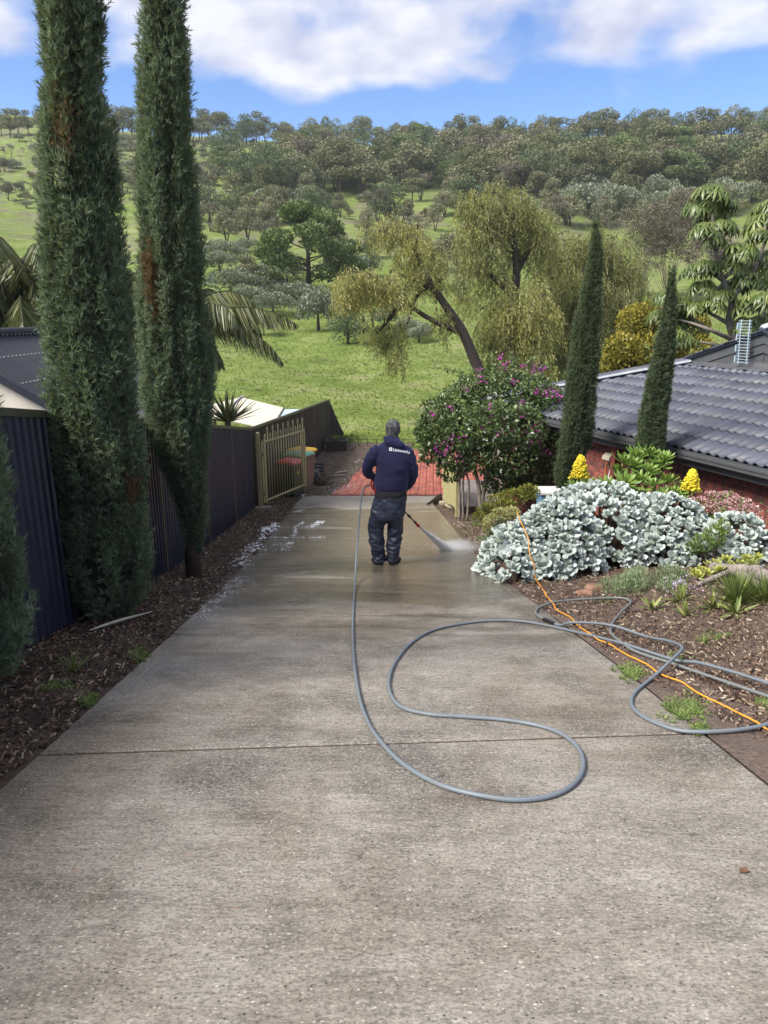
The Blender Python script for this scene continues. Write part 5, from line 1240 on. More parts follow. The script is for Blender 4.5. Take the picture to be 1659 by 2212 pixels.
    for yy, lift in ((0, .026), (.40, 0.0)):
        for (x, h) in prof: TV.append((x, yy, h+lift))
    for (x, h) in prof: TV.append((x, .0, h+.026-.022))
    for i in range(N-1): TF.append((i, i+1, N+i+1, N+i)); TF.append((2*N+i, 2*N+i+1, i+1, i))
    tm = bpy.data.meshes.new('roof_tile'); tm.from_pydata(TV, [], TF); tm.polygons.foreach_set('use_smooth', np.ones(len(tm.polygons), bool)); tm.update(); tm.materials.append(MAT['tile'])
    ex = -d; ey = (n*cp+Vector((0, 0, sp))); ez = ex.cross(ey).normalized(); Rm = Matrix((ex, ey, ez)).transposed().to_4x4()
    roofbase = MB(); nrow = 9; smax = s1-.02
    hip = lambda s_up: smax - s_up*cp*1.0                      # far hip runs back at 45 degrees in plan
    top_up = nrow*tl
    q = [o(s0, .04, .0), o(smax, .04, .0)]
    pts_lo = [o(s0, .04, -.02), o(smax, .04, -.02)]; u_top = Vector(n*cp*top_up+Vector((0, 0, sp*top_up)))
    qa, qb = o(s0, .04, -.02)+u_top, o(smax-top_up*cp, .04, -.02)+u_top
    dn = Vector((0, 0, -.06))
    roofbase.prism([pts_lo[0]+dn, pts_lo[1]+dn, qb+dn, qa+dn], [pts_lo[0], pts_lo[1], qb, qa]); rf = roofbase.build('roof', MAT['gutter_grey'], root)
    tiles = []
    for row in range(nrow):
        k = 0
        while True:
            s = smax - .17 - k*tw - (tw/2 if row % 2 else 0); k += 1
            if s < s0+.1: break
            if s > hip(row*tl+.2)-.02: continue
            p = o(s, .07, .0)+ey*(row*tl-.03)+ez*.006
            dep = depth(p); px = PW/2+FPX*p.x/dep
            tiles.append((0 if px < PW+40 else 1, dep, p))
    tiles.sort(key=lambda c: (c[0], c[1])); rest = []
    for i, (_, _, p) in enumerate(tiles):
        M = Matrix.Translation(p) @ Rm @ Matrix.Rotation(random.uniform(-.012, .012), 4, 'X') @ Matrix.Rotation(random.uniform(-.008, .008), 4, 'Z')
        if i < 300: piece('tile', tm, M, rf)
        else: rest.append(M)
    tv = np.array(TV); tf = [np.array(TF)]
    if rest:
        V, F, tt = scatter(tv, tf, np.array([np.array(M.to_3x3()) for M in rest]), np.array([M.translation[:] for M in rest]), RS.rand(len(rest))); ob = obj_np('tile_field', V, F, MAT['tile'], rf, tt, True); ob['kind'] = 'stuff'
    # far hip: second plane and its capping
    hb = o(smax, .04, 0); ht = o(smax-top_up*cp, .04, 0)+u_top
    MB().prism([hb+dn, o(smax, 6.5, 0)+dn, ht+dn], [hb, o(smax, 6.5, 0), ht]).build('roof', MAT['tile'], root)
    plain('lead', (.36, .38, .42), .5, .2, 6, .5, 30)
    ncap = 13
    for i in range(ncap):
        a, b = hb.lerp(ht, i/ncap), hb.lerp(ht, (i+1.06)/ncap); m = MB(); ax = (b-a).normalized(); sd_ = ax.cross(Vector((0, 0, 1))).normalized(); u = sd_.cross(ax)
        ring = lambda c, r: [c + sd_*r*x + u*(r*.62*z+.045) for x, z in ((-1.1, -.5), (-.75, .35), (-.3, .8), (.3, .8), (.75, .35), (1.1, -.5))]
        m.loft([ring(a, .115), ring(b, .125)]); m.build('hip_cap', MAT['tile'], rf)
        m = MB(); wv = .02*math.sin(i*2.1); m.loft([[c + sd_*x + u*z for x, z in ((.10, .05), (.25+wv, .035), (.25+wv, .02), (.10, .0))] for c in (a, b)]); m.build('flashing', MAT['lead'], rf)
    # ridge and dutch gable at the top right
    gb = at(1486, 782, 1).normalized(); top = qb
    G0 = o(-1.9, .04, 0)+u_top*1.0
    gl = o(2.55, .04, 0)+u_top; L = 1.55
    g0 = gl; g1 = gl - d*L*2; apex = gl - d*L + Vector((0, 0, .52))
    dv = n*.02
    gab = thing_gable = MB().prism([g0+Vector((0, 0, .02)), g1+Vector((0, 0, .02)), apex], [g0+n*.06+Vector((0, 0, .02)), g1+n*.06+Vector((0, 0, .02)), apex+n*.06]).build('gable', MAT['gutter_grey'], root)
    for sgn, (a, b) in ((1, (g0, apex)), (-1, (apex, g1))):
        for k, (off, hh) in enumerate(((.0, .17), (-.17, .15))):
            dz = Vector((0, 0, off+.06)); pr = [a+dz-n*(.05-.02*k), b+dz-n*(.05-.02*k)]
            MB().loft([[q_, q_-Vector((0, 0, hh)), q_-Vector((0, 0, hh))+n*.03, q_+n*.03] for q_ in pr]).build('barge_board', MAT['gutter_grey'], gab, bevel=.004)
        # roof behind the gable
        MB().loft([[q_+Vector((0, 0, .10))-n*.10, q_+Vector((0, 0, .06))-n*.10, q_+Vector((0, 0, .06))+n*3.0, q_+Vector((0, 0, .10))+n*3.0] for q_ in (a+(a-b)*.02, b)]).build('roof', MAT['tile'], root)
        for k in range(7):                                    # stepped tile ends on the verge
            q_ = a.lerp(b, (k+.5)/7)+Vector((0, 0, .125)); ax = (b-a).normalized(); m = MB(); m.loft([[q_+ax*s_-n*.13, q_+ax*s_-n*.13-Vector((0, 0, .03)), q_+ax*s_+n*.28-Vector((0, 0, .03)), q_+ax*s_+n*.28] for s_ in (-.2, .2)]); m.build('verge_tile', MAT['tile'], gab)
    for k in range(9):
        f = (k+.5)/9; x = g0.lerp(g1, f); h_ = .52*(1-abs(2*f-1)); MB().box(x-n*.008+Vector((0, 0, h_/2)), (.012, .014, max(.05, h_)), Rz.to_3x3()).build('batten', MAT['gutter_grey'], gab)
    m = MB(); sec = []
    for i in range(25):
        f = i/24; c_ = g0.lerp(g1, f); sec.append([c_-n*.02+Vector((0, 0, .10)), c_-n*.03+Vector((0, 0, .03)), c_-n*(.24+.02*math.sin(i*1.9))-Vector((0, 0, .035-.012*math.sin(i*1.9)))])
    V = [p for r_ in sec for p in r_]; m.add(V, [(3*i+j, 3*i+j+1, 3*i+4+j, 3*i+3+j) for i in range(24) for j in range(2)]); m.build('flashing', MAT['gutter_grey'], rf, True)
    # little ridge lump
    MB().ell(apex+n*.1+Vector((0, 0, .14)), (.16, .3, .09), None, 10, 6).build('ridge_cap', MAT['lead'], root, True)
    # ---- red post, lamp, cable and meter on the wall
    plain('red_paint', (.23, .052, .04), .55, .15, 6)
    s_ = (o(0, 0)-o(0, 0)).x
    def wall_at(px, py, off=0.0):                             # a point on the wall plane under a picture point
        a, fy, fz = ray(px, py); r_ = Vector((a, fy, fz)); q0 = o(0, wt+off); tt_ = (q0-Vector((0, 0, CAM_H))).dot(n)/r_.dot(n); return Vector((0, 0, CAM_H))+r_*tt_
    tp, bt = wall_at(1332, 960, -.10), wall_at(1326, 1040, -.10)
    po = MB(); po.box((tp+Vector((tp.x, tp.y, -3)))/2+Vector((0, 0, .48)), (.10, .10, tp.z+3-.02), Rz.to_3x3()); po.v = [Vector((v[0], v[1], min(v[2], E-.25))) for v in po.v]; po.build('wall_post', MAT['red_paint'], root)
    plain('lamp_cover', (.42, .37, .29), .5, .1, 6)
    c_ = wall_at(1318, 985, -.07); lamp = thing('wall_lamp', 'small beige hooded lamp on the brick wall beside the red post', 'lamp', c_)
    MB().loft([[c_+d*s2+n*x+Vector((0, 0, z)) for x, z in ((.06, .05), (-.03, .045), (-.09, .0), (-.10, -.06), (-.07, -.06), (.06, -.06))] for s2 in (-.09, .09)]).build('hood', MAT['lamp_cover'], lamp, bevel=.006)
    MB().loft([[c_+d*s2+n*x+Vector((0, 0, z)) for x, z in ((.05, -.06), (-.06, -.06), (-.05, -.09), (.04, -.09))] for s2 in (-.06, .06)]).build('lens', MAT['white_plastic'], lamp)
    plain('cord_orange', (.75, .24, .02), .45, .1, 10)
    q1, q2, q3 = wall_at(1313, 990, -.03), wall_at(1307, 1020, -.02), wall_at(1306, 1062, -.02)
    tag(MB().tube(spline([q1, q2, q3], 5), .007, 6).build('power_cord', MAT['cord_orange'], None, True), 'orange cord hanging down the brick wall from the lamp', 'cord')
    c_ = wall_at(1313, 1041, -.03); mb = thing('meter_box', 'small white socket box on the brick wall', 'box', c_); MB().box(c_, (.10, .07, .17), Rz.to_3x3()).build('cover', MAT['white_plastic'], mb, bevel=.02); MB().tube([c_+Vector((0, 0, .08)), c_+Vector((.03, 0, .25))], .012, 6).build('conduit', MAT['white_plastic'], mb)
    # ---- television antenna
    plain('aluminium', (.46, .56, .62), .35, .1, 6, 0, 30, .4)
    fb = at(1610, 785, 1); base = apex + d*.95 + Vector((0, 0, -.25)) - n*.10
    an = thing('antenna', 'pale blue television antenna standing on the roof gable', 'antenna', base)
    
    def gab_at(px, py):
        a_, fy_, fz_ = ray(px, py); r_ = Vector((a_, fy_, fz_)); t_ = (g0-n*.18-Vector((0, 0, CAM_H))).dot(n)/r_.dot(n); return Vector((0, 0, CAM_H))+r_*t_
    bs = gab_at(1603, 786); tp = gab_at(1611, 690)
    for off in (-.085, .085):
        v = d*-off
        MB().tube([bs+v, tp+v], .010, 6).build('boom', MAT['aluminium'], an)
    for i in range(15):
        c2 = bs.lerp(tp, (i+.5)/15); MB().tube([c2-d*.13, c2+d*.13], .006, 5).build('element', MAT['aluminium'], an)
    for i in range(4): c2 = bs.lerp(tp, .1+.25*i)+d*.14; MB().box(c2, (.025, .05, .11), Rz.to_3x3()).build('reflector', MAT['aluminium'], an)
    m2 = bs+Vector((.26, .0, .15)); MB().tube(spline([bs.lerp(tp, .35), m2, m2+Vector((.02, 0, -.25)), m2+Vector((.10, 0, -.5))], 4), .02, 7).build('mast', MAT['gutter_grey'], an, True)
house()

# ================================================================== GARDEN PLANTS
# ---- flowering bush (bougainvillea) over the end of the driveway
leafmat('glossy_leaf', [(0, (.026, .048, .018)), (.35, (.066, .108, .036)), (.65, (.118, .170, .062)), (.85, (.185, .24, .09)), (1, (.28, .34, .11))], .36, .18, .5)
leafmat('magenta_bract', [(0, (.22, .015, .16)), (.5, (.40, .03, .33)), (1, (.55, .10, .42))], .5, .3)
def flowering_bush():
    rs = np.random.RandomState(17); Y0 = 13.3
    base = Vector((at(1045, 1085, Y0).x, Y0, gz(at(1045, 1085, Y0).x, Y0))); root = thing('flowering_bush', 'big green bush dotted with magenta flowers at the driveway end', 'bush', base)
    cl = px_clumps(Y0, [(955, 900, 42, 46, 0), (945, 940, 38, 38, -.2), (1000, 870, 48, 42, .2), (1000, 930, 52, 48, -.4), (1060, 860, 52, 44, .3), (1060, 920, 58, 52, -.5), (1120, 870, 52, 44, .2), (1120, 930, 58, 52, -.4), (1170, 900, 42, 52, .1), (1170, 960, 44, 48, -.2), (1100, 985, 60, 44, -.4), (1050, 985, 50, 40, -.4), (990, 980, 46, 36, -.2), (1150, 1010, 46, 34, -.2), (1100, 1030, 50, 28, -.2), (975, 1010, 30, 28, -.2),
                        (1080, 815, 38, 24, .5), (1150, 830, 34, 26, .6), (1020, 835, 36, 24, .4), (1190, 860, 22, 26, .3), (1140, 1052, 40, 22, -.1), (1180, 1045, 28, 30, 0), (1075, 1045, 30, 18, -.3), (930, 975, 22, 26, -.2), (915, 930, 16, 26, -.1)])
    tv = np.array([(0, 0, 0), (.26, .06, .35), (.22, .05, .65), (0, -.02, 1), (-.22, .05, .65), (-.26, .06, .35), (0, -.04, .5)]); tf = np.array([(0, 1, 6, 5), (1, 2, 3, 6), (5, 6, 3, 4)])
    Vs = []
    for c, r in cl:
        c = np.array(c); r = np.array(r); n = int(3400*(r[0]*r[2]+r[1]*r[2]+r[0]*r[1])/3*1.75)+60
        u = rand_dirs(n, rs)*(.70+.34*rs.rand(n)[:, None]**.6); P = c+u*r; D = u*.75+rand_dirs(n, rs)*.65+np.array([0, 0, -.25])
        S = .075*(.6+.75*rs.rand(n)); t0 = rs.rand()*.15
        V, F, t = scatter(tv, tf, frames(D, rs.rand(n)*6.28)*S[:, None, None], P, np.clip(.30+t0+.26*u[:, 2]+rs.normal(0, .16, n), 0, 1)); Vs.append((V, F, t))
    # loose arching shoots above
    sh = MB()
    for (x0, y0, x1, y1) in [(1040, 850, 960, 795), (1090, 830, 1060, 770), (1110, 820, 1110, 770), (1140, 830, 1180, 790), (1060, 840, 1020, 800), (1160, 850, 1210, 840), (960, 900, 912, 870), (950, 960, 905, 1000), (1120, 820, 1150, 775)]:
        a, b = at(x0, y0, Y0), at(x1, y1, Y0+rs.normal()*.3); md = a.lerp(b, .5)+Vector((0, 0, .1)); S = spline([a, md, b], 6); sh.tube(S, [.008]*len(S), 4, False)
        P = np.array([S[rs.randint(len(S))][:] for _ in range(60)])+rs.normal(0, .035, (60, 3)); V, F, t = scatter(tv, tf, frames(rand_dirs(60, rs)+np.array([0, 0, -.2]), rs.rand(60)*6)*(.055+.03*rs.rand(60))[:, None, None], P, np.clip(.5+rs.normal(0, .2, 60), 0, 1)); Vs.append((V, F, t))
    V, F, t = merge(Vs); obj_np('crown', V, F, MAT['glossy_leaf'], root, t, True)
    so = sh.build('shoots', MAT['bark_brown'], root); so['kind'] = 'stuff'
    # bare stems, two groups
    for pts in ([(1042, 1090), (1034, 1050), (1022, 1005), (1010, 960)], [(1036, 1085), (1048, 1040), (1056, 1000), (1070, 950)], [(1002, 1090), (1000, 1050), (1003, 1010), (996, 970)], [(1010, 1092), (1013, 1050), (1008, 1020), (1014, 990)], [(994, 1086), (993, 1045), (998, 1000)]):
        Q = [at(x, y, Y0-.35) for x, y in pts]; Q[0].z = gz(Q[0].x, Q[0].y)-.05; S = spline(Q, 5); r0 = .045 if pts[0][0] > 1030 else .024; MB().tube(S, [r0*(1-.45*i/(len(S)-1)) for i in range(len(S))], 8).build('stem', MAT['bark_grey'], root, True)
    # flower sprays
    bv = np.array([(0, 0, 0), (.42, .12, .45), (0, .05, 1), (-.42, .12, .45)]); bf = np.array([(0, 1, 2, 3)])
    fl = [(1002, 943), (985, 950), (960, 955), (968, 968), (952, 980), (945, 972), (975, 940), (990, 985), (955, 1000), (1003, 1008), (995, 1012), (1060, 905), (1045, 925), (1090, 905), (1100, 930), (1075, 935), (1140, 920), (1155, 930), (1165, 950), (1145, 965), (1125, 895), (1175, 935), (1190, 840), (1180, 850), (1200, 845), (1160, 850), (1110, 820), (1090, 795), (1130, 790), (1150, 800), (1165, 795), (1035, 800), (1040, 820), (1010, 840), (975, 880), (1120, 1005), (1085, 1020), (1060, 880), (935, 895), (1125, 870), (1180, 975), (1095, 785), (1080, 772), (1172, 800), (1155, 785), (1205, 855), (1140, 945), (1160, 915)]
    for (px, py) in fl:
        yy = Y0-.62 if 850 < py < 1000 else Y0-.3
        n = 10; c = np.array(at(px, py, yy)); P = c+rs.normal(0, .035, (n, 3)); V, F, t = scatter(bv, bf, frames(rand_dirs(n, rs)+np.array([0, -.5, .2]), rs.rand(n)*6)*(.038+.026*rs.rand(n))[:, None, None], P, rs.rand(n)); o = obj_np('flower_spray', V, F, MAT['magenta_bract'], root, t); o['kind'] = 'stuff'
flowering_bush()

# ---- silver leaved succulent mound
leafmat('silver_leaf', [(0, (.22, .27, .19)), (.3, (.36, .42, .355)), (.6, (.51, .57, .545)), (.85, (.62, .67, .655)), (1, (.44, .49, .30))], .55, .08, .3)
plain('succulent_stem', (.20, .105, .06), .8, .3, 12, .4)
def paddle(L=1.0, w=.46, curve=.35, n=5):
    V = []; F = []
    for i in range(n+1):
        t = i/n; ww = w*(.16+.84*math.sin(PI*min(1, t*.62+.06))**1.2)*(1 if t < .82 else math.sqrt(max(0.02, 1-((t-.82)/.19)**2))); y = t*L; z = curve*t*t*.5
        V += [(-ww/2, z+.05*w, y), (0, z-.03, y), (ww/2, z+.05*w, y)]
    for i in range(n):
        for j in range(2): k = i*3+j; F.append((k, k+1, k+4, k+3))
    return np.array(V), np.array(F)
def rosette_mesh(seed, n=11, L=.095, thick=True):
    rs = np.random.RandomState(seed); Vs = []
    for i in range(n):
        pv, pf = paddle(1, .50+.1*rs.rand(), -.35+.25*rs.rand()); ring = i/n; a = i*2.399+rs.normal()*.2; tilt = rad(12+68*ring)+rs.normal()*.1; s = L*(.55+.5*ring)*(.85+.3*rs.rand())
        R_ = Matrix.Rotation(a, 3, 'Z') @ Matrix.Rotation(-tilt, 3, 'X'); V = (pv*s) @ np.array(R_).T; V[:, 2] += -.02*ring
        base = .60+.2*(1-ring)+rs.normal()*.16; tt = np.full(len(V), np.clip(base, 0, .9)); tt[1::3] -= .10
        Vs.append((V, pf, tt)); 
        V2 = V.copy(); off = np.array(R_) @ np.array([0, 1., 0]); V2 = V2 - off*.008; Vs.append((V2, pf[:, ::-1], tt*.85))
    V, F, t = merge(Vs); return V, F, t
def silver_mound():
    rs = np.random.RandomState(23)
    lobes = []
    for (px, py, Y, rx, ry, h) in [(1290, 1150, 8.25, 1.02, .72, .97), (1420, 1150, 8.15, .72, .60, .80), (1145, 1180, 7.65, .54, .50, .62), (1100, 1215, 7.25, .25, .30, .34), (1200, 1160, 7.75, .60, .50, .80), (1590, 1140, 7.75, .40, .36, .56), (1510, 1150, 7.9, .45, .38, .48)]:
        X = at(px, py, Y).x; lobes.append((X, Y, gz(X, Y)-.02, rx, ry, h))
    X0, Y0 = lobes[0][:2]; root = thing('silver_succulent', 'large mound of silvery blue paddle leaved succulent beside the driveway', 'plant', (X0, Y0, gz(X0, Y0)))
    P = []; N = []
    for (x, y, z, rx, ry, h) in lobes:
        n = int(190*(rx*ry+(rx+ry)*h)*1.0)
        for i in range(n*3):
            u = rand_dirs(1, rs)[0]; u[2] = abs(u[2])
            p = np.array([x+u[0]*rx, y+u[1]*ry, z+u[2]*h]); bump = 1+.10*noise.noise(Vector(p*2.6)); p = np.array([x, y, z])+(p-np.array([x, y, z]))*bump
            ins = False
            for L in lobes:
                q = ((p[0]-L[0])/L[3])**2+((p[1]-L[1])/L[4])**2+((p[2]-L[2])/L[5])**2
                if q < .72: ins = True; break
            if ins or p[1] > y+ry*.75 and u[2] < .5: continue
            if p[2] < gz(p[0], p[1])+.03: continue
            if P:
                D = np.array(P)-p
                if (D*D).sum(1).min() < .075**2: continue
            P.append(p); N.append(u*np.array([.75, .75, 1])+np.array([-.05, -.25, .45]))
    order = np.argsort([p[1]-p[2]*.6 for p in P]); metas = []
    for s in range(7):
        V, F, t = rosette_mesh(200+s, 10+s % 4); me = mesh_np('rosette', V, F, t, True); me.materials.append(MAT['silver_leaf']); metas.append((me, V, F, t))
    rest = []; stems = MB()
    for k, i in enumerate(order):
        nrm = Vector(N[i]).normalized(); nrm = (nrm+Vector(rs.normal(0, .16, 3))).normalized(); M = Matrix.Translation(P[i]) @ nrm.to_track_quat('Z', 'Y').to_matrix().to_4x4() @ Matrix.Rotation(rs.rand()*6.28, 4, 'Z') @ Matrix.Scale(.8+.85*rs.rand()**1.5, 4)
        me = metas[rs.randint(7)]
        if k < 300: piece('rosette', me[0], M, root)
        else: rest.append((M, me))
        if k % 2 == 0:
            p = Vector(P[i]); b = Vector((X0*.35+p.x*.65, Y0*.5+p.y*.5, gz(p.x, p.y)+.02)); 
            if (p-b).length > .15: stems.tube([b, b.lerp(p, .5)+Vector((rs.normal()*.05, rs.normal()*.05, -.04)), p-nrm*.02], [.02, .014, .009], 5, False)
    parts = []
    for M, (me, V, F, t) in rest:
        A = np.array(M.to_3x3()); parts.append((V @ A.T+np.array(M.translation), F, t))
    if parts: V, F, t = merge(parts); o = obj_np('rosette_mass', V, F, MAT['silver_leaf'], root, t, True); o['kind'] = 'stuff'
    o = stems.build('stems', MAT['succulent_stem'], root, True); o['kind'] = 'stuff'
    # dark dead leaves filling the inside of the mound
    m = MB()
    for (x, y, z, rx, ry, h) in lobes: m.ell((x, y+.05, z), (rx*.62, ry*.62, h*.66), None, 14, 9)
    o = m.build('leaf_litter', MAT['mulch'], root, True); o['kind'] = 'stuff'
    return lobes
LOBES = silver_mound()

# ---- generic rosette succulents
def rosette_plant(name, label, pts, mat, L, n, w, seed, stemr=.015, group=None, curve=-.3, tbase=.5, cat='plant', spread=78):
    rs = np.random.RandomState(seed); pts = [Vector(p) for p in pts]; c0 = pts[0]; root = thing(name, label, cat, (c0.x, c0.y, gz(c0.x, c0.y)), group); metas = []
    for q in range(3):
        Vs = []
        for i in range(n):
            pv, pf = paddle(1, w*(.9+.2*rs.rand()), curve+.2*rs.rand()); ring = i/n; a = i*2.399; tilt = rad(8+spread*ring)+rs.normal()*.06; s = L*(.45+.6*ring)*(.9+.2*rs.rand())
            V = (pv*s) @ np.array(Matrix.Rotation(a, 3, 'Z') @ Matrix.Rotation(-tilt, 3, 'X')).T; tt = np.full(len(V), np.clip(tbase+.35*(1-ring)+rs.normal()*.08, 0, 1)); Vs.append((V, pf, tt))
        V, F, t = merge(Vs); me = mesh_np('rosette', V, F, t, True); me.materials.append(mat); metas.append(me)
    for p in pts:
        nr = Vector((rs.normal()*.25, -.25+rs.normal()*.2, 1)).normalized()
        piece('rosette', metas[rs.randint(3)], Matrix.Translation(p) @ nr.to_track_quat('Z', 'Y').to_matrix().to_4x4() @ Matrix.Rotation(rs.rand()*6, 4, 'Z') @ Matrix.Scale(.8+.45*rs.rand(), 4), root)
        g = Vector((p.x*.8+c0.x*.2, p.y*.8+c0.y*.2+.03, gz(p.x, p.y)-.02)); MB().tube([g, g.lerp(p, .6)+Vector((.01, .01, 0)), p], [stemr*1.3, stemr, stemr*.8], 6).build('stem', MAT['succulent_stem'], root, True)
    return root
leafmat('aeonium_green', [(0, (.05, .10, .018)), (.5, (.13, .225, .035)), (1, (.27, .38, .08))], .4, .12, .5); leafmat('aeonium_lime', [(0, (.10, .13, .02)), (.5, (.26, .29, .05)), (1, (.45, .46, .11))], .45, .12, .4)
rs_ = np.random.RandomState(77)
pts = [at(x, y, Y) for x, y, Y in [(1400, 1020, 9.3), (1365, 1010, 9.4), (1335, 1020, 9.4), (1380, 1040, 9.2), (1420, 1010, 9.5), (1440, 1045, 9.2), (1410, 1050, 9.0), (1350, 1048, 9.1), (1455, 1070, 9.0), (1475, 1065, 9.1), (1430, 1075, 8.9), (1385, 1068, 9.0), (1400, 985, 9.6), (1435, 995, 9.5), (1470, 1080, 8.9), (1345, 1000, 9.5), (1375, 990, 9.6)]]
rosette_plant('aeonium', 'clump of glossy green rosettes in front of the second pencil cypress', pts, MAT['aeonium_green'], .20, 26, .22, 41, .02)
pts = [at(x, y, Y) for x, y, Y in [(1283, 1052, 9.1), (1262, 1045, 9.2), (1300, 1048, 9.2), (1315, 1055, 9.1), (1240, 1052, 9.2)]]
rosette_plant('aeonium', 'small group of green rosettes at the foot of the brick wall', pts, MAT['aeonium_green'], .18, 24, .20, 42, .02)
pts = [at(x, y, hit(x, min(y+22, 1262)).y) for x, y in [(1540, 1200), (1560, 1192), (1580, 1186), (1600, 1182), (1620, 1190), (1635, 1205), (1612, 1208), (1590, 1205), (1568, 1210), (1548, 1218), (1530, 1222), (1515, 1232), (1500, 1238), (1508, 1246), (1526, 1240), (1625, 1218), (1600, 1220), (1580, 1222), (1645, 1195), (1555, 1232)]]
rosette_plant('aeonium', 'low patch of lime yellow rosettes beside the grey driftwood', pts, MAT['aeonium_lime'], .085, 16, .42, 43, .01)
# yellow flower cones
plain('yellow_flower', (.62, .50, .02), .7, .25, 30, .6, 120)
def flower_cone(label, px, py, Y, h):
    rs = np.random.RandomState(int(px)); p = at(px, py, Y); root = thing('flower_spike', label, 'flower', (p.x, p.y, gz(p.x, p.y)), 'yellow flower cones by the brick wall')
    MB().tube([(p.x, p.y, gz(p.x, p.y)), p-Vector((0, 0, h*.45)), p], [.018, .014, .01], 6).build('stalk', MAT['succulent_stem'], root, True)
    m = MB().ell((0, 0, 0), (1, 1, .8), None, 6, 4); tv, tf = m.arrays(); N = 650; u = rs.rand(N)**.8; a = rs.rand(N)*6.28; R_ = .112*(1-u)**.62*(.62+.50*rs.rand(N))+.006
    P = np.stack([p.x+np.cos(a)*R_, p.y+np.sin(a)*R_, p.z-h*.5+u*h], 1); S = .007+.016*rs.rand(N)**2; V, F, t = scatter(tv, tf, np.eye(3)[None]*S[:, None, None], P, rs.rand(N)); o = obj_np('florets', V, F, MAT['yellow_flower'], root, t, True); o['kind'] = 'stuff'
    MB().loft([[Vector((p.x+math.cos(q)*r, p.y+math.sin(q)*r, p.z+z)) for q in [k*PI/4 for k in range(8)]] for r, z in ((.07, -h*.5), (.07, -h*.3), (.035, h*.1), (.004, h*.36))]).build('core', MAT['yellow_flower'], root, True)
flower_cone('yellow flower cone in front of the slim cypress foot', 1253, 1008, 8.9, .30); flower_cone('yellow flower cone against the brick wall above the pink flowers', 1494, 1037, 8.6, .27)
# pink flowering succulent
leafmat('pink_flower', [(0, (.30, .10, .09)), (.3, (.52, .26, .25)), (.7, (.66, .42, .44)), (1, (.75, .58, .58))], .6, .2)
def pink_plant():
    rs = np.random.RandomState(9); L = [(1480, 1100, 8.4), (1510, 1090, 8.4), (1540, 1078, 8.5), (1570, 1078, 8.4), (1595, 1088, 8.3), (1615, 1105, 8.2), (1620, 1125, 8.1), (1560, 1100, 8.3), (1530, 1105, 8.3), (1600, 1110, 8.2), (1455, 1100, 8.5), (1590, 1100, 8.3), (1500, 1110, 8.3)]
    c0 = at(1550, 1095, 8.35); root = thing('pink_succulent', 'dome of tiny pink flowers behind the silvery mound', 'plant', (c0.x, c0.y, gz(c0.x, c0.y))); st = MB()
    fl = []; lf = []
    for px, py, Y in L:
        c = np.array(at(px, py, Y)); n = 190; u = rand_dirs(n, rs); u[:, 2] = np.abs(u[:, 2]); P = c+u*np.array([.15, .13, .09])*(.8+.25*rs.rand(n)[:, None]); V, F, _ = leaf_quads(P, u+rand_dirs(n, rs)*.7, .014+.012*rs.rand(n), rs, .9); fl.append((V, F, np.repeat(np.clip(.55+rs.normal(0, .25, n), 0, 1), 4)))
        n = 60; P = c-np.array([0, 0, .08])+rs.normal(0, .07, (n, 3)); V, F, _ = leaf_quads(P, rand_dirs(n, rs)+np.array([0, 0, .6]), .05+.02*rs.rand(n), rs, .5); lf.append((V, F, np.repeat(rs.rand(n)*.5, 4)))
        b = Vector((c[0], c[1]+.03, gz(c[0], c[1]))); st.tube([b, Vector(c)], [.02, .008], 5, False)
    V, F, t = merge(fl); o = obj_np('florets', V, F, MAT['pink_flower'], root, t); o['kind'] = 'stuff'; V, F, t = merge(lf); o = obj_np('leaves', V, F, MAT['aeonium_green'], root, t); o['kind'] = 'stuff'; o = st.build('stems', MAT['succulent_stem'], root); o['kind'] = 'stuff'
pink_plant()
# other shrubs
leafmat('juniper_leaf', [(0, (.05, .06, .012)), (.5, (.13, .15, .022)), (1, (.30, .29, .05))], .6, .15); leafmat('cream_leaf', [(0, (.16, .19, .06)), (.5, (.40, .40, .16)), (1, (.62, .58, .28))], .5, .2); leafmat('bright_leaf', [(0, (.04, .08, .015)), (.6, (.12, .20, .03)), (1, (.28, .33, .05))], .5, .2)
def shrub_px(name, label, Y, L, per, size, mat, seed, **k):
    cl = px_clumps(Y, L); c = cl[0][0]; return leafy(name, label, 'shrub', (c[0], c[1], gz(c[0], c[1])), cl, per, size, mat, seed, tr=.012, **k)
shrub_px('juniper_shrub', 'feathery olive gold shrub between flowering bush and silvery mound', 10.6, [(1110, 1075, 30, 16, 0), (1075, 1085, 26, 16, -.1), (1140, 1065, 26, 16, .1), (1050, 1105, 20, 14, -.3), (1090, 1095, 24, 14, -.3), (1035, 1118, 12, 12, -.4)], 30000, .055, 'juniper_leaf', 101, aspect=.22, up=.5)
shrub_px('variegated_shrub', 'small cream variegated shrub at the left end of the silvery mound', 9.2, [(1085, 1112, 22, 14, 0), (1062, 1128, 18, 16, -.1), (1105, 1108, 18, 12, .1), (1052, 1140, 10, 12, -.2)], 42000, .032, 'cream_leaf', 102, aspect=.5)
shrub_px('dark_herb', 'small dark green upright herb hugging the silvery mound', 8.8, [(1072, 1150, 13, 16, 0), (1080, 1135, 10, 14, .05), (1062, 1162, 9, 10, 0)], 60000, .035, 'leaf_drk', 103, aspect=.2, up=1.6)
shrub_px('bright_shrub', 'bright green feathery shrub growing among the silvery leaves', 7.45, [(1545, 1160, 20, 24, 0), (1520, 1175, 22, 20, -.05), (1500, 1185, 16, 14, 0), (1560, 1140, 12, 18, .05)], 30000, .045, 'bright_leaf', 104, aspect=.25, up=.7)
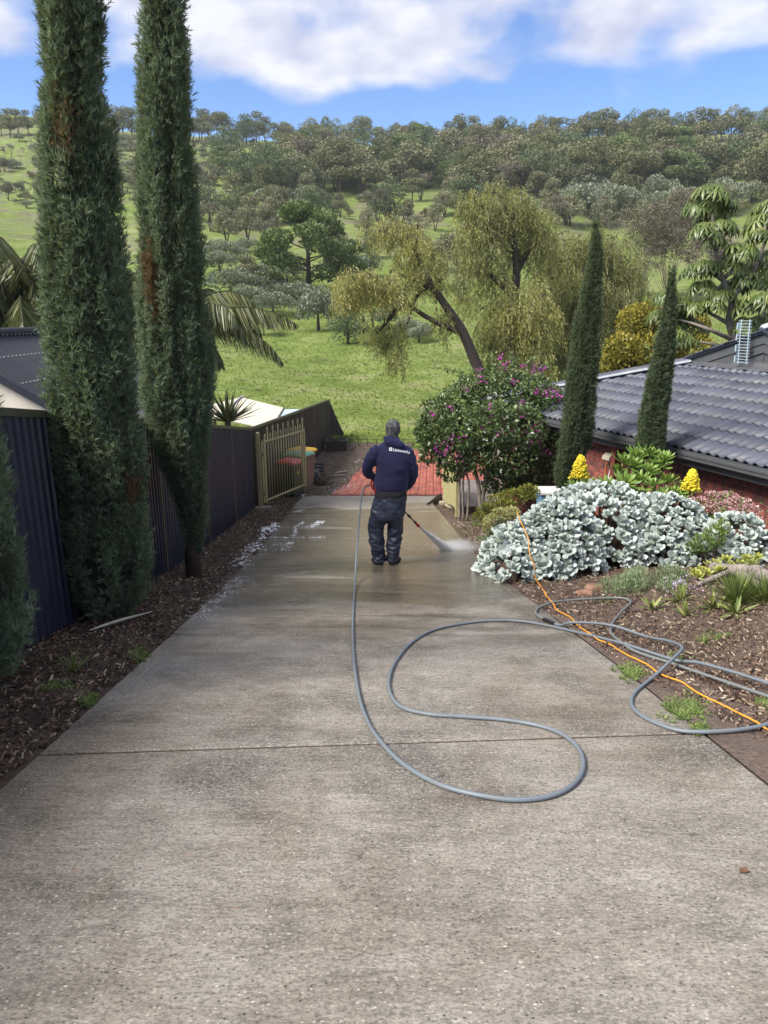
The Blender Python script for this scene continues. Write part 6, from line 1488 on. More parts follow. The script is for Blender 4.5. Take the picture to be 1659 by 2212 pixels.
def mat_plant(name, label, px, py, rx, ry, h, per, size, mat, seed, aspect=.2):
    c = hit(px, py); k = depth(c)/FPX; rs = np.random.RandomState(seed); W_ = rx*k; Dp = ry*k*2.4; cl = []
    for i in range(22):
        a = rs.rand()*6.28; r = rs.rand()**.5*.9; x = c.x+math.cos(a)*r*W_; y = c.y+math.sin(a)*r*Dp; cl.append(((x, y, gz(x, y)+h*.35*(1-r*r)), (W_*.26, Dp*.30, h*(.35+.5*(1-r*r)))))
    return leafy(name, label, 'plant', (c.x, c.y, c.z), cl, per, size, mat, seed, aspect, 1.0, parent_trunks=False)
leafmat('grey_mat_leaf', [(0, (.09, .135, .065)), (.5, (.19, .255, .13)), (1, (.33, .40, .23))], .6, .15)
mat_plant('ground_cover', 'low feathery grey green mat plant beyond the hose', 1395, 1272, 104, 32, .19, 22000, .035, 'grey_mat_leaf', 111)
mat_plant('ground_cover', 'tiny soft green mat plant at the driveway edge by the silvery mound', 1048, 1170, 22, 12, .08, 26000, .03, 'grey_mat_leaf', 112)
leafmat('grass_blade', [(0, (.06, .10, .02)), (.5, (.15, .21, .05)), (1, (.30, .34, .12))], .6, .2)
def tuft(name, label, px, py, n, L, w, seed, up=.6, mat='grass_blade', group=None):
    c = hit(px, py); return spiky(name, label, (c.x, c.y, c.z+.01), n, L, w, MAT[mat], seed, updir=up, group=group)
tuft('grass_clump', 'green strappy grass clump in front of the driftwood', 1590, 1305, 260, .30, .008, 121, .75); tuft('grass_clump', 'strappy grass clump at the right edge by the driftwood', 1652, 1300, 160, .26, .008, 122, .7); tuft('grass_clump', 'thin upright grass growing behind the grey driftwood', 1620, 1250, 60, .22, .008, 123, .9)
tuft('grass_clump', 'small green tuft in the mulch right of the hose loops', 1520, 1395, 40, .10, .006, 124); tuft('grass_clump', 'pale weed tuft at the foot of the second cypress', 425, 1235, 70, .16, .008, 125)
tuft('grass_clump', 'sparse grass tuft in the bark strip below the wide cypress', 160, 1455, 40, .16, .006, 126, .9); tuft('grass_clump', 'tiny grass tuft near the wall end of the bark strip', 1028, 1140, 40, .18, .008, 127, .9)
tuft('grass_clump', 'thin dry grass between the two cypress stems', 340, 1285, 50, .16, .006, 128, .7, 'straw_leaf')
# trailing fleshy plants in the foreground of the bed
leafmat('strap_leaf', [(0, (.06, .09, .02)), (.5, (.16, .20, .05)), (1, (.33, .33, .12))], .45, .12, .4)
for k, (px, py, n, L, lab) in enumerate([(1408, 1318, 16, .16, 'clump of fleshy green leaves behind the hose bend'), (1470, 1300, 22, .17, 'trailing fleshy leaves below the mauve flower head'), (1480, 1335, 18, .15, 'flattened fleshy rosette nearest the hose on the bark'), (1545, 1318, 24, .18, 'curved fleshy leaves lying over dark stems in the bed'), (1590, 1328, 24, .18, 'fleshy green plant sprawling below the grass clump')]):
    tuft('fleshy_plant', lab, px, py, n, L, .03, 130+k, .35, 'strap_leaf', 'fleshy plants in the bed')
def mauve():
    c = hit(1462, 1290)+Vector((0, 0, .12)); rs = np.random.RandomState(4); leafmat('mauve_petal', [(0, (.40, .30, .55)), (1, (.68, .60, .78))], .6, .2); root = thing('mauve_flower', 'small mauve flower head beside the feathery mat plant', 'flower', (c.x, c.y, c.z-.12))
    P = np.array(c)+rs.normal(0, .022, (70, 3)); V, F, _ = leaf_quads(P, rand_dirs(70, rs)+np.array([0, 0, .5]), .014+.008*rs.rand(70), rs, .9); obj_np('petals', V, F, MAT['mauve_petal'], root, np.repeat(rs.rand(70), 4)); MB().tube([c-Vector((0, 0, .12)), c], .004, 5).build('stalk', MAT['succulent_stem'], root)
    p = [hit(rs.uniform(1430, 1520), rs.uniform(1262, 1296)) for _ in range(90)]; P = np.array([(q.x, q.y, q.z+.03+.07*rs.rand()) for q in p]); V, F, _ = leaf_quads(P, rand_dirs(90, rs)+np.array([0, 0, .8]), .012+.008*rs.rand(90), rs, .9); o = obj_np('white_blossom', V, F, MAT['mauve_petal'], None, np.repeat(.7+.3*rs.rand(90), 4)); tag(o, 'scatter of tiny white blossoms over the mat plant edge', 'flowers', kind='stuff')
mauve()
# moss and weeds along the slab edges
def weeds():
    rs = np.random.RandomState(14); tv, tf = blades(7, .22, .8, rs); P = []
    for (px, py, rx, ry, n) in [(1365, 1460, 22, 14, 200), (1480, 1540, 40, 22, 240), (1510, 1585, 16, 8, 60), (300, 1420, 16, 14, 130), (190, 1520, 16, 12, 110), (130, 1490, 30, 10, 90), (1650, 1530, 14, 14, 70), (1310, 1300, 20, 8, 40), (1450, 1430, 30, 14, 40), (1560, 1380, 30, 10, 40), (1000, 1150, 20, 12, 40)]:
        for i in range(n):
            q = hit(px+rs.normal()*rx*.55, py+rs.normal()*ry*.55); P.append((q.x, q.y, q.z+.015))
    P = np.array(P); n = len(P); S = (.018+.02*rs.rand(n)); V, F, t = scatter(tv, tf, frames(np.tile([[0, 0, 1.]], (n, 1)), rs.rand(n)*6)*S[:, None, None], P, np.clip(.35+rs.normal(0, .2, n), 0, 1))
    tag(obj_np('weeds', V, F, MAT['grass_blade'], None, t), 'short moss and weeds along both edges of the slab', 'weeds', kind='stuff')
weeds()
# driftwood, stones, timber scraps
plain('driftwood', (.20, .17, .145), .85, .45, 9, .8, 40)
def driftwood():
    def limb(name, pts, r, lab):
        P = [hit(x, y)+Vector((0, 0, z)) for x, y, z in pts]; S = spline(P, 6); rs = np.random.RandomState(len(pts)); m = MB(); m.tube(S, [np.interp(i/(len(S)-1), np.linspace(0, 1, len(r)), r)*(1+.12*rs.normal()) for i in range(len(S))], 9); return m
    root = thing('driftwood_log', 'weathered grey driftwood log lying across the bed at the right edge', 'log', hit(1600, 1262))
    limb('log', [(1535, 1245, .10), (1560, 1252, .10), (1600, 1256, .10), (1640, 1262, .09), (1690, 1290, .07)], [.045, .06, .075, .07, .06], '').build('log', MAT['driftwood'], root, True)
    b = thing('driftwood_branch', 'thin grey driftwood branch in front of the driftwood log', 'branch', hit(1560, 1275))
    limb('branch', [(1505, 1268, .02), (1545, 1264, .08), (1580, 1258, .10), (1615, 1270, .08), (1670, 1290, .03)], [.018, .026, .034, .036, .03], '').build('branch', MAT['driftwood'], b, True)
driftwood()
plain('red_stone', (.24, .13, .085), .85, .35, 9, .8, 30); plain('scrap_timber', (.42, .36, .25), .8, .25, 9, .4)
def rock(name, label, px, py, s, seed, mat='red_stone', cat='stone'):
    c = hit(px, py); m = MB().ell((0, 0, 0), (1, 1, 1), None, 12, 8); rs = np.random.RandomState(seed); V = []
    for v in m.v:
        v = Vector(v); f = 1+.28*noise.noise(v*1.6+Vector((seed, 0, 0)))+.1*noise.noise(v*4); q = Vector((max(-.8, min(.8, v.x*f)), max(-.8, min(.8, v.y*f)), max(-.7, min(.62, v.z*f)))); V.append((c.x+q.x*s[0], c.y+q.y*s[1], c.z+q.z*s[2]+s[2]*.35))
    m.v = V; tag(m.build(name, MAT[mat]), label, cat)
rock('stone', 'flat red brown stone left of the feathery mat plant', 1262, 1288, (.10, .07, .05), 3); rock('stone', 'rounded rusty stone half under the feathery mat plant', 1283, 1278, (.11, .08, .07), 4)
def timber():
    for k, (x0, y0, x1, y1, z, s, lab) in enumerate([(958, 1082, 966, 1070, .06, .10, 'upright pale timber offcut at the slatted gate foot'), (952, 1090, 972, 1090, .04, .07, 'pale timber offcut lying at the slatted gate foot'), (962, 1094, 985, 1098, .03, .06, 'weathered brick sized block beside the olive post')]):
        a, b = hit(x0, y0), hit(x1, y1); d = (b-a); L = max(.28, d.length*.6); c = (a+b)/2; c.z = gz(c.x, c.y)+z; tag(MB().box(c, (L, .10, s), Matrix.Rotation(math.atan2(d.y, d.x), 3, 'Z')).build('timber_block', MAT['scrap_timber'], None, False, .006), lab, 'timber')
timber()
# slatted gate leaf on the right, seen nearly end-on, its post, deck and the tub behind
plain('olive_paint', (.36, .33, .16), .6, .12, 6, .15, 60); plain('deck_board', (.17, .145, .135), .75, .3, 7, .3, 40)
def right_gate():
    A = at(957, 1060, 15.6); B = at(986, 1090, 14.2); A.z = B.z = 0; d = (B-A); L = d.length; d.normalize(); Rz = Matrix.Rotation(math.atan2(d.y, d.x), 3, 'Z'); root = thing('slatted_gate', 'pale olive slatted gate leaf under the flowering bush', 'gate', (A.x, A.y, gz(A.x, A.y)))
    n = 13; top = at(970, 985, 15).z
    for i in range(n):
        c = A+d*(L*i/(n-1)); lo = gz(c.x, c.y)+.12+(.30 if i < 2 else 0)*(1-i/2); MB().box((c.x, c.y, (lo+top)/2), (L/n*.82, .03, top-lo), Rz).build('slat', MAT['olive_paint'], root, bevel=.005)
    for z in (top-.25, top-1.0): c = (A+B)/2; MB().box((c.x+.035, c.y, z), (L, .03, .05), Rz).build('rail', MAT['olive_paint'], root)
    P = at(988, 1098, 13.9); z0 = gz(P.x, P.y)-.05; pt = at(988, 985, 13.9).z; tag(MB().box((P.x, P.y, (z0+pt)/2), (.09, .09, pt-z0)).build('gate_post', MAT['olive_paint'], None, False, .008), 'square olive post beside the slatted gate leaf', 'post')
    e0, e1 = hit(924, 1092), hit(952, 1070); tag(MB().tube([e0+Vector((0, 0, .03)), e1+Vector((0, 0, .03))], .03, 6).build('drain_pipe', MAT['black_plastic']), 'short black edging strip at the corner of the slab', 'edging')
right_gate()
def deck():
    c = Vector((2.3, 16.0, gz(2.3, 16.0)+.18)); root = thing('timber_deck', 'grey timber deck behind the stems of the flowering bush', 'deck', (c.x, c.y, gz(c.x, c.y)))
    me = MB().box((0, 0, 0), (1.9, .088, .03)).mesh('board'); me.materials.append(MAT['deck_board'])
    for i in range(26): piece('board', me, Matrix.Translation((c.x+.1, 14.75+i*.094, gz(2.3, 15.5)+.20)) @ Matrix.Rotation(-.02, 4, 'Z'), root)
    MB().box((c.x+.1, 15.9, gz(2.3, 15.5)+.06), (1.8, 2.4, .2)).build('frame', MAT['bark_brown'], root)
    b = at(1190, 1060, 11.6); plain('blue_plastic', (.10, .22, .36), .5, .1, 5); rt = thing('storage_tub', 'blue and white tub half hidden behind the silvery mound', 'tub', (b.x, b.y, gz(b.x, b.y))); z0 = gz(b.x, b.y)
    MB().loft([[Vector((b.x+sx*w, b.y+sy*w, z)) for sx, sy in ((1, 1), (-1, 1), (-1, -1), (1, -1))] for w, z in ((.17, z0), (.21, b.z-.02))]).build('body', MAT['blue_plastic'], rt, bevel=.02); MB().box((b.x, b.y, b.z), (.46, .46, .05)).build('rim', MAT['white_plastic'], rt, bevel=.012)
deck()

# ================================================================== MAN WITH THE PRESSURE WASHER
def ell_ring(c, rx, ry, n=20, tilt=None):
    P = [Vector((rx*math.cos(2*PI*k/n), ry*math.sin(2*PI*k/n), 0)) for k in range(n)]
    if tilt is not None: P = [tilt @ p for p in P]
    return [Vector(c)+p for p in P]
def remeshed(mb, name, voxel, smooth=2, disp=None):
    me = mb.mesh('tmp'); o = bpy.data.objects.new('tmp', me); COL.objects.link(o)
    bm = bmesh.new(); bm.from_mesh(me); bmesh.ops.recalc_face_normals(bm, faces=bm.faces); bm.to_mesh(me); bm.free()
    r = o.modifiers.new('r', 'REMESH'); r.mode = 'VOXEL'; r.voxel_size = voxel; r.use_smooth_shade = True
    s = o.modifiers.new('s', 'SMOOTH'); s.iterations = smooth; s.factor = .6
    dg = bpy.context.evaluated_depsgraph_get(); out = bpy.data.meshes.new_from_object(o.evaluated_get(dg)); out.name = name
    bpy.data.objects.remove(o); bpy.data.meshes.remove(me)
    if disp:
        n = len(out.vertices); co = np.empty(n*3, np.float32); no = np.empty(n*3, np.float32); out.vertices.foreach_get('co', co); out.vertices.foreach_get('normal', no); co = co.reshape(-1, 3); no = no.reshape(-1, 3)
        d = np.array([disp(Vector(c)) for c in co]); co = co+no*d[:, None]; out.vertices.foreach_set('co', co.ravel()); out.update()
    out.polygons.foreach_set('use_smooth', np.ones(len(out.polygons), bool)); return out
def limb_loft(mb, pts, n=16):
    """pts: (centre, r) or (centre, rx, ry)"""
    rings = []; C_ = [Vector(p[0]) for p in pts]
    for i, p in enumerate(pts):
        t = (C_[min(i+1, len(C_)-1)]-C_[max(i-1, 0)]).normalized(); q = t.to_track_quat('Z', 'Y').to_matrix(); r = p[1]; r2 = p[2] if len(p) > 2 else r
        u = Vector((1, 0, 0)); u = (u-t*u.dot(t)); u = u.normalized() if u.length > .2 else Vector((0, 1, 0)); w = t.cross(u)
        rings.append([C_[i]+u*r*math.cos(2*PI*k/n)+w*r2*math.sin(2*PI*k/n) for k in range(n)])
    mb.loft(rings)
MX, MY = 0.025, 8.38; MZ = float(base_z(MY))+.02
def man():
    O = Vector((MX, MY, MZ)); SCL = .985
    root = thing('person', 'person in navy hoodie and dark waterproof trousers spraying the driveway, seen from behind', 'person', O); root.scale = (.925, .94, .975)
    def skin(name, col, rough, bumpk=0, **k):
        return plain(name, col, rough, .12, 30, bumpk, 90, coords='obj', **k)
    skin('skin', (.42, .22, .155), .5); 
    t = NT('navy_fleece'); p = t.n('ShaderNodeTexCoord').outputs['Object']; t.set(Base_Color=t.ramp(t.noise(14, 5, .65, p), [(.3, (.0085, .0085, .040)), (.7, (.013, .0135, .062))]), Roughness=.9, Sheen_Weight=.25, Sheen_Tint=(.25, .27, .5, 1)); t.bump(t.noise(220, 3, .7, p), .35, .002); MAT['fleece'] = t.m
    t = NT('wet_nylon'); p = t.n('ShaderNodeTexCoord').outputs['Object']; n_ = t.noise(9, 5, .6, p); t.set(Base_Color=t.ramp(n_, [(.3, (.014, .018, .034)), (.7, (.034, .042, .072))]), Roughness=t.rng(n_, .35, .65, .36, .55), Specular_IOR_Level=.45); t.bump(t.noise(16, 4, .6, p, (1, 1, .7), 1.2), .35, .012); MAT['nylon'] = t.m
    skin('black_knit', (.010, .010, .014), .85); skin('boot_rubber', (.008, .008, .009), .4)
    t = NT('grey_hair'); p = t.n('ShaderNodeTexCoord').outputs['Object']; t.set(Base_Color=t.ramp(t.noise(60, 4, .7, p, (1, 1, .3)), [(.36, (.016, .015, .015)), (.50, (.075, .073, .072)), (.64, (.36, .36, .36))]), Roughness=.6); t.bump(t.noise(160, 3, .6, p, (1, 1, .2)), .8, .01); MAT['hair'] = t.m
    def place(me, name, mat, parent=root):
        me.materials.append(mat); o = bpy.data.objects.new(name, me); COL.objects.link(o); o.parent = parent; o.location = (0, 0, 0); o.scale = (1, 1, 1); WL[o.name] = Vector((0, 0, 0)); return o
    # --- body: one continuous surface
    b = MB()
    limb_loft(b, [((.05, .02, .60), .15, .12), ((.055, 0, .80), .17, .12), ((.06, 0, .95), .165, .11), ((.075, 0, 1.15), .165, .115), ((.085, 0, 1.35), .18, .115), ((.08, .01, 1.48), .17, .09), ((.08, .03, 1.55), .09, .075), ((.085, .05, 1.63), .058, .06), ((.087, .06, 1.68), .056, .06)])
    tl = Matrix.Rotation(rad(-22), 3, 'X')
    b.ell((.087, .085, 1.722), (.083, .102, .118), tl, 16, 12); b.ell((.087, .125, 1.665), (.05, .06, .06), tl, 12, 8)          # skull, jaw
    b.ell((.087, .185, 1.70), (.013, .022, .022), tl, 8, 6); b.ell((.087, .172, 1.668), (.022, .012, .008), tl, 8, 6)           # nose, lips
    for s in (-1, 1):
        b.ell((.087+s*.088, .085, 1.715), (.014, .024, .036), tl, 8, 6); b.ell((.087+s*.032, .168, 1.735), (.018, .012, .010), tl, 8, 6)
    limb_loft(b, [((-.13, 0, 1.47), .06), ((-.17, .0, 1.40), .058), ((-.240, .02, 1.25), .046), ((-.22, .11, 1.17), .042), ((-.165, .22, 1.10), .030)], 12)
    limb_loft(b, [((.26, 0, 1.46), .06), ((.30, 0, 1.38), .058), ((.335, .03, 1.18), .046), ((.31, .11, 1.07), .042), ((.275, .20, .955), .030)], 12)
    limb_loft(b, [((-.04, .01, .78), .09, .10), ((-.09, .02, .66), .085), ((-.115, .03, .50), .062), ((-.11, 0, .33), .06), ((-.095, -.01, .12), .042), ((-.095, -.01, .05), .045)], 12)
    limb_loft(b, [((.14, .01, .78), .09, .10), ((.13, .02, .66), .085), ((.122, .04, .50), .062), ((.115, .01, .33), .06), ((.10, .0, .12), .042), ((.10, .0, .05), .045)], 12)
    def hand(wr, fw, dn, side, grip):
        """palm and five fingers curling round a bar of radius grip"""
        wr, fw, dn = Vector(wr), Vector(fw).normalized(), Vector(dn).normalized(); sd_ = fw.cross(dn).normalized()*side
        M = Matrix((sd_, fw, -dn)).transposed(); b.ell(wr+fw*.045, (.040, .052, .017), M, 10, 8)
        for i, L in enumerate((.070, .078, .073, .058)):
            k = wr+fw*.085+sd_*(.027-.018*i); q1 = k+fw*L*.40+dn*.010; q2 = q1+fw*L*.12+dn*L*.36; q3 = q2-fw*L*.22+dn*L*.12
            b.tube([k-fw*.03, k, q1, q2, q3], [.009, .0092, .0088, .0082, .007], 8)
        k = wr+fw*.03+sd_*.034; b.tube([wr+fw*.02+sd_*.02, k, k+fw*.022+sd_*.016+dn*.014, k+fw*.042+sd_*.004+dn*.032], [.011, .011, .010, .008], 8)
    hand((-.160, .235, 1.095), (.35, .55, -.75), (.85, .0, .35), -1, .02)
    hand((.270, .215, .945), (-.05, .35, -1), (-.9, .45, .1), 1, .02)
    bd = remeshed(b, 'body', .008, 2); body = place(bd, 'body', MAT['skin'])
    # --- hair
    h = MB(); h.ell((.087, .070, 1.748), (.094, .104, .114), tl, 18, 12); h.ell((.087, .022, 1.695), (.072, .050, .062), tl, 14, 10)
    
    hm = remeshed(h, 'hair', .006, 1, lambda c: .007*noise.noise(Vector((c.x*48, c.y*48, c.z*20)))+.006*noise.noise(c*30)); hr = place(hm, 'hair', MAT['hair'])
    rh = np.random.RandomState(2); hv = np.empty(len(hm.vertices)*3, np.float32); hm.vertices.foreach_get('co', hv); hn = np.empty(len(hm.vertices)*3, np.float32); hm.vertices.foreach_get('normal', hn); hv = hv.reshape(-1, 3); hn = hn.reshape(-1, 3); ix = rh.randint(len(hv), size=3200)
    D_ = hn[ix]*.40+np.array([0, -.25, -.9])+rh.normal(0, .2, (len(ix), 3)); tv_ = np.array([(-.0016, 0, 0), (.0016, 0, 0), (.001, .001, .008), (-.001, .001, .008), (0, .001, .014)]); V_, F_, t_ = scatter(tv_, [np.array([(0, 1, 2, 3)]), np.array([(3, 2, 4)])], frames(D_, rh.rand(len(ix))*6), hv[ix])
    k_ = mesh_np('hair_strands', V_, F_); o_ = place(k_, 'hair_strands', MAT['hair'], hr); o_['kind'] = 'stuff'
    # --- hoodie
    f = MB()
    R_ = lambda z, cx, rx, ry, cy=0: ell_ring((cx, cy, z), rx, ry, 24)
    f.loft([R_(.985, .066, .200, .140), R_(1.00, .066, .208, .148), R_(1.05, .068, .222, .158), R_(1.12, .074, .222, .160), R_(1.25, .088, .222, .160, -.005), R_(1.38, .092, .240, .155, -.008), R_(1.47, .086, .238, .130, -.004), R_(1.525, .080, .205, .105, .004), R_(1.57, .080, .145, .09, .02), R_(1.61, .083, .100, .085, .035), R_(1.645, .085, .088, .088, .05)])
    limb_loft(f, [((-.09, 0, 1.48), .09), ((-.145, 0, 1.455), .095), ((-.185, .0, 1.38), .090), ((-.250, .02, 1.27), .078), ((-.248, .07, 1.20), .074), ((-.222, .14, 1.155), .062), ((-.172, .215, 1.112), .046), ((-.165, .232, 1.102), .041)], 18)
    limb_loft(f, [((.23, 0, 1.48), .09), ((.275, 0, 1.445), .096), ((.305, .0, 1.37), .090), ((.338, .02, 1.25), .081), ((.345, .04, 1.17), .077), ((.325, .10, 1.08), .068), ((.288, .17, .985), .049), ((.278, .195, .965), .042)], 18)
    f.ell((.10, -.055, 1.585), (.135, .062, .060), Matrix.Rotation(rad(10), 3, 'Y'), 16, 10); f.ell((.165, -.075, 1.572), (.085, .045, .045), Matrix.Rotation(rad(24), 3, 'Y'), 12, 8); f.ell((.06, -.03, 1.63), (.105, .06, .040), Matrix.Rotation(rad(8), 3, 'Y'), 14, 8); f.ell((.085, .10, 1.60), (.10, .05, .05), None, 12, 8)
    def wrin(c):
        v = .010*noise.noise(Vector((c.x*5, c.y*5, c.z*9))) + .006*noise.noise(Vector((c.x*11+c.z*12, c.y*8, c.z*13)))
        low = max(0, min(1, (1.25-c.z)/.2)); v += .006*low*noise.noise(Vector((c.x*5+c.z*6, c.y*4, c.z*24)))
        arm = 1 if (c.x < -.14 or c.x > .30) else 0; v += .007*arm*noise.noise(Vector((c.x*14, c.y*14, c.z*26)))
        return v
    fm = remeshed(f, 'hoodie', .0085, 3, wrin); hd = place(fm, 'hoodie', MAT['fleece'])
    # ribbed hem and dark shirt showing below it
    s = MB(); s.loft([R_(.885, .058, .208, .150), R_(.91, .06, .214, .155), R_(.96, .064, .206, .150), R_(1.01, .066, .19, .135)]); sm = remeshed(s, 'shirt', .009, 2, lambda c: .008*noise.noise(Vector((c.x*6, c.y*6, c.z*30)))); place(sm, 'shirt', MAT['black_knit'])
    # --- trousers
    q = MB()
    q.loft([R_(.955, .058, .190, .135), R_(.90, .056, .214, .152), R_(.82, .045, .228, .165), R_(.72, .032, .236, .172), R_(.64, .024, .232, .165), R_(.60, .022, .20, .14)])
    limb_loft(q, [((-.07, .0, .72), .135, .15), ((-.095, .01, .62), .132, .148), ((-.135, .03, .51), .112, .120), ((-.128, .015, .40), .094, .108), ((-.12, -.01, .28), .088, .10), ((-.098, -.01, .17), .084, .092), ((-.092, -.012, .10), .080, .092), ((-.092, -.012, .055), .084, .098)], 20)
    limb_loft(q, [((.125, .0, .72), .130, .15), ((.126, .01, .62), .120, .145), ((.124, .035, .51), .106, .120), ((.118, .02, .40), .094, .106), ((.112, .005, .28), .088, .098), ((.10, .0, .17), .080, .09), ((.095, .0, .10), .078, .09), ((.095, .0, .055), .083, .096)], 20)
    def crease(c):
        n1 = noise.noise(Vector((c.x*6+c.z*3, c.y*6, c.z*6))); n2 = 1-abs(noise.noise(Vector((c.x*7-c.z*5, c.y*7, c.z*9+3))))*2; n3 = 1-abs(noise.noise(Vector((c.x*9+c.z*12, c.y*9, c.z*17))))*2
        low = .5+.9*max(0, min(1, (.62-c.z)/.3)); return .016*n1+low*(.016*n2+.010*n3)-.012
    qm = remeshed(q, 'trousers', .0085, 2, crease); place(qm, 'trousers', MAT['nylon'])
    # --- boots
    for sx, sy, ang in ((-.100, .035, rad(22)), (.105, .05, rad(-24))):
        k = MB(); Rz = Matrix.Rotation(ang, 3, 'Z'); c0 = Vector((sx, sy-.05, 0))
        for y, w, hh in ((-.095, .030, .055), (-.08, .042, .085), (-.03, .046, .10), (.04, .046, .09), (.10, .052, .065), (.16, .046, .055), (.195, .022, .04)):
            pass
        rings = []
        for y, w, hh in ((-.098, .026, .05), (-.085, .040, .085), (-.03, .044, .105), (.04, .045, .095), (.10, .050, .070), (.16, .045, .058), (.195, .022, .042)):
            rings.append([c0+Rz @ Vector((w*cx, y, hh*(.5+.5*cz))) for cx, cz in ((1, -.9), (1, -.2), (.8, .6), (.3, 1), (-.3, 1), (-.8, .6), (-1, -.2), (-1, -.9), (-.5, -1), (.5, -1))])
        k.loft(rings); bm_ = remeshed(k, 'boot', .007, 2); place(bm_, 'boot', MAT['boot_rubber'])
        k = MB(); k.prism([c0+Rz @ Vector((w*s2, y, .0)) for s2, L in ((1, 1), (-1, -1)) for (y, w) in ([(-.10, .03), (-.03, .047), (.10, .053), (.19, .03)][::L])], [c0+Rz @ Vector((w*s2, y, .022)) for s2, L in ((1, 1), (-1, -1)) for (y, w) in ([(-.10, .03), (-.03, .047), (.10, .053), (.19, .03)][::L])])
        place(k.mesh('sole'), 'sole', MAT['boot_rubber'])
    # --- print on the back
    skin('white_print', (.78, .78, .78), .7)
    bvh = BVHTree.FromPolygons([v.co[:] for v in fm.vertices], [list(p.vertices) for p in fm.polygons])
    cu = bpy.data.curves.new('txt', 'FONT'); cu.body = 'Linnworks'; cu.size = .056; cu.offset = .0012; cu.space_character = 1.06; cu.resolution_u = 3
    to = bpy.data.objects.new('txt', cu); COL.objects.link(to); dg = bpy.context.evaluated_depsgraph_get(); tm = bpy.data.meshes.new_from_object(to.evaluated_get(dg)); bpy.data.objects.remove(to)
    bm = bmesh.new(); bm.from_mesh(tm); bmesh.ops.subdivide_edges(bm, edges=[e for e in bm.edges if e.calc_length() > .012], cuts=2); bmesh.ops.triangulate(bm, faces=bm.faces); xs = [v.co.x for v in bm.verts]; w = max(xs); kx = .218/w
    def wrap(bm, f):
        for v in bm.verts:
            x, z = f(v.co.x, v.co.y); hit_ = bvh.ray_cast(Vector((x, -.6, z)), Vector((0, 1, 0))); y = hit_[0].y if hit_[0] else -.1
            v.co = Vector((x, y-.0035, z))
    base = lambda X: 1.500-.10*max(0, X-.09)-.45*max(0, X-.09)**2
    wrap(bm, lambda x, y: ((lambda X: (X, base(X)+y*.80))(.088+x*kx)))
    me = bpy.data.meshes.new('back_print'); bm.to_mesh(me); bm.free(); place(me, 'back_print', MAT['white_print'], hd)
    bm = bmesh.new()                                            # emblem: four rounded blocks
    def blob(P):
        n = 10; g = [[None]*(n+1) for _ in range(n+1)]
        vs = [bm.verts.new((x, y, 0)) for x, y in P]; bm.faces.new(vs)
    def quarter(cx, cy, r, a0, ox, oy): return [(ox, oy)]+[(cx+r*math.cos(rad(a0+i*15)), cy+r*math.sin(rad(a0+i*15))) for i in range(7)]
    blob([(0, .022), (.018, .022), (.018, .042)]+[(.018-.018*math.sin(rad(i*15)), .024+.018*math.cos(rad(i*15))) for i in range(1, 6)])
    blob([(.0, 0), (.018, 0), (.018, .018), (.0, .018)]); blob([(.022, .0), (.036, 0), (.040, .005), (.040, .018), (.022, .018)]); blob([(.022, .022), (.038, .022), (.040, .030), (.036, .040), (.030, .043), (.022, .040)])
    bmesh.ops.triangulate(bm, faces=bm.faces); bmesh.ops.subdivide_edges(bm, edges=bm.edges[:], cuts=2); bmesh.ops.triangulate(bm, faces=bm.faces)
    wrap(bm, lambda x, y: (.038+x, 1.500+y)); me = bpy.data.meshes.new('emblem'); bm.to_mesh(me); bm.free(); place(me, 'emblem', MAT['white_print'], hd)
    return O
MAN_O = man()
plain('gun_red', (.42, .02, .025), .4, .1, 10); plain('lance_steel', (.07, .065, .06), .35, .2, 20, 0, 30, .6); plain('gun_black', (.015, .015, .016), .4, .2, 10)
def washer():
    O = MAN_O; tip = at(905, 1137, 9.30); g = O+Vector((-.135, .265, 1.009)); root = thing('pressure_lance', 'long dark spray lance with red gun held by the person', 'spray lance', g)
    r_hand = O+Vector((.255, .285, .885)); d = (tip-g).normalized(); sidev = d.cross(Vector((0, 0, 1))).normalized()
    MB().tube([g-d*.06, g+d*.10, g+d*.16], [.022, .024, .014], 10).build('gun_body', MAT['gun_black'], root, True)
    MB().tube(spline([g-d*.02, g+Vector((-.015, -.035, -.05)), g+Vector((.005, -.06, -.13)), g+Vector((.02, -.05, -.17))], 4), .017, 10).build('grip', MAT['gun_red'], root, True)
    MB().tube(spline([g+Vector((-.03, -.05, .04)), g+Vector((-.05, -.06, -.02)), g+Vector((-.03, -.07, -.09))], 4), .009, 8).build('trigger', MAT['gun_red'], root, True)
    MB().tube([g+d*.15, tip-d*.06], .0095, 8).build('lance', MAT['lance_steel'], root, True)
    a = tip-d*.33; MB().tube([a, a+d*.03, a+d*.06, a+d*.09], [.014, .019, .019, .013], 10).build('coupling', MAT['lance_steel'], root, True)
    MB().lathe([(.010, 0), (.020, .006), (.024, .03), (.024, .052), (.016, .066), (.008, .07)], tip-d*.065, 12, d.to_track_quat('Z', 'Y').to_matrix()).build('nozzle', MAT['gun_red'], root, True)
    MB().tube([a+d*.20, a+d*.24], .017, 10).build('coupling', MAT['gun_black'], root, True)
    return tip, d, g
TIP, LD, GUN = washer()
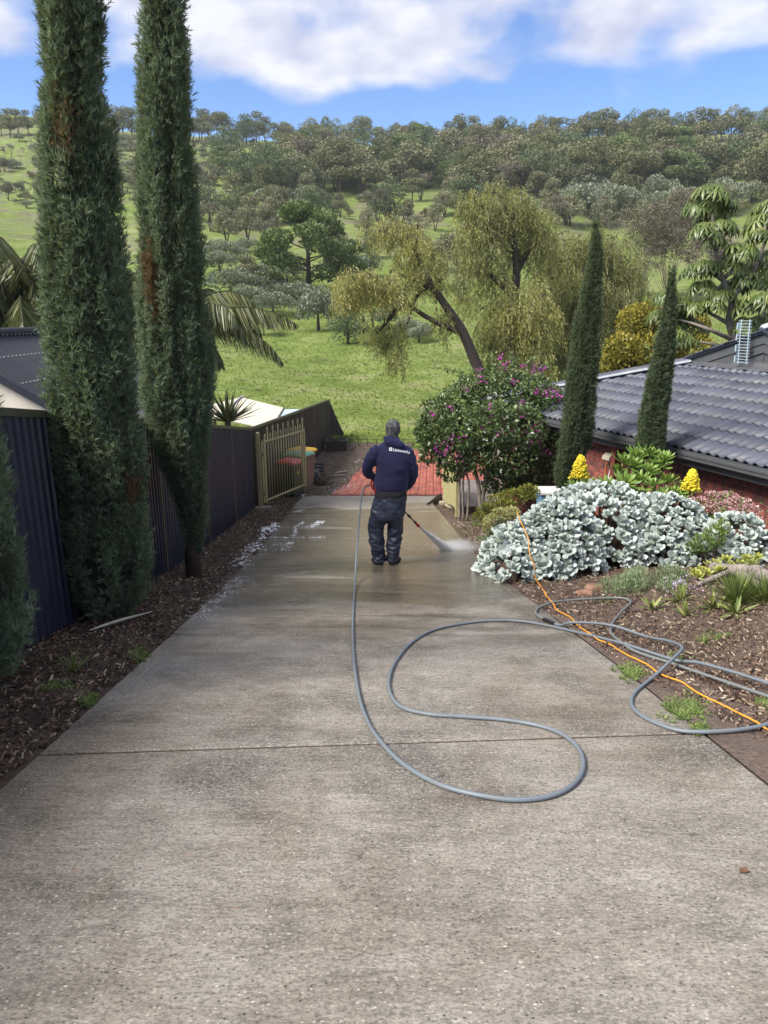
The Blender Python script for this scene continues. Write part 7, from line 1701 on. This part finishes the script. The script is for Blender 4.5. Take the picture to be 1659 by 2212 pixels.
# ---- the jet and its mist
def spray():
    e = hit(966, 1190)+Vector((0, 0, .02)); ax = (e-TIP); L = ax.length; ax.normalize(); rs = np.random.RandomState(66)
    t = NT('water_droplet'); t.set(Base_Color=(.95, .97, 1.0), Roughness=.3); tr_ = t.n('ShaderNodeBsdfTranslucent', {'Color': (.97, .98, 1, 1)}); mx_ = t.n('ShaderNodeMixShader', {0: .55, 1: t.b.outputs[0], 2: tr_.outputs[0]}); t.L.new(mx_.outputs[0], t.out.inputs['Surface']); MAT['drop'] = t.m
    m = MB().ell((0, 0, 0), (1, 1, 1), None, 4, 2); tv, tf = m.arrays(); N = 3600; u = rs.rand(N)**.75; a = rs.rand(N)*6.28; r = (.008+.145*u)*np.sqrt(rs.rand(N))
    sd_ = ax.cross(Vector((0, 0, 1))).normalized(); up = sd_.cross(ax); P = np.array(TIP)[None]+np.array(ax)[None]*(u*L)[:, None]+np.array(sd_)[None]*(np.cos(a)*r)[:, None]+np.array(up)[None]*(np.sin(a)*r*.5)[:, None]
    D = P-np.array(TIP)[None]+1e-4; s = .0010+.0012*rs.rand(N); ln = s*(6+10*rs.rand(N)); Fm = frames(D, a)*np.stack([s, s, ln], 1)[:, None, :]
    n2 = 1500; rr = np.abs(rs.normal(0, .22, n2)); b = rs.rand(n2)*6.28; ctr = np.array(e)+np.array([.10, .02, 0]); P2 = ctr[None]+np.stack([np.cos(b)*rr*1.2+.10*rs.rand(n2), np.sin(b)*rr*.7, np.abs(rs.normal(0, .055, n2))], 1); P2[:, 2] = np.maximum(P2[:, 2]-ctr[2], .0)+ground(P2[:, 0], P2[:, 1])+.025; s2 = .001+.0016*rs.rand(n2); F2 = frames(rand_dirs(n2, rs), b)*np.stack([s2, s2, s2*3], 1)[:, None, :]
    V, F, t_ = scatter(tv, tf, np.concatenate([Fm, F2]), np.concatenate([P, P2])); o = obj_np('water_spray', V, F, MAT['drop'], None, None, True); tag(o, 'white fan of water droplets shooting from the lance onto concrete', 'water', kind='stuff')
    # fine mist round the jet
    t = NT('mist'); t.N.remove(t.b); v = t.n('ShaderNodeVolumePrincipled', {'Color': (1, 1, 1, 1), 'Density': 1.0, 'Anisotropy': .3})
    p = t.pos(); along = t.n('ShaderNodeVectorMath', {0: t.n('ShaderNodeVectorMath', {0: p, 1: TIP[:]}, operation='SUBTRACT').outputs[0], 1: ax[:]}, operation='DOT_PRODUCT').outputs['Value']
    dn = t.math('MULTIPLY', t.rng(along, 0, L*1.05, 42.0, 10.0, False), t.rng(t.noise(14, 4, .6, p), .3, .7, .45, 1.4)); t.L.new(dn, v.inputs['Density']); t.L.new(v.outputs[0], t.out.inputs['Volume'])
    mb = MB(); K = 12; rings = []
    for i in range(9):
        f = i/8; c = TIP.lerp(e, f); r = .008+.14*f; rings.append([c+sd_*r*math.cos(2*PI*k/K)+up*r*.55*math.sin(2*PI*k/K) for k in range(K)])
    mb.loft(rings); o = mb.build('spray_mist', t.m, None, True)
    bm_ = bmesh.new(); bm_.from_mesh(o.data); bmesh.ops.recalc_face_normals(bm_, faces=bm_.faces); bm_.to_mesh(o.data); bm_.free(); tag(o, 'fine white mist wrapped around the water jet', 'water', kind='stuff')
    t2 = NT('ground_mist'); t2.N.remove(t2.b); v = t2.n('ShaderNodeVolumePrincipled', {'Color': (1, 1, 1, 1), 'Anisotropy': .2}); p = t2.pos(); cc = e+Vector((.16, .03, .03))
    q = t2.n('ShaderNodeVectorMath', {0: t2.n('ShaderNodeVectorMath', {0: p, 1: cc[:]}, operation='SUBTRACT').outputs[0], 1: (1/.42, 1/.26, 1/.13)}, operation='MULTIPLY').outputs[0]; r = t2.n('ShaderNodeVectorMath', {0: q}, operation='LENGTH').outputs['Value']
    t2.L.new(t2.math('MULTIPLY', t2.rng(r, .0, 1.0, 8.0, 0.0), t2.rng(t2.noise(9, 4, .6, p), .35, .7, .3, 1.5)), v.inputs['Density']); t2.L.new(v.outputs[0], t2.out.inputs['Volume'])
    o = MB().ell(cc, (.42, .26, .13), None, 18, 10).build('spray_mist', t2.m, None, True)
    bm_ = bmesh.new(); bm_.from_mesh(o.data); bmesh.ops.recalc_face_normals(bm_, faces=bm_.faces); bm_.to_mesh(o.data); bm_.free(); tag(o, 'low mist cloud where the jet strikes the concrete', 'water', kind='stuff')
spray()

# ================================================================== HOSES AND CABLE
def hose_mat(name, col):
    t = NT(name); p = t.pos(); n = t.noise(7, 4, .6, p); c = t.mix(t.rng(n, .5, .72, 0, .45), col, (.13, .12, .105)); t.set(Base_Color=c, Roughness=t.rng(n, .3, .7, .45, .62)); MAT[name] = t.m; return t.m
hose_mat('hose_grey', (.14, .165, .19))
hose_mat('hose_dull', (.15, .165, .165))
def on_slab(p, r, lift=0.0):
    xl, xr = drive_l(p.y), drive_r(p.y); z = gz(p.x, p.y)
    if xl < p.x < xr: z = float(base_z(p.y))+.021
    else: z += .035
    return Vector((p.x, p.y, z+r*.92+lift))
HR = .0102
def hose(name, label, px, mat, r, cat, head=None, lifts=None, nseg=7):
    P = [on_slab(hit(x, y), r, (lifts or {}).get(i, 0)) for i, (x, y) in enumerate(px)]
    if head: P = head + P
    S = spline(P, nseg); o = MB().tube(S, r, 10).build(name, mat, None, True); return tag(o, label, cat)
C8 = lambda L: [(929+.44*x, 1227.7+.44*y) for x, y in L]
gh = GUN+Vector((0, 0, 0))
h0 = [GUN-LD*.05, at(800, 1047, 8.62), at(790, 1050, 8.58), at(782, 1066, 8.5), at(778, 1100, 8.35), at(774, 1150, 8.05), at(770, 1200, 7.55), at(767, 1250, 6.95)]
h0[0] = GUN-LD*.06
hose('pressure_hose', 'grey blue hose trailing from the lance and looping over the concrete', [(764, 1310), (762, 1370), (765, 1440), (776, 1515), (792, 1565), (815, 1605), (868, 1662), (950, 1710), (1050, 1736), (1130, 1743), (1200, 1731), (1244, 1702), (1259, 1664), (1244, 1624), (1204, 1594), (1150, 1577), (1080, 1566), (1000, 1560), (930, 1555), (872, 1541), (846, 1515), (840, 1480), (855, 1438), (890, 1396), (940, 1368), (1020, 1352), (1085, 1348)] + C8([(430, 276), (510, 286), (650, 316), (820, 366), (960, 412), (1200, 482), (1330, 522), (1660, 628), (1800, 676), (2050, 770)]), MAT['hose_grey'], HR, 'hose', head=h0, lifts={27: 0, 28: .0, 31: .012, 33: .03, 34: .03})
hose('garden_hose', 'grey hose snaking round the bed past the black coupling', C8([(592, 283), (562, 270), (530, 250), (518, 232), (535, 208), (600, 190), (700, 178), (860, 168), (945, 169), (982, 186), (965, 210), (935, 240), (892, 295), (886, 345), (935, 395), (1010, 440), (1180, 497), (1300, 540), (1660, 668), (1850, 740), (2050, 815)]), MAT['hose_dull'], .0098, 'hose', lifts={14: .006, 15: .0})
hose('garden_hose', 'grey blue hose curling from the coupling out over the slab corner', C8([(592, 284), (640, 297), (700, 310), (880, 325), (1050, 360), (1170, 408), (1229, 458), (1190, 510), (1100, 560), (1012, 625), (985, 680), (1010, 730), (1090, 780), (1230, 826), (1420, 842), (1600, 820), (1720, 780), (1900, 720)]), MAT['hose_grey'], .0102, 'hose', lifts={2: .03, 3: .032, 5: .03, 6: .055, 7: .055})
c1, c2 = [on_slab(hit(x, y), .014) for x, y in C8([(556, 268), (606, 290)])]
k_ = MB(); dd = (c2-c1); k_.tube([c1.lerp(c2, f) for f in (0, .06, .12, .3, .34, .38, .62, .66, .7, .88, .94, 1)], [.012, .015, .015, .015, .013, .015, .015, .013, .015, .015, .015, .012], 10); tag(k_.build('hose_coupling', MAT['black_plastic'], None, False), 'black ribbed coupling joining two hose ends', 'hose coupling')
def cable():
    L = [(995.4+.2*x, 1028.6+.2*y) for x, y in [(612, 380), (622, 420), (650, 500), (700, 600), (730, 690), (745, 850), (790, 950), (800, 1080)]]; P = []
    for i, (x, y) in enumerate(L):
        a, fy, fz = ray(x, y); best = None                          # lie on the leaves of the mound
        for Y in np.arange(5.5, 9.5, .01):
            p = Vector((a*Y/fy, Y, CAM_H+fz*Y/fy)); 
            q = min(((p.x-l[0])/l[3])**2+((p.y-l[1])/l[4])**2+((p.z-l[2])/l[5])**2 for l in LOBES)
            if q < 1.30 or p.z < gz(p.x, p.y)+.02: best = p; break
        if best is None: best = Vector((a*8.0/fy, 8.0, CAM_H+fz*8.0/fy))
        P.append(best)
    G = [(995.4+.2*840, 1028.6+.2*1200), (995.4+.2*925, 1028.6+.2*1320)] + C8([(560, 140), (600, 190), (620, 225), (690, 265), (730, 310), (790, 350), (820, 375), (880, 400), (960, 450), (1060, 500), (1130, 550), (1230, 590), (1310, 645), (1400, 690), (1500, 740), (1600, 795), (1660, 835), (1900, 960)])
    P += [on_slab(hit(x, y), .006) for x, y in G]
    plain('orange_cable', (.72, .30, .03), .45, .12, 9); S = spline(P, 6); rs = np.random.RandomState(5); S = [s+Vector((rs.normal()*.002, rs.normal()*.002, 0)) for s in S]; tag(MB().tube(S, .0052, 8).build('extension_cable', MAT['orange_cable'], None, True), 'orange extension cable running over the silvery mound and bed', 'cable')
cable()
# ---- suds
t = NT('foam'); t.set(Base_Color=(.74, .77, .80), Roughness=.5, Subsurface_Weight=.0); t.bump(t.noise(300, 3, .7), .6, .004); MAT['foam'] = t.m
def foam():
    rs = np.random.RandomState(88); m = MB().ell((0, 0, 0), (1, 1, 1), None, 5, 3); tv, tf = m.arrays(); P = []; S = []
    def patch(pts, w, n, s, lift=.022, hgt=1.0):
        W_ = [hit(x, y) for x, y in pts]; C_ = spline(W_, 8)
        for i in range(int(n*1.8)):
            c = C_[rs.randint(len(C_))]; x = c.x+rs.normal()*w; y = c.y+rs.normal()*w*1.3; q = noise.noise(Vector((x*11, y*9, 3)))
            if q < -.05: continue
            P.append((x, y, float(base_z(y))+lift if drive_l(y) < x < drive_r(y) else gz(x, y)+.03)); k = s*.8*(.3+.9*rs.rand()**2); S.append((k*1.3, k*1.3, k*.22*hgt))
    patch([(548, 1192), (570, 1160), (590, 1143)], .05, 420, .018); patch([(570, 1150), (592, 1140)], .05, 260, .03, .03, 1.6); patch([(590, 1136), (598, 1132)], .03, 60, .025, .03, 1.5)
    patch([(515, 1225), (530, 1200), (548, 1180)], .055, 800, .011); patch([(610, 1165), (635, 1158), (640, 1140), (655, 1130)], .018, 300, .010); patch([(668, 1142), (685, 1134), (692, 1128)], .04, 340, .013); patch([(585, 1163), (640, 1164), (700, 1163)], .012, 260, .008); patch([(600, 1180), (625, 1175), (610, 1190)], .05, 260, .008)
    patch([(520, 1250), (470, 1300), (430, 1340)], .07, 700, .0055); patch([(640, 1108), (655, 1102)], .05, 90, .012); patch([(720, 1065), (760, 1050)], .16, 260, .012, .045); patch([(700, 1055), (740, 1035), (765, 1010)], .14, 420, .013, .02); patch([(777, 1000), (782, 996)], .10, 80, .022); patch([(780, 1028), (800, 1040), (820, 1052)], .15, 160, .008, .05); patch([(650, 1075), (660, 1070)], .04, 60, .02)
    P = np.array(P); S = np.array(S); V, F, t_ = scatter(tv, tf, np.eye(3)[None]*S[:, None, :], P); tag(obj_np('foam', V, F, MAT['foam'], None, None, True), 'white suds left along the wet slab and its left edge', 'foam', kind='stuff')
foam()
# fallen things on the slab and bark
def bits():
    leafmat('dry_leaf', [(0, (.16, .09, .05)), (1, (.30, .19, .10))], .7, .2)
    c = on_slab(hit(1605, 1895), .004); a = MB(); a.add([c+Vector((-.018, -.008, .003)), c+Vector((-.004, -.012, .004)), c+Vector((.016, -.004, .002)), c+Vector((.010, .009, .004)), c+Vector((-.008, .010, .003)), c+Vector((0, 0, 0))], [(0, 1, 5), (1, 2, 5), (2, 3, 5), (3, 4, 5), (4, 0, 5)]); o = a.build('fallen_leaf', MAT['dry_leaf']); s_ = o.modifiers.new('t', 'SOLIDIFY'); s_.thickness = .001; tag(o, 'single dry brown leaf on the slab near the right edge', 'leaf')
    S = spline([hit(195, 1375)+Vector((0, 0, .05)), hit(255, 1357)+Vector((0, 0, .06)), hit(330, 1333)+Vector((0, 0, .05))], 5); plain('bleached_leaf', (.36, .34, .27), .7, .2, 9); m = MB(); m.tube(S, [.004+.010*math.sin(PI*i/(len(S)-1)) for i in range(len(S))], 5); tag(m.build('dry_strap_leaf', MAT['bleached_leaf']), 'long bleached strap leaf lying on the bark by the wide cypress', 'leaf')
bits()

# ================================================================== AIR
def haze():
    t = NT('haze'); t.N.remove(t.b); v = t.n('ShaderNodeVolumePrincipled', {'Color': (.88, .93, 1.0, 1), 'Density': HAZE, 'Anisotropy': .2}); t.L.new(v.outputs[0], t.out.inputs['Volume'])
    zmin = min((float(ground(x, y)) for x in (-300, 0, 300) for y in np.arange(-10, 420, 5)), default=-5)-1.5
    tag(MB().box((0, 200, (zmin+86)/2), (760, 440, 86-zmin)).build('haze', t.m), 'thin pale air over the hillside', 'haze', kind='stuff')
HAZE = 0.00028
haze()
